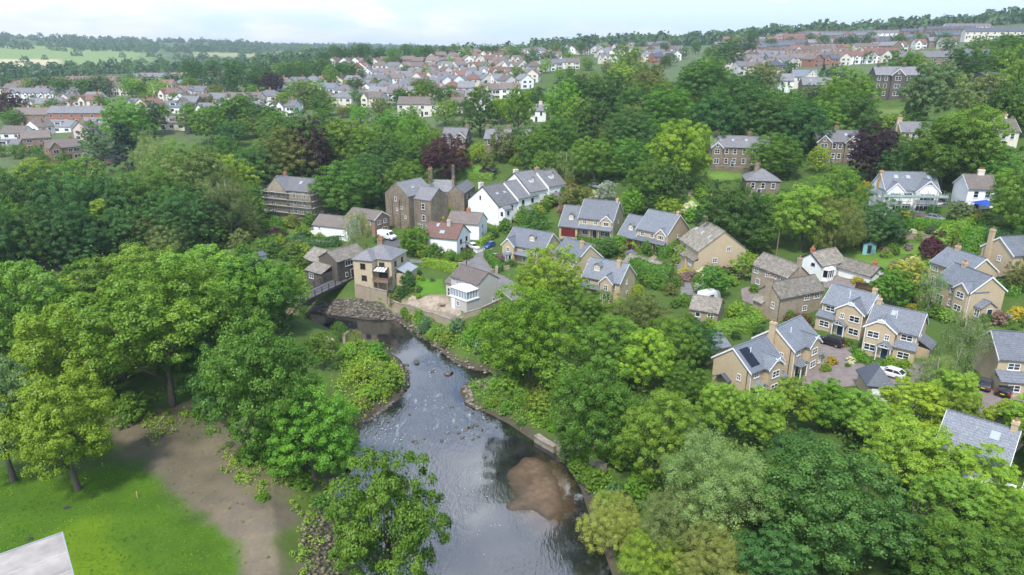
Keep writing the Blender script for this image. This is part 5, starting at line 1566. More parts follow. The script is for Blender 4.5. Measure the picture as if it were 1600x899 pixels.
H.skylight(b, 'f', w * .68, .6, 1.0, 1.2); H.chimney(b, w * .22, D * .5, 8.6 + b[5] + 1.3, 1.2, .8, 'brick_red', 3)
p = Matrix.Translation((w * .72, D * .25, 8.6 + b[5] * .5))
MB().box(-.1, .0, -.1, .1, 0, .1)
H.finish('tall stone house wrapped in scaffolding at the woodland edge', 'house', 'house')
def scaffold(H, w, d, lifts, y0, label, x0=-1.2, dx=0., net=None, board='wood'):
    o = empty('scaffolding', H.root.location, H.yaw)
    top = lifts * 2.0 + 1.0
    n = int((w + 2.4) / 2.0)
    mb = MB(); xs = [x0 + (w + 2.4) * i / n for i in range(n + 1)]
    for x in xs:
        for y in (y0, y0 - .9):
            mb.tube([(x, y, -1.5), (x, y, top + rnd.uniform(0, .8))], .045, 5)
    m = int(d / 2.2)
    for xx in (x0, x0 - .9, x0 + w + 2.4, x0 + w + 3.3):
        for i in range(m + 1):
            mb.tube([(xx, y0 + i * d / m, -1.5), (xx, y0 + i * d / m, top + rnd.uniform(0, .8))], .045, 5)
    for k in range(1, lifts + 1):
        for zz in (k * 2.0, k * 2.0 + 1.0):
            mb.tube([(x0, y0 - .9, zz), (x0 + w + 2.4, y0 - .9, zz)], .045, 5)
            for xx in (x0 - .9, x0 + w + 3.3): mb.tube([(xx, y0, zz), (xx, y0 + d, zz)], .045, 5)
    for i in range(0, len(xs) - 1, 2): mb.tube([(xs[i], y0 - .95, -.5), (xs[i + 1], y0 - .95, 2.0 * lifts)], .04, 5)
    mb.build('frame', M['metal'], o)
    bd = MB()
    for k in range(1, lifts + 1):
        z = k * 2.0
        bd.box(x0, x0 + w + 2.4, y0 - .85, y0 - .05, z - .1, z - .05)
        for xx in (x0 - .85, x0 + w + 2.45): bd.box(xx, xx + .8, y0, y0 + d, z - .1, z - .05)
    bd.build('boards', M[board], o)
    if net:
        nt = MB().box(x0, x0 + w + 2.4, y0 - 1.02, y0 - 1.0, lifts * 2.0 + .1, lifts * 2.0 + .7)
        nt.box(x0 - 1.02, x0 - 1.0, y0, y0 + d, lifts * 2.0 + .1, lifts * 2.0 + .7)
        nt.build('netting', M[net], o)
    tag(o, label, 'scaffolding', 'house scaffolding')
    u, v, _ = proj(*H.root.location); THINGS.append([o, 'scaffolding', u, v, label])
M['net_green'] = simple('green_debris_net', (.30, .42, .37), .8, .25, 3)
M['board'] = simple('scaffold_boards', (.46, .44, .40), .8, .25, 3)
scaffold(H, w, D, 4, -1.4, 'steel scaffolding round the tall stone house by the wood', board='board')

# white house in scaffolding on the hillside
H = House('house', (1384, 296), (1467.5, 297.5), 5.5, dict(wall='render_white', roof='slate_blue'))
w = H.w; D = 8.5
b = H.block(0, w, 0, D, 5.5, 'x', pitch=.85, barge=True)
g1 = H.block(.2, w * .33, -.9, D / 2, 5.3, 'y', pitch=.95, barge=True); g2 = H.block(w * .55, w * .98, -1.1, D / 2, 5.3, 'y', pitch=.95, barge=True)
ww = w * .33 - .2
H.win(g1, 'f', [(ww * .5, 4.2, 2.6, 1.0, '4'), (ww * .7, 1.2, 2.0, 1.7, '3')], fm='white'); H.win(g2, 'f', [(w * .215, 7.2, 1.3, .7, '2'), (w * .215, 3.9, 3.4, 1.6, '4'), (w * .18, 1.2, 3.8, 2.0, '4')])
H.win(b, 'f', [(w * .44, 4.2, 2.0, 1.2, '3'), (w * .42, 1.2, 2.6, 1.7, '4')])
ex = H.block(w + .05, w + 4.0, 0, 6, 2.6, kind='flat', roof='slate_dark'); H.win(ex, 'f', [(2, 1.3, 2.4, 1.3, '3')])
for u in (.25, .48, .88): H.skylight(b, 'f', w * u, .7, 1.0, 1.1)
H.chimney(b, w - .4, D * .5, 5.5 + b[5] + .9, .8, .8, 'render_cream', 2); H.chimney(b, .1, D * .5, 5.5 + b[5] + .3, .8, .8, 'wood_orange', 0)
H.finish('white rendered house with twin front gables inside scaffolding on the hillside', 'house', 'house')
scaffold(H, w, D, 2, -1.5, 'scaffolding with green netting round the white hillside house', net='net_green', board='board')

# Victorian stone houses up the hill
def victorian(A, B, hz, label, gables=(), D=9, wall='gritstone', roof='slate_grey', rows=((.12, .3, .5, .7, .9),), chims=(.05, .5, .95), pitch=.65, hip=False, stone=1.0, skyl=0, noun='house', yaw=-10):
    H = House('house', A, B, hz, dict(wall=wall, roof=roof, trim='white'), yaw=yaw)
    w = H.w
    b = H.block(0, w, 0, D, hz, 'x', pitch=pitch, barge=wall not in ('gritstone', 'darkstone'), kind='hip' if hip else 'gable', rise=D / 2 * pitch)
    zs = [hz - 1.3 - 3.0 * i for i in range(int(hz / 2.8))]
    for x0, x1 in gables:
        g = H.block(w * x0, w * x1, -1.0, D / 2, hz, 'y', pitch=.95, barge=True)
        ww = w * (x1 - x0)
        for z in zs: H.win(g, 'f', [(ww * .5, z, min(2.2, ww * .5), 1.5, '2')])
        H.win(g, 'f', [(ww * .5, hz + ww * .18, .7, .9, '1')])
    for row in rows:
        us = [u for u in row if not any(x0 - .03 < u < x1 + .03 for x0, x1 in gables)]
        for z in zs: H.win(b, 'f', [(w * u, z, 1.1, 1.6, 's') for u in us])
    if rows: H.door(b, 'f', w * .4, mat='door_navy') if not any(x0 < .4 < x1 for x0, x1 in gables) else None
    for u in chims: H.chimney(b, w * u, D * .5, hz + D / 2 * pitch + 1.3, 1.4, .7, wall if wall != 'render_white' else 'render_cream', 3)
    for i in range(skyl): H.skylight(b, 'f', w * (i + .7) / (skyl + .4), .6)
    H.win(b, 'r', [(D * .4, hz - 1.4, 1.0, 1.3, 's')])
    return H.finish(label, noun, 'house', 'hillside villas')
victorian((1113, 229), (1200, 232), 6.5, 'long dark stone villa with white sash windows above the sloping lawn', ((.02, .2),), rows=((.28, .42, .58, .75, .9),), chims=(.12, .68), skyl=4)
victorian((1279, 221), (1341, 224), 6.5, 'grey stone villa with twin gables beside the copper beech', ((.0, .32), (.66, 1.)), rows=((.42, .56),), chims=(.02, .5), skyl=2)
victorian((1372, 117), (1442, 118), 9.5, 'three-storey dark stone villa with white bay windows among tall trees', ((.32, .58),), wall='darkstone', rows=((.08, .22, .68, .82, .94),), chims=(.1, .62))
victorian((1256, 133), (1301, 133), 4.6, 'low stone house with two skylights below the hillside terraces', (), rows=((.5, .8),), chims=(), skyl=2)
victorian((1242, 121), (1276, 119), 5.5, 'cream gabled house with blue slate roof behind the low stone house', ((.5, 1.),), wall='render_cream', roof='slate_blue', rows=((.2,),), chims=())
victorian((1216, 127), (1240, 126), 5.5, 'white rendered house beside the slim poplar on the hillside', (), wall='render_white', rows=((.3, .7),), chims=(.1,))
victorian((1295, 121), (1316, 120), 5.0, 'cream gabled house with blue slate roof beside the big dark trees', ((.3, 1.),), wall='render_cream', roof='slate_blue', rows=(), chims=())
victorian((1411, 206), (1456, 208), 4.6, 'buff stone house with grey slate roof behind the copper beech', ((.7, 1.),), wall='buff', roof='slate_grey', rows=((.2, .4, .58),), chims=(.02,), D=8)
victorian((1516, 296), (1556, 296), 5.0, 'white and brick house with blue garden gazebo at the wood edge', (), wall='render_white', roof='tile_brown', rows=((.3, .7),), chims=(.6,), D=8)
victorian((1541, 119), (1578, 118), 5.4, 'dark modern flat-looking house with wide windows near the tall ash', (), wall='darkstone', roof='slate_dark', rows=((.25, .7),), chims=(), pitch=.2)
victorian((1562, 206), (1592, 206), 5.0, 'cream house with brown roof half hidden by hillside trees', (), wall='render_cream', roof='tile_brown', rows=((.3, .7),), chims=(.5,))
victorian((1168, 283), (1218, 285), 4.4, 'stone house with hipped grey slate roof below the sloping lawn', (), hip=True, rows=((.2, .5, .8),), chims=(.35,), D=9)
victorian((690, 215), (728, 216.5), 4.8, 'stone house with grey slate roof behind the drooping copper beech', ((.6, 1.),), rows=((.2, .4),), chims=(.95,), roof='slate_grey')
victorian((756, 216), (796, 218.5), 4.8, 'stone house with twin chimneys and grey slate roof by the dark elm', ((.55, 1.),), rows=((.2, .4),), chims=(.05, .9), roof='slate_grey')
victorian((828, 173), (853, 173.5), 4.6, 'white house with slate roof peeping between the wooded slopes', (), wall='render_white', rows=((.25, .7),), chims=(.6,), D=7)
victorian((817, 213), (834, 213.5), 4.2, 'small stone house tucked under the bright green trees', (), rows=((.5,),), chims=(), D=6)
victorian((407, 198), (432, 199), 4.4, 'small grey stone house beside the dark woodland crown', (), rows=((.3, .7),), chims=(.2,), D=7)
# ------------------------------------------------------------------ trees one can tell apart: column, top row, crown width, height / width, kind, colour
T = tree_at
# near left bank
T(122, 570, 150, 1.2, 'maple', 'y', base=766, label='bright yellow-green maple standing alone on the mown lawn')
T(22, 532, 132, 1.4, 'maple', 'e', base=752, label='bluish green tree at the lawn edge left of the bright maple')
T(100, 474, 150, 1.25, 'ash', 'y')
T(270, 392, 240, 1.0, 'forked', 'g', base=634, label='wide ash with a bare forked trunk above the brown soil')
T(420, 462, 185, 1.15, 'round', 'g', base=712)
T(492, 572, 150, 1.2, 'round', 'lush', base=752)
T(628, 698, 178, 1.25, 'ash', 'g', base=965, bx=560, label='sparse ash leaning over the water nearest the camera')
T(30, 405, 160, 1.1, 'ash', 'l'); T(150, 402, 130, 1.0, 'ash', 'g'); T(210, 378, 150, 1.0, 'ash', 'l'); T(320, 378, 150, 1.0, 'ash', 'l')
T(395, 392, 130, 1.1, 'ash', 'g'); T(440, 398, 90, 1.3, 'open', 'l'); T(185, 470, 110, 1.2, 'ash', 'g'); T(360, 470, 120, 1.2, 'ash', 'g')
T(-30, 480, 140, 1.2, 'ash', 'g'); T(45, 470, 110, 1.2, 'round', 'g'); T(-45, 410, 120, 1.1, 'round', 'd'); T(462, 430, 40, 1.2, 'open', 'l')
T(330, 520, 110, 1.2, 'ash', 'd'); T(255, 440, 110, 1.1, 'ash', 'l'); T(90, 430, 110, 1.1, 'ash', 'l'); T(365, 420, 110, 1.1, 'ash', 'lush')
shrub_at(205, 655, 62, .85, 'g', label='elder bush with white flower heads beside the brown soil')
T(350, 570, 90, 1.0, 'round', 'd'); T(505, 520, 50, 1.2, 'ash', 'g')
# left woodland
for a in [(-25, 290, 100, 1.5, 'round', 'd'), (8, 300, 75, 1.6, 'round', 'g'), (40, 250, 110, 1.25, 'round', 'd'), (115, 252, 110, 1.2, 'round', 'd'), (180, 252, 100, 1.3, 'round', 'd'), (85, 285, 115, 1.15, 'round', 'd'), (215, 262, 80, 1.3, 'round', 'g'),
          (160, 312, 70, 1.3, 'conifer', 'l'), (250, 243, 105, 1.2, 'round', 'g'), (310, 228, 100, 1.2, 'ash', 'o'), (270, 272, 100, 1.2, 'round', 'd'), (355, 258, 80, 1.5, 'birch', 'b'), (393, 285, 46, 1.5, 'ash', 'g'), (330, 285, 80, 1.2, 'round', 'd'),
          (190, 305, 90, 1.15, 'round', 'd'), (120, 318, 95, 1.1, 'round', 'd'), (50, 305, 100, 1.2, 'round', 'd'), (225, 325, 80, 1.0, 'round', 'o'), (280, 320, 80, 1.0, 'round', 'd'), (360, 225, 90, 1.2, 'round', 'l'),
          (245, 198, 75, 1.2, 'willow', 'w'), (290, 205, 90, 1.2, 'round', 'g'), (350, 196, 85, 1.2, 'round', 'g'), (410, 212, 110, .85, 'round', 'd'), (450, 222, 90, .8, 'round', 'g'), (470, 148, 115, 1.1, 'round', 'd'), (450, 180, 90, 1.3, 'round', 'o'), (515, 195, 60, 1.3, 'ash', 'l'),
          (535, 178, 80, 1.1, 'ash', 'l'), (580, 176, 85, 1.2, 'round', 'g'), (610, 158, 70, 1.1, 'round', 'g'), (627, 195, 70, 1.2, 'round', 'g'), (648, 175, 60, 1.3, 'round', 'lush'), (600, 205, 70, 1.3, 'round', 'd'), (665, 190, 60, 1.2, 'round', 'g'),
          (640, 235, 75, 1.2, 'round', 'g'), (600, 245, 60, 1.3, 'round', 'd'), (575, 225, 70, 1.2, 'round', 'd'), (150, 192, 50, 1.3, 'round', 'e'), (-20, 240, 90, 1.2, 'round', 'g'), (375, 240, 66, 1.2, 'round', 'd'),
          (60, 235, 80, 1.0, 'round', 'l'), (130, 240, 70, 1.0, 'ash', 'g'), (15, 345, 80, 1.0, 'round', 'd'), (260, 345, 70, .9, 'willow', 'w'), (325, 330, 60, 1.0, 'round', 'g'), (75, 350, 80, .9, 'round', 'd')]: T(*a)
T(200, 190, 54, 1.6, 'conifer', 'c', base=268, label='blackish conifer between the bright round tree and the far houses')
T(206, 146, 76, 1.05, 'round', 'lush', base=224, label='bright green round-headed tree among the far left houses')
T(237, 150, 50, 1.2, 'round', 'd')
T(15, 140, 52, 1.0, 'round', 'p', label='copper beech at the far left edge of the estate'); T(20, 166, 36, .9, 'round', 'lush', label='neat round green tree below the far left copper beech')
T(82, 150, 30, .9, 'round', 'g')
T(490, 180, 64, 1.15, 'round', 'p', base=292, label='dark purple copper beech behind the left woodland'); T(694, 202, 78, 1.1, 'round', 'p', base=283, label='drooping copper beech behind the old stone houses')
T(545, 232, 108, 1.0, 'round', 'g', base=338, label='big round green tree beside the scaffolded stone house')
T(750, 134, 58, 1.3, 'round', 'd', base=214, label='tall dark elm among the cream far houses')
T(612, 260, 12, 2.2, 'conifer', 'gold', label='small golden conifer behind the tall mill')
for a in [(695, 150, 42, 1.1, 'round', 'l'), (810, 132, 52, 1.5, 'ash', 'g'), (785, 200, 45, 1.2, 'ash', 'o'), (748, 222, 30, 1.1, 'round', 'y'), (832, 185, 60, 1.3, 'round', 'g'), (668, 116, 36, 1.2, 'round', 'g'), (720, 185, 30, 1.1, 'round', 'e'), (763, 240, 30, 1.2, 'ash', 'o')]: T(*a)
T(361, 92, 22, 2.3, 'poplar', 'd', label='tall dark columnar poplar on the far left'); T(424, 112, 40, .8, 'round', 'p', label='purple tree on the far ridge of houses')
# wooded slope behind the centre
for a in [(880, 122, 62, 1.2, 'round', 'lush'), (850, 190, 70, 1.2, 'round', 'g'), (900, 100, 70, 1.2, 'round', 'd'), (945, 102, 80, 1.1, 'round', 'd'), (1000, 112, 80, 1.1, 'round', 'd'), (1045, 122, 80, 1.1, 'round', 'lush'), (985, 150, 80, 1.2, 'round', 'd'), (930, 150, 60, 1.2, 'round', 'd'),
          (1105, 68, 90, 1.1, 'round', 'g'), (1090, 98, 65, 1.1, 'round', 'g'), (1150, 108, 105, 1.1, 'round', 'd'), (1120, 130, 100, 1.15, 'round', 'd'), (1200, 128, 90, 1.15, 'round', 'd'), (1255, 140, 95, 1.1, 'round', 'd'), (1180, 160, 90, 1.0, 'round', 'd'), (1290, 150, 80, 1.1, 'round', 'g'),
          (1330, 88, 90, 1.2, 'round', 'g'), (1335, 128, 85, 1.1, 'round', 'd'), (1405, 75, 60, 1.2, 'round', 'g'), (1455, 88, 85, 1.3, 'ash', 'e'), (1430, 72, 40, 1.2, 'round', 'l'), (1530, 112, 70, 1.3, 'ash', 'w'), (1510, 158, 125, 1.0, 'ash', 'l'), (1594, 62, 60, 1.6, 'round', 'l'), (1575, 125, 70, 1.3, 'round', 'd'),
          (930, 202, 85, 1.0, 'round', 'g'), (870, 168, 75, 1.1, 'round', 'g'), (965, 178, 60, 1.1, 'willow', 'o'), (905, 150, 62, 1.1, 'ash', 'l'), (990, 162, 42, 1.3, 'ash', 'o'), (985, 205, 70, 1.1, 'round', 'g'), (1015, 236, 80, 1.1, 'round', 'g'), (1045, 252, 62, 1.2, 'round', 'd'), (885, 235, 50, 1.1, 'birch', 'b'), (1055, 215, 60, 1.3, 'round', 'l'),
          (1212, 208, 90, .95, 'round', 'g'), (1405, 222, 60, 1.2, 'round', 'd'), (1480, 180, 110, 1.1, 'ash', 'g'), (1440, 205, 60, 1.2, 'round', 'g'), (1555, 225, 70, 1.0, 'round', 'g'), (1500, 235, 70, .9, 'round', 'd'), (1590, 130, 70, 1.2, 'round', 'g'), (1235, 98, 22, 1.8, 'poplar', 'd'), (1287, 100, 12, 1.6, 'conifer', 'c'),
          (1150, 282, 125, 1.0, 'round', 'd'), (1110, 325, 50, 1.0, 'round', 'd'), (1305, 250, 100, 1.1, 'round', 'g'), (1310, 300, 90, 1.1, 'willow', 'o'), (1385, 305, 75, 1.1, 'round', 'd'), (1345, 320, 60, 1.2, 'willow', 'e'), (1185, 335, 60, 1.0, 'round', 'g'), (1280, 225, 35, 1.3, 'round', 'y'), (1350, 282, 22, 1.3, 'round', 'gold'),
          (945, 368, 46, .9, 'round', 'g'), (1120, 282, 12, 1.8, 'conifer', 'c'), (835, 325, 58, 1.0, 'round', 'g'), (900, 285, 60, 1.0, 'ash', 'o'), (1075, 340, 35, .9, 'shrub', 'y'), (948, 282, 35, 1.2, 'ash', 'grey'), (850, 232, 50, 1.2, 'round', 'g'), (1045, 308, 48, .8, 'round', 'y'), (1020, 300, 40, 1.0, 'round', 'd')]: T(*a)
T(1060, 178, 92, 1.3, 'ash', 'y', base=300, label='bright yellow-green tall tree in front of the long dark villa'); T(1358, 184, 80, 1.2, 'round', 'p', base=284, label='copper beech beside the twin-gabled villa')
T(1250, 292, 100, 1.05, 'ash', 'l', base=402, label='light green ash with a bare stem beside the white bungalow'); T(1580, 252, 85, 1.3, 'ash', 'l', base=372, label='light green tree at the right edge above the tall-chimney house')
T(988, 294, 44, 1.1, 'round', 'lush'); T(1239, 200, 8, 2.2, 'conifer', 'gold', label='slim golden conifer beside the twin-gabled villa')
# river and close
T(828, 418, 146, 1.25, 'round', 'lush', base=596, label='lush dense tree on the right bank below the road bend')
for a in [(855, 372, 112, 1.1, 'round', 'l'), (925, 442, 80, 1.1, 'round', 'g'), (885, 445, 56, 1.2, 'round', 'd'), (1000, 442, 110, 1.0, 'round', 'o'), (950, 482, 120, 1.0, 'round', 'g'), (1055, 480, 100, 1.1, 'round', 'g'), (1085, 500, 80, 1.2, 'round', 'd'), (1010, 512, 90, 1.2, 'ash', 'y')]: T(*a)
T(925, 536, 152, 1.15, 'round', 'bank', base=722, label='big deep-green tree on the right bank above the concrete wall')
T(1025, 596, 130, 1.1, 'round', 'l', base=752, label='round yellowish-green tree beside the big deep-green bank tree')
for a in [(870, 560, 60, 1.1, 'ash', 'l'), (1075, 560, 70, 1.3, 'round', 'g'), (1130, 592, 75, 1.3, 'ash', 'l'), (1185, 605, 85, 1.2, 'ash', 'l'), (1235, 590, 75, 1.2, 'ash', 'l'), (1290, 592, 80, 1.1, 'ash', 'lush'), (1340, 604, 84, 1.0, 'ash', 'l'), (1425, 596, 104, .9, 'open', 'y'), (1490, 578, 80, 1.1, 'ash', 'l'), (1385, 622, 100, 1.0, 'open', 'l')]: T(*a)
T(1462, 548, 75, 1.2, 'birch', 'w'); T(1490, 480, 72, 1.3, 'birch', 'b', base=592, label='weeping birch in front of the close beside the white parked car'); T(1447, 412, 42, 1.2, 'birch', 'b', base=492, label='white-barked birch behind the close')
T(1525, 540, 40, 1.3, 'birch', 'w')
T(1120, 668, 180, 1.05, 'willow', 'w', label='large grey-green willow at the lower right river bend')
T(955, 785, 105, .95, 'willow', 'wy', label='straw-yellow willow bush overhanging the dark water'); T(1060, 760, 130, 1.0, 'willow', 'b'); T(1110, 820, 120, .9, 'willow', 'w'); T(1020, 830, 110, .9, 'willow', 'l'); T(1200, 720, 110, 1.1, 'round', 'g')
T(1305, 670, 225, 1.05, 'round', 'syc', label='huge rounded sycamore at the lower right'); T(1250, 660, 110, 1.1, 'round', 'd'); T(1420, 660, 130, 1.0, 'ash', 'l'); T(1530, 690, 130, 1.0, 'open', 'y'); T(1590, 700, 110, 1.1, 'ash', 'l'); T(1480, 745, 110, 1.0, 'open', 'l'); T(1485, 668, 84, 1.0, 'ash', 'l'); T(1560, 700, 90, 1.0, 'ash', 'y')
T(1510, 815, 190, .8, 'round', 'g', label='broad green tree in the lower right corner'); T(1625, 790, 130, 1.0, 'round', 'g'); T(1400, 800, 100, 1.0, 'ash', 'd'); T(1200, 820, 120, 1.0, 'round', 'd'); T(1560, 760, 80, 1.0, 'ash', 'l')
T(1592, 525, 65, 1.0, 'round', 'g'); T(1596, 405, 50, 1.1, 'round', 'o', label='clipped olive tree beside the highest buff house'); T(1665, 620, 130, 1.1, 'ash', 'l'); T(1650, 300, 100, 1.2, 'round', 'g')
T(1395, 420, 65, 1.0, 'ash', 'lush'); T(1420, 400, 58, 1.1, 'ash', 'wy', label='cream-flowering small tree between the bungalow and the birch'); T(1110, 450, 60, .9, 'ash', 'g'); T(1165, 395, 45, 1.0, 'ash', 'l')
T(562, 342, 52, 1.6, 'birch', 'b', base=432, label='slim weeping birch between the dark stone house and the buff house')
T(648, 352, 50, 1.0, 'ash', 'lush'); T(745, 330, 22, 1.0, 'round', 'grey'); T(985, 168, 20, 1.3, 'birch', 'pink')
# undergrowth on the banks
for a in [(530, 500, 30, 1.3, 'willow', 'g'), (555, 515, 24, 1.2, 'willow', 'w'), (575, 530, 20, 1.0, 'willow', 'l')]: T(*a)
for x, y, w, k, c in [(610, 602, 44, .8, 'l'), (588, 560, 36, .8, 'lush'), (560, 590, 40, .7, 'y'), (545, 560, 32, .8, 'l'), (575, 620, 36, .7, 'l'), (525, 655, 40, .8, 'l'), (790, 575, 40, .9, 'lush'), (770, 545, 40, .9, 'g'), (740, 535, 34, .8, 'lush'), (800, 610, 44, .8, 'l'), (850, 640, 46, .8, 'l'),
                      (905, 730, 40, .9, 'lush'), (930, 760, 40, .9, 'g'), (885, 715, 30, .8, 'e'), (945, 790, 36, .9, 'g'), (760, 510, 40, .8, 'g'), (815, 570, 40, .9, 'g'), (980, 730, 50, .8, 'g'), (1000, 770, 50, .8, 'lush'), (470, 760, 34, .8, 'lush'), (500, 790, 36, .7, 'g'), (455, 735, 36, .7, 'l'), (535, 700, 40, .8, 'g'), (400, 715, 60, .6, 'g'), (410, 780, 24, .5, 'lush'),
                      (640, 395, 34, 1., 'g'), (660, 392, 30, 1., 'y'), (680, 398, 30, .9, 'g'), (705, 400, 26, .8, 'lush'), (640, 375, 20, 1.2, 'pd'), (728, 388, 18, .9, 'pd'), (719, 405, 12, .7, 'gold'), (636, 430, 26, 1.1, 'd'), (615, 455, 24, .8, 'o'), (628, 462, 20, .8, 'd'), (655, 466, 12, .8, 'y'), (685, 350, 24, .8, 'gold'), (700, 335, 18, .9, 'l'),
                      (440, 385, 16, .9, 'gold'), (345, 375, 44, .9, 'o'), (375, 385, 36, .9, 'b'), (310, 388, 22, .7, 'y'), (432, 370, 28, .6, 'pd'), (455, 355, 28, .8, 'l'), (485, 345, 26, 1., 'g'), (415, 400, 44, .8, 'g'), (460, 405, 40, .8, 'g'), (500, 372, 20, .9, 'y'), (470, 425, 34, .9, 'g'), (390, 372, 40, .8, 'w'), (290, 380, 40, .8, 'l'),
                      (1300, 568, 20, .8, 'gold'), (1290, 580, 18, .9, 'y'), (1310, 540, 14, .8, 'lush'), (1345, 545, 24, 1.1, 'lush'), (1352, 555, 18, .7, 'g'), (1395, 555, 22, .8, 'l'), (1415, 565, 22, .8, 'y'), (1325, 540, 18, .8, 'g'), (1222, 520, 24, .9, 'g'), (1180, 492, 34, .9, 'y'), (1150, 495, 32, 1., 'y'), (1165, 505, 30, .8, 'g'), (1135, 518, 26, .8, 'g'),
                      (1100, 412, 26, .9, 'wh'), (1112, 408, 36, .9, 'grey'), (1090, 425, 18, .8, 'rust'), (1138, 430, 28, .8, 'pd'), (1110, 440, 36, .8, 'g'), (1155, 425, 30, .8, 'wh'), (1180, 440, 18, .8, 'g'), (1150, 410, 24, .7, 'l'), (1135, 400, 24, .8, 'g'), (1085, 395, 14, 1., 'y'), (1265, 430, 28, .9, 'lush'), (1340, 442, 22, .6, 'gold'), (1350, 462, 34, .5, 'rust'), (1250, 490, 44, .5, 'rust'), (1240, 460, 18, 1.2, 'lush'),
                      (1455, 400, 40, .8, 'pd'), (1470, 385, 36, .9, 'pd'), (1420, 390, 14, .8, 'pink'), (1385, 400, 20, .8, 'pink'), (1400, 370, 16, .9, 'l'), (1425, 368, 14, .9, 'wh'), (1440, 392, 10, 1.8, 'c'), (1415, 335, 18, .8, 'gold'), (1458, 335, 22, .8, 'd'), (1435, 340, 20, .6, 'pink'), (1500, 340, 36, .8, 'b'), (1375, 372, 18, .9, 'gold'),
                      (1590, 500, 34, .7, 'gold'), (1560, 505, 30, .8, 'pink'), (1435, 470, 24, .8, 'y'), (1425, 488, 24, .7, 'gold'), (1450, 490, 28, .7, 'l'), (1480, 500, 30, .7, 'l'), (1470, 465, 30, .8, 'g'), (765, 365, 14, 1., 'y'), (775, 360, 14, 1., 'y'), (790, 350, 26, .9, 'g'), (770, 372, 22, .9, 'd'), (780, 400, 18, 1., 'pink'), (798, 408, 18, .7, 'g'),
                      (815, 305, 26, .8, 'lush'), (830, 300, 22, .8, 'l'), (870, 300, 30, .8, 'g'), (860, 318, 30, .8, 'l'), (885, 320, 30, .8, 'g'), (845, 310, 20, .7, 'gold'), (905, 310, 26, .8, 'd'), (935, 318, 30, .9, 'wh'), (870, 265, 26, .8, 'l'), (840, 262, 20, .8, 'g'), (1078, 335, 26, .9, 'wh'), (1085, 345, 34, .7, 'lush'), (1000, 330, 30, .7, 'rust'),
                      (965, 392, 36, .8, 'lush'), (940, 400, 20, .8, 'g'), (1040, 380, 18, .9, 'g'), (1010, 385, 22, 1.1, 'g'), (985, 395, 20, .8, 'pd'), (700, 340, 16, .8, 'gold'), (690, 318, 22, .9, 'g')]:
    shrub_at(x, y, w, k, c)
# weeds and grasses nobody could count
L1 = [[(545, 535), (600, 555), (630, 585), (625, 610), (585, 640), (565, 655), (540, 650), (530, 590)], [(520, 640), (560, 665), (548, 720), (520, 740), (500, 700)]]
R1 = [[(640, 492), (700, 512), (775, 512), (810, 560), (860, 640), (845, 672), (775, 590), (770, 575), (700, 545), (650, 512)], [(735, 605), (790, 598), (850, 640), (870, 690), (800, 655), (735, 628)], [(870, 705), (920, 715), (965, 760), (955, 805), (925, 770)]]
vegetation('bank_vegetation', L1, .8, .34, 2.6, (.150, .245, .026), 'rank green and yellow growth covering the left bank point', 3, 40, mat='weedleaf')
vegetation('bank_vegetation', R1, .8, .34, 2.6, (.120, .230, .026), 'rank green growth covering the right bank', 4, 40, mat='weedleaf')
vegetation('bank_vegetation', [[(410, 690), (480, 740), (520, 765), (525, 800), (500, 830), (490, 890), (455, 905), (470, 830), (440, 770), (400, 720)], [(330, 700), (400, 690), (440, 760), (400, 790)], [(210, 650), (330, 635), (350, 650), (240, 690)]], .9, .28, 1.5, (.125, .215, .025), 'low weeds between the brown soil and the river', 5, 32, mat='weedleaf')
vegetation('undergrowth', [[(-60, 430), (150, 420), (420, 470), (480, 480), (450, 520), (300, 620), (180, 640), (-60, 640)], [(960, 600), (1110, 600), (1240, 640), (1500, 690), (1640, 760), (1640, 960), (960, 960), (940, 800)]], .10, .6, 2.6, (.07, .13, .022), 'undergrowth beneath the riverside trees', 6, 40, mat='weedleaf')
vegetation('undergrowth', [[(-60, 330), (120, 330), (330, 330), (420, 330), (440, 350), (300, 385), (100, 410), (-60, 410)], [(1100, 330), (1240, 380), (1380, 350), (1400, 330), (1300, 300), (1180, 300)], [(860, 215), (1110, 215), (1110, 300), (900, 290)], [(1200, 215), (1600, 215), (1600, 290), (1200, 280)]], .06, .8, 3.0, (.075, .14, .022), 'undergrowth along the woodland edges', 7, 34, mat='weedleaf')
vegetation('weeds', [[(200, 660), (330, 640), (430, 720), (470, 800), (440, 890), (380, 890), (300, 800), (220, 720)]], .16, .20, .34, (.10, .17, .025), 'scattered weed tufts on the brown soil', 8, 12, mat='weedleaf')
vegetation('lawn_grass', [[(-100, 720), (100, 740), (215, 722), (280, 775), (340, 830), (378, 890), (385, 960), (-100, 960)]], 4.5, .13, .09, (.085, .185, .016), 'mown grass and clover of the lawn', 9, 8, spread=2.2, mat='weedleaf')
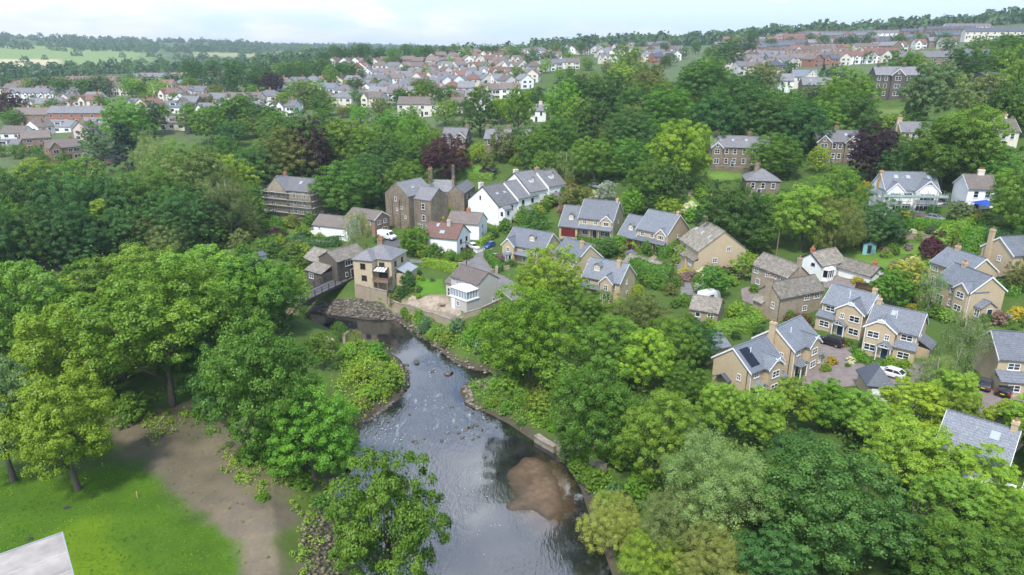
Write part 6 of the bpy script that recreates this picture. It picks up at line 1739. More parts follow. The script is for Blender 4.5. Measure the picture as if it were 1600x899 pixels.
# planting of the gardens, each shrub its own
def garden(poly, n, w0, w1, cols, kinds=('shrub',), nm=None):
    xs = [q[0] for q in poly]; ys = [q[1] for q in poly]; c = 0
    for _ in range(n * 30):
        x, y = rnd.uniform(min(xs), max(xs)), rnd.uniform(min(ys), max(ys))
        if not in_poly(poly, x, y): continue
        w = rnd.uniform(w0, w1); kd = rnd.choice(kinds)
        if kd == 'shrub': shrub_at(x, y, w, rnd.uniform(.65, 1.0), rnd.choice(cols), nm=nm)
        else: T(x, y - w, w, rnd.uniform(.95, 1.2), kd, rnd.choice(cols), base=y)
        c += 1
        if c >= n: break
MIX = ['g', 'g', 'l', 'l', 'y', 'd', 'lush', 'o', 'e', 'gold', 'pd', 'wh', 'grey', 'pink', 'rust']; GRN = ['g', 'g', 'l', 'd', 'lush', 'o', 'y']
garden(R1[0], 26, 16, 34, ['g', 'l', 'lush', 'e', 'g', 'o'], nm='riverside_bush'); garden(R1[1], 10, 14, 26, ['l', 'y', 'lush', 'g'], nm='riverside_bush'); garden(R1[2], 10, 18, 34, ['g', 'lush', 'e'], nm='riverside_bush'); garden(L1[0], 14, 12, 28, ['l', 'y', 'lush', 'l', 'w'], nm='riverside_bush'); garden(L1[1], 9, 16, 32, ['l', 'g', 'lush', 'y'], nm='riverside_bush'); garden([(590, 465), (640, 490), (680, 510), (640, 505)], 6, 8, 16, ['l', 'lush'])
garden([(1065, 395), (1170, 390), (1180, 440), (1090, 460)], 16, 14, 26, MIX); garden([(1385, 395), (1470, 400), (1470, 480), (1395, 450)], 22, 14, 28, MIX); garden([(1380, 350), (1480, 352), (1470, 385), (1385, 380)], 18, 9, 20, MIX)
garden([(800, 285), (905, 285), (905, 335), (850, 340), (800, 325)], 26, 12, 24, MIX); garden([(335, 350), (410, 345), (520, 362), (470, 415), (330, 400)], 28, 16, 34, GRN); garden([(640, 415), (700, 430), (705, 440), (640, 470)], 7, 8, 14, MIX)
garden([(960, 375), (1010, 395), (985, 425), (940, 405)], 12, 12, 24, GRN); garden([(1130, 480), (1200, 495), (1190, 530), (1110, 540)], 10, 16, 28, GRN); garden([(1400, 430), (1480, 470), (1470, 500), (1420, 500)], 10, 14, 26, MIX)
garden([(650, 378), (740, 400), (720, 412), (650, 405)], 12, 12, 24, GRN); garden([(720, 235), (850, 235), (830, 260), (720, 262)], 16, 12, 24, MIX); garden([(1100, 290), (1200, 300), (1300, 300), (1260, 330), (1080, 340)], 12, 16, 30, GRN)
garden([(560, 330), (610, 330), (600, 365), (560, 345)], 6, 10, 20, GRN); garden([(1480, 330), (1600, 340), (1600, 370), (1480, 365)], 14, 14, 28, GRN); garden([(1030, 400), (1062, 420), (1060, 470), (960, 450)], 14, 14, 28, GRN); garden([(1500, 495), (1600, 490), (1600, 525), (1500, 520)], 9, 14, 26, MIX)
garden([(1040, 430), (1075, 470), (1160, 500), (1150, 530), (1090, 520), (1030, 470)], 12, 14, 28, GRN, nm='riverside_bush'); garden([(205, 150), (300, 150), (420, 150), (420, 205), (215, 205)], 14, 22, 38, ['g', 'l', 'lush', 'o', 'd'], ('round', 'ash')); garden([(285, 195), (440, 195), (440, 240), (285, 240)], 12, 36, 60, ['g', 'l', 'd', 'o', 'g'], ('round', 'ash')); garden([(440, 150), (860, 150), (860, 200), (440, 200)], 16, 22, 38, ['g', 'l', 'lush', 'o', 'd'], ('round', 'ash'))
garden([(1300, 545), (1345, 555), (1350, 580), (1310, 572)], 4, 10, 18, MIX); garden([(860, 180), (1100, 180), (1100, 260), (880, 260)], 12, 26, 46, GRN, ('round', 'ash')); garden([(1380, 200), (1600, 205), (1600, 280), (1400, 270)], 10, 24, 42, GRN, ('round', 'ash'))
garden([(845, 110), (1140, 110), (1140, 180), (860, 180)], 22, 34, 60, ['g', 'd', 'd', 'l', 'o'], ('round',)); garden([(1140, 140), (1360, 140), (1360, 200), (1140, 200)], 12, 40, 64, ['g', 'd', 'd', 'o'], ('round',)); garden([(590, 215), (690, 215), (690, 280), (600, 280)], 6, 24, 44, GRN, ('round', 'ash'))
# hedges
hedge([(664, 417), (688, 420), (714, 427)], 1.8, 2.2, 'y', 'yellow-green clipped hedge along the road above the small lawn')
hedge([(749, 391), (761, 384)], 1.6, 2.6, 'y', 'short yellow clipped hedge between the white car and the blue car')
hedge([(990, 430), (1012, 441), (1044, 447)], 3.0, 4.2, 'g', 'tall dark clipped hedge curving beside the low stone garage')
hedge([(1030, 404), (1046, 399), (1062, 393)], 2.4, 3.0, 'g', 'tall dark hedge below the warm stone house')
hedge([(422, 388), (470, 386), (530, 384)], 2.2, 2.6, 'd', 'long dark hedge in front of the white-walled house')
hedge([(903, 375), (922, 379), (942, 382)], 1.0, 1.2, 'g', 'low hedge in front of the higher maroon-garage house')
hedge([(1416, 354), (1450, 358), (1482, 360)], 2.4, 2.2, 'lush', 'bright hedge below the scaffolded white house')
hedge([(1502, 392), (1526, 394)], 3.4, 5.2, 'lush', 'square-topped bright hedge block above the buff houses')
hedge([(1468, 395), (1480, 372), (1510, 362)], 3.0, 3.0, 'l', 'long sloping hedge beside the terraced garden lawn')
hedge([(846, 284), (875, 286), (902, 288)], 1.8, 2.0, 'gold', 'golden hedge behind the white terrace end')
hedge([(1114, 528), (1145, 520), (1182, 514)], 2.6, 2.6, 'l', 'broad light hedge behind the corner house of the close')
hedge([(1334, 550), (1346, 560), (1360, 573)], 1.2, 1.0, 'g', 'low clipped hedge edging the drive of the close')
hedge([(1375, 575), (1395, 581), (1416, 589)], 1.0, .9, 'lush', 'low hedge right behind the white parked car')
hedge([(712, 278), (740, 279), (770, 281)], 2.0, 2.0, 'l', 'light hedge edging the lawn behind the mill')
hedge([(1560, 454), (1592, 462)], 2.6, 2.0, 'lush', 'thick low hedge beside the dark car at the upper close')
hedge([(572, 322), (600, 328)], 2.0, 1.8, 'd', 'dark hedge left of the weathered mill')
hedge([(812, 325), (848, 327)], 1.8, 1.8, 'g', 'green hedge below the white terrace gardens')
hedge([(762, 402), (770, 414), (780, 426)], 2.0, 2.0, 'g', 'rounded hedge along the inside of the road bend')
hedge([(1530, 372), (1560, 376), (1600, 380)], 3.0, 3.2, 'd', 'dark hedge behind the highest buff house')
hedge([(1320, 205), (1375, 208)], 1.6, 1.6, 'd', 'dark hedge under the three-storey villa')
# ------------------------------------------------------------------ bridge, walls, vehicles, poles, stones
def note(o, noun, label, cat, group=None):
    tag(o, label, cat, group)
    m = o.matrix_world.translation if o.type == 'EMPTY' else o.location
    u, v, _ = proj(*o.location); THINGS.append([o, noun, u, v, label]); return o

def bridge():
    z = 5.2
    a, b = Pz(470, 474, z), Pz(563, 430, z)
    L = (b - a).length; yaw = math.atan2(b.y - a.y, b.x - a.x)
    o = empty('footbridge', a, yaw)
    W = 4.2
    MB().box(0, L, 0, W, -.22, 0).build('deck', M['asphalt_dark'], o)
    for y in (0.02, W - .02):
        n = 26; prof = []
        for i in range(n + 1):
            t = i / n; prof.append((L * t, -.45 - 1.9 * abs(2 * t - 1) ** 2.2))
        poly = [(0, .12)] + [(L, .12)] + prof[::-1]
        mb = MB().prism(poly, y - .12 - (.02 if y < 1 else 0), y + .12, 'y')
        for i in range(1, 14):
            x = L * i / 14; mb.box(x - .1, x + .1, y - .24 if y < 1 else y + .13, y - .13 if y < 1 else y + .24, -2.2 * abs(2 * i / 14 - 1) ** 2 - .5, .1)
        mb.build('girder', M['steel_dark'], o)
        r = MB(); k = int(L / 2.2)
        for i in range(k + 1):
            x = L * i / k; r.box(x - .07, x + .07, y - .07, y + .07, .121, 1.5)
        for zz in (.75, 1.3): r.box(0.08, L - .08, y - .03, y + .03, zz, zz + .09)
        r.build('railing', M['dark_wood'], o)
    for x in (.0, L):
        MB().box(x - 1.2 if x == 0 else x + .01, x - .01 if x == 0 else x + 1.2, -.4, W + .4, -5, -.05).build('abutment', M['cottage_stone'], o)
    note(o, 'bridge', 'narrow road bridge with dark iron girders and post railings', 'bridge')
bridge()

def wall(name, pts, h, t, mat, label, cope=True, px=True, z0=None, deep=2.5):
    g = [P(*q) for q in pts]
    o = empty(name, g[0])
    mb, cp = MB(), MB()
    for i in range(len(g) - 1):
        a, b = g[i] - g[0], g[i + 1] - g[0]
        n = max(1, int((b - a).length / 2.5)) if z0 is None else 1
        for k in range(n):
            p, q = a.lerp(b, k / n), a.lerp(b, (k + 1) / n)
            d = Vector((q.x - p.x, q.y - p.y, 0)).normalized(); s = Vector((-d.y, d.x, 0)) * t / 2
            za = (z0 - g[0].z if z0 is not None else zt(p.x + g[0].x, p.y + g[0].y) - g[0].z) + h
            zb = (z0 - g[0].z if z0 is not None else zt(q.x + g[0].x, q.y + g[0].y) - g[0].z) + h
            for m, lo, hi, ss in ((mb, -deep, 0, 1), (cp, .003, .12, 1.25)):
                if m is cp and not cope: continue
                S = s * ss
                v = [Vector((*(c)[:2], zz)) for c, zz in ((p - S, za + lo - (h if m is mb else 0)), (q - S, zb + lo - (h if m is mb else 0)), (q + S, zb + lo - (h if m is mb else 0)), (p + S, za + lo - (h if m is mb else 0)), (p - S, za + hi), (q - S, zb + hi), (q + S, zb + hi), (p + S, za + hi))]
                m.add(v, [(0, 3, 2, 1), (4, 5, 6, 7), (0, 1, 5, 4), (1, 2, 6, 5), (2, 3, 7, 6), (3, 0, 4, 7)])
    mb.build('masonry', M[mat], o)
    if cope: cp.build('coping', M['wall_conc'], o)
    return note(o, 'wall', label, 'wall', 'stone garden walls')
M['wall_conc'] = simple('stained_concrete', (.26, .22, .175), .9, .3, 1.2, bump=.2)
M['wall_buff'] = masonry('buff_walling', [(.36, .29, .20), (.42, .345, .245), (.3, .24, .165)], (.36, .3, .22), .5, .24, stain=.3)
wall('retaining_wall', [(556, 463), (580, 469), (606, 475)], 3.0, .5, 'wall_buff', 'buff stone retaining wall under the balcony house at the bridge end')
wall('retaining_wall', [(607, 476), (640, 487), (680, 501), (712, 513), (724, 507)], 1.6, .5, 'wall_buff', 'long low riverside wall below the flagged patio')
wall('garden_wall', [(724, 500), (752, 491), (784, 476)], 1.4, .4, 'cottage_stone', 'stone wall running right from the conservatory house')
wall('garden_wall', [(1543, 577), (1565, 588), (1605, 600)], 2.0, .35, 'wall_buff', 'buff stone wall between the long lawn and the parking court')
wall('river_wall', [(838, 688), (852, 698), (868, 706)], .9, .9, 'wall_conc', 'short pale concrete wall standing at the right water edge')
wall('river_wall', [(868, 700), (905, 716), (945, 740)], 1.3, .6, 'wall_conc', 'longer grey concrete wall along the right bank under the trees')
wall('garden_wall', [(1392, 372), (1432, 374), (1466, 378)], 1.2, .4, 'cottage_stone', 'terrace wall across the sloping hillside garden')
wall('garden_wall', [(826, 292), (860, 294), (905, 300)], 1.2, .4, 'cottage_stone', 'stone wall behind the white terrace end')
wall('garden_wall', [(800, 250), (830, 244), (850, 238)], 1.8, .5, 'gritstone', 'dark stone wall climbing the slope above the white terrace')
wall('garden_wall', [(766, 428), (780, 424), (796, 420)], .8, .4, 'cottage_stone', 'low stone wall at the road bend beside the gatepost')
wall('garden_wall', [(740, 392), (745, 396), (757, 392)], .9, .25, 'render_white', 'low white wall beside the white parked car')
wall('garden_wall', [(1117, 266), (1160, 269), (1205, 272)], 1.4, .5, 'gritstone', 'dark stone terrace wall under the long villa')
wall('garden_wall', [(512, 545), (522, 552)], 2.6, .6, 'cottage_stone', 'broken stone wall stub on the left bank point', cope=False)
wall('garden_wall', [(538, 538), (545, 532)], 2.0, .6, 'cottage_stone', 'smaller broken stone wall stub nearest the willow on the left bank', cope=False)
wall('wooden_fence', [(1102, 478), (1118, 480), (1128, 484)], 1.7, .08, 'wood_orange', 'new orange timber fence behind the low rubble stone outbuilding', cope=False)
wall('wooden_fence', [(1336, 452), (1352, 455), (1372, 450)], 1.7, .1, 'dark_wood', 'dark timber fence below the white bungalow wing', cope=False)
wall('wooden_fence', [(1430, 478), (1450, 470), (1470, 472)], 1.7, .1, 'wood', 'weathered timber fence behind the white-barked birch', cope=False)

# vehicles ------------------------------------------------------------
def paint(name, c, metal=0.):
    m, t = new_mat(name)
    p = t.n('ShaderNodeBsdfPrincipled', i_Roughness=.28, i_Metallic=metal); p.inputs['Base Color'].default_value = (*c, 1); p.inputs['Coat Weight'].default_value = .6; p.inputs['Coat Roughness'].default_value = .08
    t.out(p.outputs[0]); return m
M['p_white'] = paint('white_car_paint', (.78, .78, .78)); M['p_black'] = paint('black_car_paint', (.012, .012, .014)); M['p_blue'] = paint('blue_car_paint', (.02, .09, .36)); M['p_grey'] = paint('grey_car_paint', (.05, .055, .065)); M['p_silver'] = paint('silver_car_paint', (.4, .41, .42), .5)
M['rubber'] = simple('tyre_rubber', (.02, .02, .02), .8, .2, 3); M['lamp_white'] = simple('headlamp', (.8, .8, .8), .1, .02); M['lamp_red'] = simple('tail_lamp', (.5, .01, .01), .2, .05)
M['plate'] = simple('yellow_plate', (.75, .55, .05), .5, .02)
import bmesh
def soft(mb, name, mats, w=.07, seg=2):
    me = mb.mesh(name, mats)
    bm = bmesh.new(); bm.from_mesh(me)
    bmesh.ops.remove_doubles(bm, verts=bm.verts, dist=1e-5)
    bmesh.ops.bevel(bm, geom=[e for e in bm.edges if e.calc_face_angle(0) > .35], offset=w, segments=seg, profile=.6, affect='EDGES', clamp_overlap=True)
    bm.to_mesh(me); bm.free()
    me.polygons.foreach_set('use_smooth', [True] * len(me.polygons))
    try: me.set_sharp_from_angle(angle=R(50))
    except Exception: pass
    return me

def wheel_mesh(r=.33, w=.22):
    t = MB(); n = 18
    for sgn in (0,):
        poly = [(math.cos(6.2832 * i / n) * r, math.sin(6.2832 * i / n) * r) for i in range(n)]
        t.prism(poly, -w / 2, w / 2, 'y')
    rim = MB().prism([(math.cos(6.2832 * i / 12) * r * .62, math.sin(6.2832 * i / 12) * r * .62) for i in range(12)], -w / 2 - .015, w / 2 + .015, 'y')
    return t.mesh('tyre', M['rubber']), rim.mesh('rim', M['metal'])
WHEEL = None
def vehicle(name, spot, nose, pm, label, cat='car', kind='hatch'):
    """spot: middle on the ground; nose: ground point it heads for"""
    global WHEEL
    WHEEL = WHEEL or wheel_mesh()
    c, n = P(*spot), P(*nose)
    yaw = math.atan2(n.y - c.y, n.x - c.x)
    o = empty(name, (c.x, c.y, c.z + .08), yaw)
    if kind == 'van':
        L, W = 5.6, 2.0
        prof = [(-2.8, .35), (2.7, .35), (2.8, .9), (2.65, 1.15), (1.85, 1.45), (1.25, 2.3), (.9, 2.5), (-2.7, 2.5), (-2.8, 2.3)]
        base, tops = prof, 1.9
    elif kind == 'suv':
        L, W = 4.6, 1.9
        base = [(-2.25, .32), (2.2, .32), (2.3, .6), (2.2, .92), (1.2, 1.08), (-2.2, 1.12), (-2.3, .7)]; cab = [(1.25, 1.06), (.45, 1.66), (-1.75, 1.66), (-2.22, 1.1)]
    else:
        L, W = 4.2, 1.78
        base = [(-2.0, .26), (2.0, .26), (2.1, .5), (2.0, .78), (1.0, .95), (-1.95, 1.0), (-2.1, .6)]; cab = [(1.1, .93), (.3, 1.44), (-1.2, 1.44), (-1.95, .99)]
    b = MB().prism(base, -W / 2, W / 2, 'y')
    link('body', soft(b, 'body', M[pm], .09), o)
    if kind == 'van':
        for q in (-1, 1):
            MB().prism([(1.1, 1.45), (1.72, 1.45), (1.2, 2.15), (.75, 2.15), (.75, 1.45)], q * W / 2 - .01, q * W / 2 + .012, 'y').build('side_window', M['glass'], o)
        MB().add([(1.86, -.85, 1.5), (1.86, .85, 1.5), (1.3, .78, 2.27), (1.3, -.78, 2.27)], [(0, 1, 2, 3)]).build('windscreen', M['glass'], o, Vector((.03, 0, .02)))
    else:
        g = MB(); k = len(cab); ti = .22
        v = []
        for q in (-1, 1):
            for i, (x, z) in enumerate(cab): v.append((x, q * (W / 2 - (.06 if i in (0, k - 1) else ti)), z))
        f = [tuple(range(k))[::-1], tuple(range(k, 2 * k))] + [(i, (i + 1) % k, k + (i + 1) % k, k + i) for i in range(k)]
        g.add(v, f)
        link('cabin_glass', soft(g, 'cabin_glass', M['glass'], .05), o)
        (x1, z1), (x2, z2) = cab[1], cab[2]
        rf = MB().box(x2 - .12, x1 + .08, -W / 2 + ti - .02, W / 2 - ti + .02, z1 - .03, z1 + .035)
        for q in (-1, 1):
            for xa, xb in ((cab[0][0], x1), (cab[3][0], x2)):
                za = cab[0][1] if xa == cab[0][0] else cab[3][1]
                rf.tube([(xa, q * (W / 2 - .06), za), (xb, q * (W / 2 - ti), z1)], .05, 5)
            rf.tube([((x1 + x2) / 2 - .1, q * (W / 2 - .05), cab[0][1] + .02), ((x1 + x2) / 2, q * (W / 2 - ti), z1)], .045, 5)
        rf.build('roof_panel', M[pm], o)
    fx, rx = base[2][0], base[-1][0] if kind != 'van' else -2.8
    lz = base[2][1] + .12
    for q in (-1, 1):
        MB().box(fx - .2, fx + .0, q * W * .36 - .2, q * W * .36 + .2, lz - .02, lz + .12).build('headlight', M['lamp_white'], o)
        MB().box(rx - .02, rx + .12, q * W * .4 - .14, q * W * .4 + .14, lz + .02, lz + .24).build('taillight', M['lamp_red'], o)
        MB().box(.75, .95, q * (W / 2 + .02), q * (W / 2 + .2), 1.0, 1.14).build('wing_mirror', M[pm], o) if kind != 'van' else None
    MB().box(rx - .04, rx + .02, -.26, .26, .55, .67).build('number_plate', M['plate'], o)
    for x in (L * .31, -L * .30):
        for q in (-1, 1):
            w = link('wheel', WHEEL[0], o, Vector((x, q * (W / 2 - .09), .33 if kind != 'van' else .36)))
            link('rim', WHEEL[1], w)
    return note(o, cat, label, cat, 'parked vehicles')
vehicle('parked_van', (605, 374), (626, 377.5), 'p_white', 'white panel van parked beside the brown brick house', 'van', 'van')
vehicle('parked_car', (740, 389), (745, 392), 'p_white', 'white hatchback parked beside the red-roofed cottage')
vehicle('parked_car', (764, 387), (756, 392), 'p_blue', 'bright blue car parked at the end of the short driveway')
vehicle('parked_car', (1297, 539), (1284, 536), 'p_black', 'black car parked in front of the buff gabled house', kind='suv')
vehicle('parked_car', (1391, 588), (1374, 584), 'p_white', 'white car parked in the close behind the pyramid-roofed garage')
vehicle('parked_car', (1540, 606), (1549, 594), 'p_grey', 'dark car parked beside the wall of the parking court')
vehicle('parked_car', (1571, 615), (1580, 602), 'p_black', 'black car parked nearest the edge in the parking court', kind='suv')
vehicle('parked_car', (1572, 443), (1562, 438), 'p_grey', 'dark grey car parked below the highest buff house')
vehicle('parked_car', (505, 338), (514, 339), 'p_white', 'white car parked under the trees by the scaffolded stone house')
vehicle('parked_car', (1243, 614), (1248, 612), 'p_black', 'black car half hidden by leaves below the corner house')
vehicle('parked_car', (930, 294), (938, 296), 'p_silver', 'silver car parked among the trees above the golden hedge')
vehicle('parked_car', (1110, 236), (1117, 237), 'p_white', 'white car parked left of the long dark villa')
vehicle('parked_car', (1386, 216), (1394, 217), 'p_white', 'white car parked beyond the copper beech on the hillside')
vehicle('parked_car', (1460, 345), (1468, 346), 'p_silver', 'silver car parked in the garden of the scaffolded white house')

def motorhome():
    c, n = P(1107, 473), P(1120, 468)
    o = empty('motorhome', c, math.atan2(n.y - c.y, n.x - c.x))
    link('body', soft(MB().prism([(-2.6, .5), (2.4, .5), (2.5, 1.2), (2.1, 2.3), (1.5, 2.8), (-2.5, 2.8), (-2.6, 2.5)], -1.1, 1.1, 'y'), 'body', M['p_white'], .15), o)
    for q in (-1, 1): MB().box(-1.2, .2, q * 1.1 - .02, q * 1.1 + .02, 1.5, 2.1).build('side_window', M['glass'], o)
    MB().box(-.4, .5, -.4, .4, 2.81, 2.95).build('roof_hatch', M['skypane'], o); MB().box(-2.64, -2.58, -.6, .6, 1.5, 2.1).build('rear_window', M['glass'], o)
    for x in (1.6, -1.5):
        for q in (-1, 1): w = link('wheel', WHEEL[0], o, Vector((x, q * 1.0, .33))); link('rim', WHEEL[1], w)
    note(o, 'motorhome', 'white caravan parked beside the rubble stone outbuilding', 'caravan')
motorhome()

# poles and lamps ------------------------------------------------------------
def pole(px, base, top, label, mat='dark_wood', name='utility_pole', arm=True):
    p = P(px, base); lo, hi = .5, 30
    for _ in range(30):
        m = (lo + hi) / 2
        if proj(p.x, p.y, p.z + m)[1] > top: lo = m
        else: hi = m
    o = empty(name, p)
    MB().tube([(0, 0, -.5), (0, 0, lo)], [.16, .10], 8).build('post', M[mat], o)
    if arm:
        mb = MB().box(-.9, .9, -.06, .06, lo - .5, lo - .36)
        mb.build('crossarm', M[mat], o)
        MB().tube([(.6, 0, lo - .36), (.6, 0, lo - .1)], .05, 6).build('insulator', M['white'], o); MB().tube([(-.6, 0, lo - .36), (-.6, 0, lo - .1)], .05, 6).build('insulator', M['white'], o)
    note(o, 'pole', label, 'pole', 'utility poles')
def lamp(px, base, top, label):
    p = P(px, base); lo, hi = .5, 20
    for _ in range(30):
        m = (lo + hi) / 2
        if proj(p.x, p.y, p.z + m)[1] > top: lo = m
        else: hi = m
    o = empty('street_lamp', p)
    MB().tube([(0, 0, -.3), (0, 0, lo)], [.09, .06], 8).build('post', M['metal'], o)
    MB().tube([(0, 0, lo), (.4, -.3, lo + .12), (.8, -.6, lo + .12)], .045, 6).build('arm', M['metal'], o)
    link('lamp_head', soft(MB().box(.6, 1.25, -.95, -.65, lo + .06, lo + .2), 'lamp_head', M['concrete'], .04), o)
    note(o, 'lamp', label, 'street lamp', 'street lamps')
pole(729, 421, 376, 'dark timber pole at the roadside in front of the red-roofed cottage')
pole(1051, 430, 412, 'timber pole beside the low stone garage')
pole(1213, 400, 352, 'tall pale bare pole beside the light green ash', 'wood', arm=False)
pole(656, 268, 238, 'timber pole in front of the drooping copper beech', arm=False)
lamp(768, 412, 396, 'slim street lamp at the inside of the road bend'); lamp(1457, 338, 308, 'tall slim street lamp in front of the scaffolded white house'); lamp(1585, 602, 562, 'slim lamp at the wall of the parking court')
p = P(776, 428); o = empty('gatepost', p); link('post', soft(MB().box(-.35, .35, -.35, .35, -.5, 1.7), 'post', M['wall_buff'], .05), o); MB().prism([(-.4, 1.7), (.4, 1.7), (.0, 2.0)], -.4, .4, 'y').build('cap', M['concrete'], o); note(o, 'gatepost', 'thick pale stone gatepost at the road bend', 'gatepost')

# garden furniture ------------------------------------------------------------
def hut(spot, w, d, h, wm, rm, label, name='garden_shed', cat='shed'):
    p = P(*spot); o = empty(name, p, rnd.uniform(-.7, -.2))
    MB().prism([(-w / 2, -.5), (w / 2, -.5), (w / 2, h), (0, h + w * .25), (-w / 2, h)], -d / 2, d / 2, 'y').build('wall', M[wm], o)
    k = .5
    MB().prism([(-w / 2 - .15, h - .06), (0, h + w * .25 + .02), (w / 2 + .15, h - .06), (w / 2 + .15, h + .03), (0, h + w * .25 + .12), (-w / 2 - .15, h + .03)], -d / 2 - .15, d / 2 + .15, 'y').build('roof', M[rm], o)
    MB().box(-.4, .4, -d / 2 - .05, -d / 2 - .01, 0, h - .1).build('door', M['dark_wood'], o)
    note(o, cat, label, cat, 'garden sheds')
M['duck'] = simple('duck_egg_paint', (.22, .45, .45), .6, .1, 2); M['tarp'] = simple('blue_canvas', (.015, .06, .33), .6, .15, 2)
hut((1357, 394), 2.6, 2.6, 2.0, 'duck', 'slate_dark', 'duck-egg blue summerhouse at the corner of the hillside lawn', 'summerhouse', 'summerhouse')
hut((985, 408), 2.4, 2.2, 2.0, 'buff', 'slate_blue', 'small stone shed behind the tall curved hedge'); hut((472, 382), 3.0, 2.4, 1.8, 'dark_wood', 'slate_dark', 'dark timber shed beside the long white-walled house')
hut((762, 275), 5, 3, 2.0, 'dark_wood', 'slate_dark', 'dark timber shed at the corner of the lawn behind the mill'); hut((930, 322), 3, 2.6, 2.0, 'wood', 'tile_brown', 'weathered shed under the trees above the maroon-garage house')
hut((880, 383), 1.6, 1.6, 1.4, 'metal', 'metal', 'small grey bin store beside the higher maroon garage'); hut((405, 408), 3.2, 2.4, 1.6, 'render_grey', 'slate_dark', 'low grey shed among the left garden shrubs'); hut((320, 398), 3, 2.4, 1.8, 'cottage_stone', 'slate_grey', 'low stone shed behind the light green left trees')
def gazebo():
    p = P(1537, 334); o = empty('gazebo', p, -.1)
    MB().add([(-2.2, -2.2, 2.3), (2.2, -2.2, 2.3), (2.2, 2.2, 2.3), (-2.2, 2.2, 2.3), (0, 0, 3.3)], [(3, 2, 1, 0), (0, 1, 4), (1, 2, 4), (2, 3, 4), (3, 0, 4)]).build('canopy', M['tarp'], o)
    for x in (-2, 2):
        for y in (-2, 2): MB().tube([(x, y, -.3), (x, y, 2.3)], .05, 6).build('post', M['metal'], o)
    note(o, 'gazebo', 'blue canvas gazebo on posts in front of the white and brick house', 'gazebo')
gazebo()
def table(spot, label):
    p = P(*spot); o = empty('garden_table', p, rnd.uniform(0, 3))
    MB().box(-.8, .8, -.4, .4, .70, .75).build('tabletop', M['wood'], o)
    for x in (-.7, .7):
        for y in (-.3, .3): MB().box(x - .04, x + .04, y - .04, y + .04, 0, .70).build('leg', M['wood'], o)
    note(o, 'table', label, 'table', 'patio tables')
table((690, 480), 'wooden garden table standing on the flagged riverside patio')
# steel railing by the conservatory house
a = P(697, 505); b = P(713, 512); d = b - a; o = empty('patio_railing', a)
mb = MB()
for i in range(9):
    q = d * (i / 8); mb.tube([(q.x, q.y, 1.4), (q.x, q.y, 2.9)], .03, 5)
for z in (1.6, 2.85): mb.tube([(0, 0, z), (d.x, d.y, z)], .03, 5)
mb.build('bars', M['metal'], o); note(o, 'railing', 'grey steel railing at the patio corner above the river', 'railing')

# stones ------------------------------------------------------------
def rock_mesh(seed):
    r = random.Random(seed)
    bm = bmesh.new(); bmesh.ops.create_icosphere(bm, subdivisions=2, radius=1)
    off = [Vector((r.uniform(-1, 1), r.uniform(-1, 1), r.uniform(-1, 1))).normalized() for _ in range(7)]
    for v in bm.verts:
        f = 1.0
        for o in off:
            d = v.co.dot(o)
            if d > .55: f -= (d - .55) * .75
        v.co *= f; v.co.z *= .62
    me = bpy.data.meshes.new('rock'); bm.to_mesh(me); bm.free(); me.materials.append(M['rock'])
    return me
M['rock'] = simple('river_rock', (.10, .085, .066), .75, .45, 1.2, bump=.4)
ROCKS = [rock_mesh(i) for i in range(4)]
spots = [(649, 567, 1.1), (702, 584, 1.0), (676, 580, .6), (728, 672, .5), (735, 668, .6), (744, 664, .5), (752, 672, .45), (716, 676, .4), (722, 684, .5), (690, 689, .45), (700, 678, .4), (651, 692, .55), (646, 690, .4), (663, 686, .3), (598, 655, .5), (606, 660, .4), (592, 662, .35), (640, 648, .4),
         (730, 640, .5), (738, 646, .4), (762, 655, .5), (706, 636, .4), (775, 668, .4), (560, 690, .4), (748, 682, .35), (739, 687, .4), (712, 668, .35), (626, 684, .3), (635, 571, .6), (637, 590, .5), (633, 604, .5), (640, 582, .4)]
for i, (x, y, s) in enumerate(spots):
    p = Pz(x, y, 0)
    o = link('river_rock', ROCKS[i % 4], None, Vector((p.x, p.y, .02)))
    o.scale = (s * rnd.uniform(.9, 1.4), s * rnd.uniform(.7, 1.1), s * rnd.uniform(.6, .9)); o.rotation_euler = (0, 0, rnd.uniform(0, 6))
    lab = {0: 'large flat brown rock alone in the upper river', 1: 'lone brown rock in midstream above the rapids'}.get(i)
    tag(o, lab, 'rock', 'rocks in the river'); THINGS.append([o, 'wet dark rock in the river', x, y, lab])
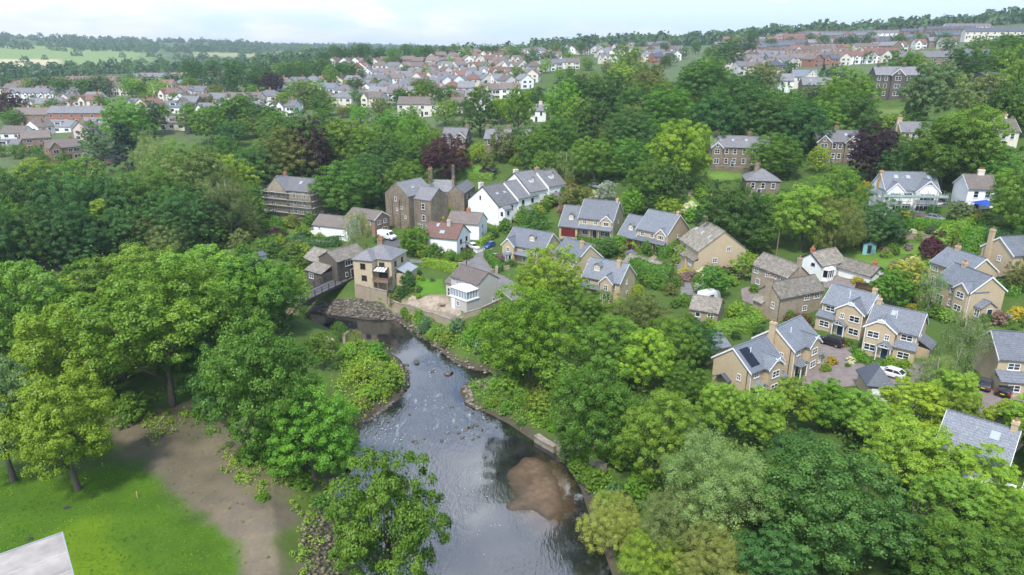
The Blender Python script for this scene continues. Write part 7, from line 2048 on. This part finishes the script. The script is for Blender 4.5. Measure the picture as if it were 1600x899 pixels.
def rubble(name, polys, n, s, label, seed, col):
    rs = np.random.RandomState(seed); V, F = [], []; b = 0
    ico = np.array([(0, 0, .6), (.9, 0, .1), (.28, .86, .1), (-.73, .53, .1), (-.73, -.53, .1), (.28, -.86, .1), (0, 0, -.4)])
    tri = np.array([(0, 1, 2), (0, 2, 3), (0, 3, 4), (0, 4, 5), (0, 5, 1), (6, 2, 1), (6, 3, 2), (6, 4, 3), (6, 5, 4), (6, 1, 5)])
    for poly in polys:
        W = WP(poly); x0, y0 = W.min(0); x1, y1 = W.max(0); c = 0; tries = 0
        while c < n / len(polys) and tries < n * 20:
            tries += 1
            x, y = x0 + rs.rand() * (x1 - x0), y0 + rs.rand() * (y1 - y0)
            if not in_poly(W, x, y): continue
            c += 1
            q = s * (.35 + 1.3 * rs.rand() ** 2.2); a = rs.rand() * 6.28
            v = ico * [1.2, .85, .8] * (.75 + .5 * rs.rand(7, 1)) * q
            v = np.stack([v[:, 0] * math.cos(a) - v[:, 1] * math.sin(a), v[:, 0] * math.sin(a) + v[:, 1] * math.cos(a), v[:, 2]], 1) + [x, y, max(-.1, zt(x, y)) + .05 * q]
            V.append(v); F.append(tri + b); b += 7
    me = np_mesh(name, np.concatenate(V), np.concatenate(F), [], rs.rand(len(F) * 10) * 0 + np.repeat(rs.rand(len(F)), 10))
    m, t = new_mat('rubble_stone')
    at = t.n('ShaderNodeAttribute', attribute_name='tone')
    c = t.ramp(at.outputs['Fac'], [(0, tuple(x * .45 for x in col)), (.5, col), (1, tuple(min(1, x * 1.8) for x in col))])
    p = t.n('ShaderNodeBsdfPrincipled', i_Roughness=.9); t.l(c, p.inputs['Base Color']); t.out(p.outputs[0])
    me.materials.append(m)
    tag(link(name, me), label, None, None, 'stuff')
rubble('rubble', [[(484, 486), (500, 472), (556, 466), (600, 478), (640, 497), (620, 498), (560, 497), (520, 493)]], 2300, .30, 'loose pale stones on the bank under the bridge', 1, (.15, .125, .10))
rubble('rubble', [[(620, 500), (645, 505), (680, 530), (720, 560), (770, 580), (760, 585), (715, 573), (690, 552), (655, 530)], [(725, 605), (735, 602), (740, 632), (760, 642), (745, 642), (728, 628)], [(745, 598), (790, 592), (800, 605), (760, 610)]], 800, .34, 'stones along the right water edge', 2, (.17, .14, .11))
rubble('rubble', [[(622, 562), (640, 580), (640, 605), (622, 622), (630, 600), (628, 580)], [(565, 660), (600, 638), (620, 624), (605, 640), (575, 660)]], 360, .32, 'stones along the left bank point', 3, (.12, .10, .08))
rubble('rubble', [[(478, 790), (520, 785), (532, 860), (528, 920), (485, 920), (468, 850)]], 700, .30, 'tumbled mossy stones on the near left bank', 4, (.12, .105, .055))
rubble('driftwood', [[(950, 772), (985, 768), (990, 785), (960, 790)]], 160, .3, 'grey heap of flood debris on the right bank', 6, (.2, .16, .13))

# the near building, lower left ------------------------------------------------------------
def near_block():
    zr = 15.0
    a, b, c = Pz(88, 841, zr), Pz(116, 905, zr), Pz(12, 868, zr)
    o = empty('apartment_block', Vector((a.x, a.y, 0)))
    e1 = (b - a).normalized(); e2 = (c - a).normalized()
    e1 = Vector((-e2.y, e2.x, 0)); e1 = e1 if e1.dot(b - a) > 0 else -e1
    A0 = Vector((0, 0, 0)); L1, L2 = 14, 6.6
    q = [A0, e1 * L1, e1 * L1 + e2 * L2, e2 * L2]
    def pr(pts, z0, z1, name, mat, off=0):
        n = len(pts); mb = MB()
        mb.add([(p.x, p.y, z0) for p in pts] + [(p.x, p.y, z1) for p in pts], [tuple(range(n))[::-1], tuple(range(n, 2 * n))] + [(i, (i + 1) % n, n + (i + 1) % n, n + i) for i in range(n)])
        me = mb.mesh(name, M[mat]); bm = bmesh.new(); bm.from_mesh(me); bmesh.ops.recalc_face_normals(bm, faces=bm.faces); bm.to_mesh(me); bm.free()
        return link(name, me, o)
    pr(q, 1, zr - .6, 'wall', 'buff'); g = .5
    q2 = [-e1 * g - e2 * g, e1 * L1 - e2 * g, e1 * L1 + e2 * L2, e2 * L2 - e1 * g]
    pr(q2, zr - .59, zr, 'flat_roof', 'roofmembrane')
    sm = MB()
    for k in range(1, 5):
        a_ = e1 * (L1 * k / 5) - e2 * g; b_ = a_ + e2 * (L2 + g); w_ = e1 * .04
        sm.add([(*(v.xy), z_) for z_ in (zr + .003, zr + .03) for v in (a_ - w_, a_ + w_, b_ + w_, b_ - w_)], [(0, 3, 2, 1), (4, 5, 6, 7), (0, 1, 5, 4), (1, 2, 6, 5), (2, 3, 7, 6), (3, 0, 4, 7)])
    sm.build('roof_seam', M['concrete'], o)
    pr([-e1 * (g + .06) - e2 * (g + .06), e1 * L1 - e2 * (g + .06), e1 * L1 - e2 * (g - .05), -e1 * (g - .05) - e2 * (g - .05), -e1 * (g - .05) + e2 * L2, -e1 * (g + .06) + e2 * L2], zr - .5, zr + .08, 'roof_edge', 'lead')
    q3 = [e2 * (L2 + .01) + e1 * .4, e2 * (L2 + .01) + e1 * L1, e2 * (L2 + 8) + e1 * L1, e2 * (L2 + 8) + e1 * .4]
    pr(q3, 1, zr - .2, 'brick_wall', 'buff_pale')
    q4 = [e2 * (L2 + .2) - e1 * 1.2, e2 * (L2 + .2) - e1 * .2, e2 * (L2 + 8) - e1 * .2, e2 * (L2 + 8) - e1 * 1.2]
    pr(q4, zr - .2, zr + 2.2, 'metal_screen', 'lead')
    note(o, 'building', 'corner of a flat-roofed building at the lawn with pale roof edge', 'building')
M['roofmembrane'] = simple('pale_roof_membrane', (.33, .295, .265), .85, .3, .5, bump=.1)
near_block()
for px, py in ((105, 794), (45, 843)):
    p = P(px, py); o = link('drain_cover', MB().prism([(math.cos(i * .5236) * .45, math.sin(i * .5236) * .35) for i in range(12)], -.1, .04, 'z').mesh('drain_cover', M['steel_dark']), None, p)
    lab = 'dark drain cover in the lawn nearest the bright maple' if px > 60 else 'dark drain cover in the lawn nearest the flat-roofed building'
    tag(o, lab, 'drain cover', 'lawn drain covers'); THINGS.append([o, 'drain cover', px, py, lab])
p = P(215, 778); o = link('marker_stake', MB().box(-.06, .06, -.06, .06, -.2, .9).mesh('marker_stake', M['wood_orange']), None, p); tag(o, 'small orange stake standing in the mown lawn', 'stake'); THINGS.append([o, 'stake', 215, 778, 'small orange stake standing in the mown lawn'])

# a dead tree among the lower right crowns
V_, F_, t_, C_ = gen_crown('open', 77, 'lo')
p = P(1420, 850); o = empty('bare_tree', p); o.scale = (6, 6, 8)
link('trunk', trunk_mesh('open', 5, C_, M['bark']), o); note(o, 'tree', 'leafless grey tree with thin bare branches beside the huge sycamore', 'tree')
# ------------------------------------------------------------------ the estates further off: every house is an object
WN = {'render_white': 'white', 'render_cream': 'cream', 'render_grey': 'grey-walled', 'brick_red': 'red brick', 'brick_brown': 'brown brick', 'gritstone': 'stone', 'render_pink': 'pinkish', 'darkstone': 'dark stone', 'buff': 'buff', 'pebbledash': 'pebbledashed'}
RN = {'tile_brown': 'brown roof', 'slate_grey': 'grey slate roof', 'slate_dark': 'dark slate roof', 'tile_red': 'red tiled roof', 'tile_rust': 'orange tiled roof', 'slate_blue': 'blue-grey roof'}
FAR = {}
def far_mesh(typ, wall, roof, var):
    key = (typ, wall, roof, var)
    if key in FAR: return FAR[key]
    mb = MB(); r = random.Random(str(key))
    mats = [M[wall], M[roof], M['glass'], M['white'], M['chim_terracotta'], M['brick_red']]
    def gab(x0, x1, y0, y1, h, rise, ax='x', z0=-3):
        e = .3
        if ax == 'x':
            ym = (y0 + y1) / 2; k = rise / ((y1 - y0) / 2)
            mb.prism([(y0, z0), (y1, z0), (y1, h), (ym, h + rise), (y0, h)], x0, x1, 'x')
            mb.prism([(y0 - e, h - k * e + .03), (ym, h + rise + .03), (y1 + e, h - k * e + .03), (y1 + e, h - k * e + .2), (ym, h + rise + .25), (y0 - e, h - k * e + .2)], x0 - .2, x1 + .2, 'x', 1)
        else:
            xm = (x0 + x1) / 2; k = rise / ((x1 - x0) / 2)
            mb.prism([(x0, z0), (x1, z0), (x1, h), (xm, h + rise), (x0, h)], y0, y1, 'y')
            mb.prism([(x0 - e, h - k * e + .03), (xm, h + rise + .03), (x1 + e, h - k * e + .03), (x1 + e, h - k * e + .2), (xm, h + rise + .25), (x0 - e, h - k * e + .2)], y0 - .2, y1, 'y', 1)
    def win(x, z, w, h, y):
        mb.box(x - w / 2 - .08, x + w / 2 + .08, y - .05, y, z - h / 2 - .08, z + h / 2 + .08, 3)
        mb.box(x - w / 2, x - .04, y - .07, y - .052, z - h / 2, z + h / 2, 2); mb.box(x + .04, x + w / 2, y - .07, y - .052, z - h / 2, z + h / 2, 2)
    def swin(y, z, w, h, x, s):
        mb.box(min(x, x + s * .06), max(x, x + s * .06), y - w / 2, y + w / 2, z - h / 2, z + h / 2, 2)
    def chim(x, y, z):
        mb.box(x - .5, x + .5, y - .35, y + .35, z - 2, z, 5 if wall != 'gritstone' else 0)
        for q in (-.25, .25): mb.tube([(x + q, y, z), (x + q, y, z + .5)], .14, 6, 4)
    if typ == 'detached':
        w = 9.5 + var; gab(-w / 2, w / 2, 0, 8, 5, 2.8)
        if var % 2 == 0:
            gab(-w / 2 + .3, -w / 2 + 4.2, -1.2, 4, 5, 2.2, 'y'); win(-w / 2 + 2.25, 3.8, 1.8, 1.2, -1.2); win(-w / 2 + 2.25, 1.3, 2.0, 1.3, -1.2)
        else: win(-w / 4, 3.8, 1.8, 1.2, 0); win(-w / 4, 1.3, 2.0, 1.3, 0)
        win(w * .15, 3.8, 1.2, 1.2, 0); win(w * .34, 3.8, 1.8, 1.2, 0); win(w * .34, 1.3, 2.2, 1.3, 0)
        swin(3, 3.8, 1, 1.2, w / 2, 1); swin(3, 3.8, 1, 1.2, -w / 2, -1); chim(w * .3, 4, 9)
        mb.box(w * .08, w * .16, -.04, 0, -.1, 2.1, 2)
    elif typ == 'hip':
        w = 11 + var; mb.box(-w / 2, w / 2, 0, 8.5, -3, 5); e = .4; h = 5
        v = [(-w / 2 - e, -e, h), (w / 2 + e, -e, h), (w / 2 + e, 8.5 + e, h), (-w / 2 - e, 8.5 + e, h), (-w / 2 + 4, 4.25, h + 3), (w / 2 - 4, 4.25, h + 3)]
        mb.add(v, [(3, 2, 1, 0), (0, 1, 5, 4), (1, 2, 5), (2, 3, 4, 5), (3, 0, 4)], 1)
        for x in (-w * .33, w * .33): win(x, 3.7, 2, 1.2, 0); win(x, 1.3, 2.2, 1.3, 0)
        win(0, 3.7, 1, 1.2, 0); chim(0, 4.25, 9.2); swin(3, 3.8, 1.2, 1.2, w / 2, 1); swin(5, 3.8, 1.2, 1.2, -w / 2, -1)
    elif typ == 'gable':
        gab(-4, 4, 0, 9 + var, 5, 2.9, 'y'); win(-1.7, 3.8, 1.8, 1.2, 0); win(1.7, 3.8, 1.4, 1.2, 0); win(-1.7, 1.3, 2.2, 1.3, 0); win(1.8, 1.2, 1.0, 1.9, 0)
        swin(3, 3.8, 1.2, 1.2, 4, 1); swin(6, 3.8, 1.2, 1.2, 4, 1); swin(4, 3.8, 1.2, 1.2, -4, -1); chim(1.2, 5, 8.8)
    elif typ == 'bungalow':
        w = 13 + var * 2; gab(-w / 2, w / 2, 0, 8, 3, 2.6)
        for x in (-w * .35, 0, w * .35): win(x, 1.6, 2.0, 1.2, 0)
        mb.box(-1.8, 1.8, 1.0, 3.5, 3.2, 5.2, 3); win(0, 4.4, 2.6, .9, 1.0); mb.box(-2.0, 2.0, .8, 3.9, 5.202, 5.35, 1); chim(w * .4, 4, 6.6)
    else:   # a terrace: one building of several bays
        n = {'terrace': 6, 'longterrace': 10}[typ]; bw = 5.2; w = n * bw
        gab(-w / 2, w / 2, 0, 8.5, 5.4, 3.0)
        for i in range(n):
            x = -w / 2 + bw * (i + .5)
            win(x - .9, 4.1, 1.3, 1.3, 0); win(x + .9, 1.4, 1.5, 1.4, 0); mb.box(x - 1.6, x - .7, -.05, 0, -.2, 2.1, 2)
            chim(x + bw / 2 - .3, 4.25, 9.5)
            if var % 2: gab(x - 1.2, x + 1.2, -.9, 4, 4.6, 1.4, 'y', 2.6); win(x, 3.9, 1.4, 1.1, -.9)
        swin(3, 3.8, 1.2, 1.2, w / 2, 1)
    me = mb.mesh('house', mats)
    FAR[key] = me
    return me

def far_house(px, py, typ, wall, roof, yaw, label=None, var=None, name='house'):
    p = P(px, py)
    if p.length > 1700: return
    o = link(name, far_mesh(typ, wall, roof, rnd.randrange(3) if var is None else var), None, p)
    o.rotation_euler = (0, 0, R(yaw) - math.atan2(p.x, p.y) * .6)
    kind = {'terrace': 'terrace', 'longterrace': 'long terrace', 'bungalow': 'dormer bungalow', 'hip': 'hip-roofed house', 'gable': 'gable-fronted house', 'detached': 'house'}[typ]
    tag(o, label, 'house', 'houses of the far estates')
    THINGS.append([o, f"{WN[wall]} {kind} with {RN[roof]}", px, py - 6, label])

CRM = [('render_cream', 'tile_brown'), ('render_white', 'slate_grey'), ('render_cream', 'slate_grey'), ('render_white', 'tile_brown'), ('render_cream', 'tile_red'), ('pebbledash', 'tile_brown'), ('render_white', 'slate_blue'), ('render_grey', 'slate_grey')]
RED = [('render_white', 'tile_red'), ('render_cream', 'tile_brown'), ('render_cream', 'tile_red'), ('brick_red', 'tile_brown'), ('render_cream', 'tile_brown'), ('render_white', 'slate_grey')]
GRY = [('gritstone', 'slate_grey'), ('render_cream', 'slate_grey'), ('brick_red', 'slate_dark'), ('gritstone', 'slate_dark'), ('render_white', 'slate_grey')]
TER = [('brick_red', 'slate_dark'), ('gritstone', 'slate_grey'), ('gritstone', 'slate_dark'), ('brick_brown', 'tile_red')]
def row(py0, py1, x0, x1, step, pal, typs, yaw, jit=2.0):
    x = x0
    while x <= x1:
        t = (x - x0) / max(1, x1 - x0)
        w, r = rnd.choice(pal)
        far_house(x + rnd.uniform(-2, 2), py0 + (py1 - py0) * t + rnd.uniform(-jit, jit), rnd.choice(typs), w, r, yaw + rnd.uniform(-12, 12) + rnd.choice([0, 0, 0, 90]) * (rnd.random() < .5))
        x += step * rnd.uniform(.9, 1.15)
DT = ['detached', 'detached', 'hip', 'gable']
for i in range(6):
    far_house(322 + i * 25, 188 - i, ['detached', 'gable', 'hip', 'detached', 'gable', 'detached'][i], 'render_white', 'slate_grey', -20, var=0)
for x in (672,): far_house(x, 182, 'terrace', 'render_cream', 'tile_brown', -12, var=0)
row(168, 166, 475, 600, 27, CRM, ['detached', 'hip'], -20); row(154, 152, 508, 640, 26, CRM, DT, -20); row(150, 156, 688, 800, 26, CRM, DT, 8); row(168, 172, 715, 800, 30, CRM, DT, 10)
row(160, 158, 590, 690, 26, CRM, DT, -10); row(146, 144, 560, 700, 24, CRM, DT, 10); row(140, 134, 440, 660, 21, CRM, DT, -24); row(140, 138, 680, 830, 21, CRM, DT, 20); row(132, 130, 540, 840, 22, CRM, DT, 0); row(126, 122, 500, 700, 18, CRM, DT, -24); row(124, 126, 705, 850, 18, CRM, DT, 20)
row(114, 112, 540, 700, 18, RED, DT, -20); row(113, 113, 705, 860, 18, CRM, DT, 25); row(105, 103, 520, 690, 16, RED, DT, -18); row(104, 102, 700, 870, 16, CRM, DT, 18); row(96, 94, 680, 870, 14, RED, DT, 0); row(89, 88, 690, 850, 13, RED, ['hip', 'detached'], 0)
row(172, 166, 285, 425, 24, CRM, DT, -25); row(178, 176, 215, 300, 26, CRM + GRY, ['bungalow', 'detached'], -25); row(65, 60, 1130, 1340, 24, TER, ['longterrace', 'terrace'], 10); row(70, 66, 1340, 1500, 24, TER + GRY, ['terrace', 'detached'], 10); row(134, 126, 215, 350, 30, GRY, ['bungalow', 'detached', 'terrace'], -30); row(146, 140, 235, 345, 24, CRM + GRY, DT, -30); row(160, 156, 262, 330, 22, CRM, DT, -25); row(205, 196, 270, 400, 40, [('gritstone', 'tile_brown'), ('render_cream', 'tile_brown')], ['bungalow'], -25)
row(146, 138, 30, 170, 42, [('render_grey', 'tile_brown'), ('render_cream', 'tile_brown')], ['longterrace'], -35); row(152, 143, 30, 200, 40, [('render_grey', 'tile_brown'), ('brick_brown', 'tile_brown')], ['terrace'], -35); row(176, 172, 60, 160, 24, CRM, DT, -30); row(158, 150, 50, 200, 30, [('render_cream', 'tile_brown'), ('render_white', 'slate_grey')], ['terrace', 'bungalow'], -35); row(168, 165, 100, 160, 20, CRM, ['gable', 'detached'], -30)
far_house(66, 196, 'terrace', 'brick_brown', 'tile_brown', -20, 'brown brick terrace left of the bright round-headed tree', 0); far_house(125, 194, 'terrace', 'brick_red', 'slate_grey', -20, 'red brick terrace beside the bright round-headed tree', 0)
far_house(52, 216, 'gable', 'render_white', 'tile_brown', -35, 'white gable-fronted house below the brown brick terrace', 1); far_house(128, 220, 'gable', 'render_pink', 'tile_brown', -35, 'pinkish gable-fronted house left of the blackish conifer', 0)
far_house(60, 234, 'detached', 'brick_brown', 'tile_brown', 10, 'brown brick house with white neighbours at the far left', 1); far_house(105, 250, 'detached', 'brick_brown', 'tile_brown', 25, 'brown brick house with pale gable at the far left wood edge', 2)
far_house(160, 258, 'bungalow', 'brick_brown', 'slate_grey', 0, 'low brown brick bungalow beside the blackish conifer', 0); far_house(22, 226, 'detached', 'render_white', 'tile_brown', -20, 'white house at the far left edge of the photo', 1); far_house(5, 240, 'bungalow', 'render_grey', 'slate_grey', -20, 'grey bungalow cut by the left photo edge', 0)
far_house(90, 208, 'bungalow', 'render_white', 'slate_grey', -30, 'low white building between the far left terraces', 1); far_house(150, 205, 'bungalow', 'render_cream', 'slate_grey', -30, 'low cream building behind the blackish conifer', 2)
# right hand estates
row(80, 76, 945, 1060, 22, GRY, ['terrace', 'detached'], 30); row(92, 90, 938, 1000, 15, CRM, DT, 10); row(100, 97, 950, 1055, 16, GRY, DT, 20); row(72, 70, 985, 1060, 20, GRY, ['terrace'], 20)
row(66, 60, 1160, 1330, 30, TER, ['longterrace'], 15); row(73, 68, 1150, 1340, 30, TER, ['longterrace', 'terrace'], 15); row(80, 75, 1155, 1350, 26, TER, ['longterrace', 'terrace'], 15)
row(88, 82, 1230, 1420, 22, RED + TER, ['terrace', 'detached'], 20); row(96, 92, 1150, 1400, 20, RED + GRY, ['terrace', 'detached', 'gable'], 20); row(106, 103, 1145, 1340, 22, GRY + RED, ['terrace', 'gable', 'detached'], 25); row(117, 116, 1140, 1235, 24, CRM + GRY, DT, 25)
row(85, 80, 1150, 1240, 22, TER, ['terrace'], 15); row(101, 98, 1240, 1400, 20, RED + GRY, ['terrace', 'gable'], 25); row(112, 110, 1150, 1240, 20, GRY + CRM, ['gable', 'detached'], 25); row(62, 58, 1340, 1420, 26, GRY, ['longterrace'], 0); row(56, 50, 1430, 1530, 30, GRY, ['longterrace', 'terrace'], 10); row(76, 74, 1440, 1500, 22, GRY + RED, ['terrace', 'detached'], 10)
far_house(1488, 106, 'longterrace', 'gritstone', 'slate_grey', 0, 'long grey-roofed stone building behind the tall right-hand trees', 0); far_house(1556, 106, 'terrace', 'gritstone', 'slate_blue', 10, 'blue-grey roofed stone terrace at the upper right', 0)
far_house(1410, 78, 'gable', 'brick_red', 'tile_rust', 20, 'red brick gabled hall that stands out among the right-hand terraces', 2)
far_house(1560, 60, 'longterrace', 'render_cream', 'slate_dark', 10, 'long pale shed below the wooded hilltop on the right', 0)

# ------------------------------------------------------------------ trees among the far houses and on the ridges
def scatter(n, x0, x1, ty0, ty1, w0, w1, kinds, cols, k=(.85, 1.2)):
    for i in range(n):
        x = x0 + (x1 - x0) * (i + rnd.random()) / n
        T(x, rnd.uniform(ty0, ty1), rnd.uniform(w0, w1), rnd.uniform(*k), rnd.choice(kinds), rnd.choice(cols))
GC = ['g', 'g', 'd', 'd', 'l', 'o', 'lush']
scatter(20, 440, 860, 100, 140, 15, 28, ['round', 'ash'], GC); scatter(16, 450, 850, 84, 108, 14, 26, ['round'], GC); scatter(20, 470, 860, 66, 78, 20, 30, ['round'], ['d', 'd', 'g']); scatter(10, 440, 560, 88, 100, 30, 40, ['round'], ['d', 'g'])
scatter(13, 560, 860, 130, 165, 24, 40, ['round', 'ash'], GC); scatter(6, 430, 520, 120, 150, 28, 40, ['round', 'ash'], ['l', 'g', 'o'])
scatter(11, 855, 1130, 60, 72, 16, 26, ['round'], ['d', 'd', 'g', 'e']); scatter(4, 920, 1080, 78, 92, 18, 26, ['round'], ['g', 'd', 'lush']); row(86, 84, 940, 1070, 14, CRM, DT, 10); row(94, 93, 1000, 1070, 14, CRM, DT, 15)
scatter(16, 1130, 1500, 46, 58, 18, 30, ['round'], ['d', 'd', 'g']); scatter(9, 1150, 1500, 70, 104, 14, 22, ['round'], ['g', 'l', 'o', 'd']); scatter(8, 1500, 1640, 40, 70, 40, 70, ['round'], ['d', 'g']); scatter(6, 1520, 1640, 70, 110, 40, 60, ['round'], ['g', 'd'])
scatter(16, -40, 440, 110, 120, 30, 44, ['round'], ['d', 'd', 'g', 'e'], (.75, 1.0)); scatter(10, -40, 300, 118, 126, 26, 38, ['round'], ['d', 'g', 'l'], (.8, 1.0)); scatter(8, 280, 450, 88, 100, 30, 44, ['round'], ['d', 'd'])
scatter(10, 10, 240, 140, 190, 16, 30, ['round'], ['g', 'd', 'l']); scatter(6, 200, 420, 140, 185, 20, 34, ['round', 'ash'], ['l', 'g', 'o']); scatter(8, -20, 150, 205, 240, 18, 30, ['round', 'ash'], ['l', 'g', 'g'])
scatter(9, 850, 970, 76, 112, 16, 26, ['round'], ['g', 'd', 'l', 'o'])
row(84, 84, 870, 935, 14, CRM, DT, 10); row(108, 106, 868, 900, 14, CRM, DT, 10)

def far_wood():
    rs = np.random.RandomState(21)
    n = 15000
    az = rs.rand(n) * 100 - 50; r = 950 * (4.3 ** rs.rand(n))
    k = 3400; az[:k] = 2 + rs.rand(k) * 48; r[:k] = 1120 + 600 * rs.rand(k)      # the wooded hill on the right
    a = np.radians(az); x, y = r * np.sin(a), r * np.cos(a)
    nz = hash_noise(x, y, 150.) * .6 + hash_noise(x, y, 60.) * .4
    dens = np.full(n, .0)
    left = az < -2
    dens = np.where(left & (r > 1900), (nz > .40) * .9, dens)
    dens = np.where(left & (r > 950) & (r < 1250), .6, dens)
    line = (np.abs(np.sin(x * .016 + y * .006)) < .07) | (np.abs(np.sin(y * .014 - x * .005)) < .06)
    dens = np.where(left & (r >= 1250) & (r <= 1900), np.where(line, .35, (nz > .74) * .4), dens)
    dens = np.where((az >= 2) & (r < 1900), np.where(np.arange(n) < 3400, 1.0, 0.), dens)
    dens = np.where((az < 2) & (az >= -12) & (r < 1900), .25, dens)
    k = rs.rand(n) < dens
    x, y, r = x[k], y[k], r[k]; z = zf(x, y); m = len(x)
    q = 95
    W = (10 + 9 * rs.rand(m)) * np.where(np.degrees(np.arctan2(x, y)) > 1, 1.35, 1.0); Hh = W * (.75 + .4 * rs.rand(m))
    d = unit(rs.normal(size=(m * q, 3)) + [0, 0, .35])
    d[:, 2] = np.abs(d[:, 2]) * .9 - .1
    wob = 1 + .2 * np.sin(d[:, 0] * 7 + np.repeat(x, q)) * np.cos(d[:, 1] * 6 + np.repeat(y, q))
    pos = np.stack([np.repeat(x, q), np.repeat(y, q), np.repeat(z, q)], 1) + d * np.stack([np.repeat(W * .55, q)] * 2 + [np.repeat(Hh, q)], 1) * wob[:, None]
    V, F = leaf_quads(pos, unit(d + rs.normal(size=d.shape) * .4), np.repeat(W * .24, q), rs, .9)
    tone = np.clip(np.repeat(rs.rand(m), q) * .7 + rs.rand(m * q) * .3, 0, 1)
    o = link('far_woodland', np_mesh('far_woodland', V, F, M['leaf'], tone)); o.color = (.045, .095, .026, 1)
    tag(o, 'distant woods and hedgerow trees fading over the far hills', None, None, 'stuff')
far_wood()
# ------------------------------------------------------------------ labels: each thing is told apart by its look and by what it stands near
MARK = [('the bright maple on the lawn', 122, 660), ('the wide forked ash', 290, 540), ('the brown soil', 300, 690), ('the footbridge', 520, 450), ('the balcony house', 600, 420), ('the dark stone house', 515, 415), ('the conservatory house', 735, 460),
 ('the red-roofed cottage', 697, 370), ('the long white-walled house', 515, 360), ('the white van', 605, 370), ('the stone mill', 635, 325), ('the gabled white house', 765, 320), ('the white terrace end', 825, 285), ('the scaffolded stone house', 455, 305),
 ('the purple copper beech', 490, 220), ('the drooping copper beech', 694, 245), ('the blackish conifer', 200, 230), ('the bright round-headed tree', 206, 185), ('the far left copper beech', 15, 155), ('the dark elm', 750, 175), ('the columnar poplar', 361, 115),
 ('the higher maroon-garage house', 930, 345), ('the lower maroon-garage house', 1020, 360), ('the warm stone house', 1100, 380), ('the tall curved hedge', 1015, 430), ('the road bend', 770, 415), ('the dormer house', 960, 430), ('the bay-window house', 825, 385),
 ('the lush bank tree', 828, 500), ('the deep-green bank tree', 925, 630), ('the yellowish-green bank tree', 1025, 670), ('the sand bar', 835, 760), ('the rapids', 640, 675), ('the left bank point', 590, 590), ('the sparse leaning ash', 590, 800),
 ('the grey-green willow', 1120, 770), ('the straw-yellow willow', 955, 830), ('the huge sycamore', 1305, 790), ('the lower right corner tree', 1510, 870), ('the conservatory among trees', 1520, 720), ('the parking court', 1560, 630), ("the close's white car", 1391, 580),
 ('the solar-panel house', 1165, 570), ('the corner house', 1235, 540), ('the black car', 1297, 537), ('the weeping birch', 1490, 540), ('the porch-gable house', 1525, 450), ('the tall-chimney house', 1590, 395), ('the white bungalow', 1300, 420), ('the big-chimney cottage', 1240, 465), ('the ivy-clad cottage', 1215, 420),
 ('the caravan', 1107, 465), ('the hillside lawn', 1370, 395), ('the scaffolded white house', 1425, 300), ('the twin-gabled villa', 1308, 225), ('the long dark villa', 1158, 240), ('the three-storey villa', 1405, 130), ('the hip-roofed stone house', 1195, 285), ('the hillside copper beech', 1358, 230),
 ('the yellow-green villa tree', 1060, 240), ('the blue gazebo', 1537, 330), ('the red brick hall', 1410, 72), ('the pale long shed', 1560, 58), ('the cream far terraces', 680, 170), ('the white far terrace', 350, 175), ('the red brick terrace', 125, 185), ('the golden hedge', 875, 278),
 ('the low stone house', 1278, 138), ('the slim poplar', 1235, 120), ('the light green ash', 1250, 340), ('the square-topped hedge', 1515, 375), ('the wooded gap house', 840, 165), ('the twin-chimney house', 780, 210), ('the rubble bank', 570, 485)]
def nth(i): return ['', 'second ', 'third ', 'fourth ', 'fifth ', 'sixth ', 'seventh ', 'eighth ', 'ninth ', 'tenth ', 'eleventh ', 'twelfth ', 'thirteenth ', 'fourteenth ', 'fifteenth ', 'sixteenth ', 'seventeenth ', 'eighteenth ', 'nineteenth ', 'twentieth ', 'twenty-first ', 'twenty-second ', 'twenty-third ', 'twenty-fourth '][min(i, 23)]
def label_all():
    seen = {}
    for t in THINGS:
        if t[4]: seen[t[4]] = 1
    buckets = {}
    for t in THINGS:
        o, noun, u, v, lab = t
        if lab: o['label'] = lab; continue
        best = sorted(((u - a) ** 2 + ((v - b) * 1.4) ** 2, nm, a, b) for nm, a, b in MARK)
        d2, nm, a, b = best[0]
        if abs(noun.count('purple')) and d2 < 30: d2, nm, a, b = best[1]
        dx, dy = u - a, v - b
        far = math.sqrt(d2)
        if far < 26: rel = 'right beside'
        elif abs(dx) > abs(dy) * 1.5: rel = 'left of' if dx < 0 else 'right of'
        else: rel = 'behind' if dy < 0 else 'in front of'
        buckets.setdefault((noun, rel, nm), []).append((d2, t))
    for (noun, rel, nm), L in buckets.items():
        L.sort(key=lambda q: q[0])
        for i, (_, t) in enumerate(L):
            if len(L) == 1: lab = f"{noun} {rel} {nm}"
            elif i == len(L) - 1 and i > 1: lab = f"{noun} {rel} {nm}, farthest off"
            else: lab = f"{noun} {rel} {nm}, {nth(i)}nearest"
            t[0]['label'] = lab
label_all()
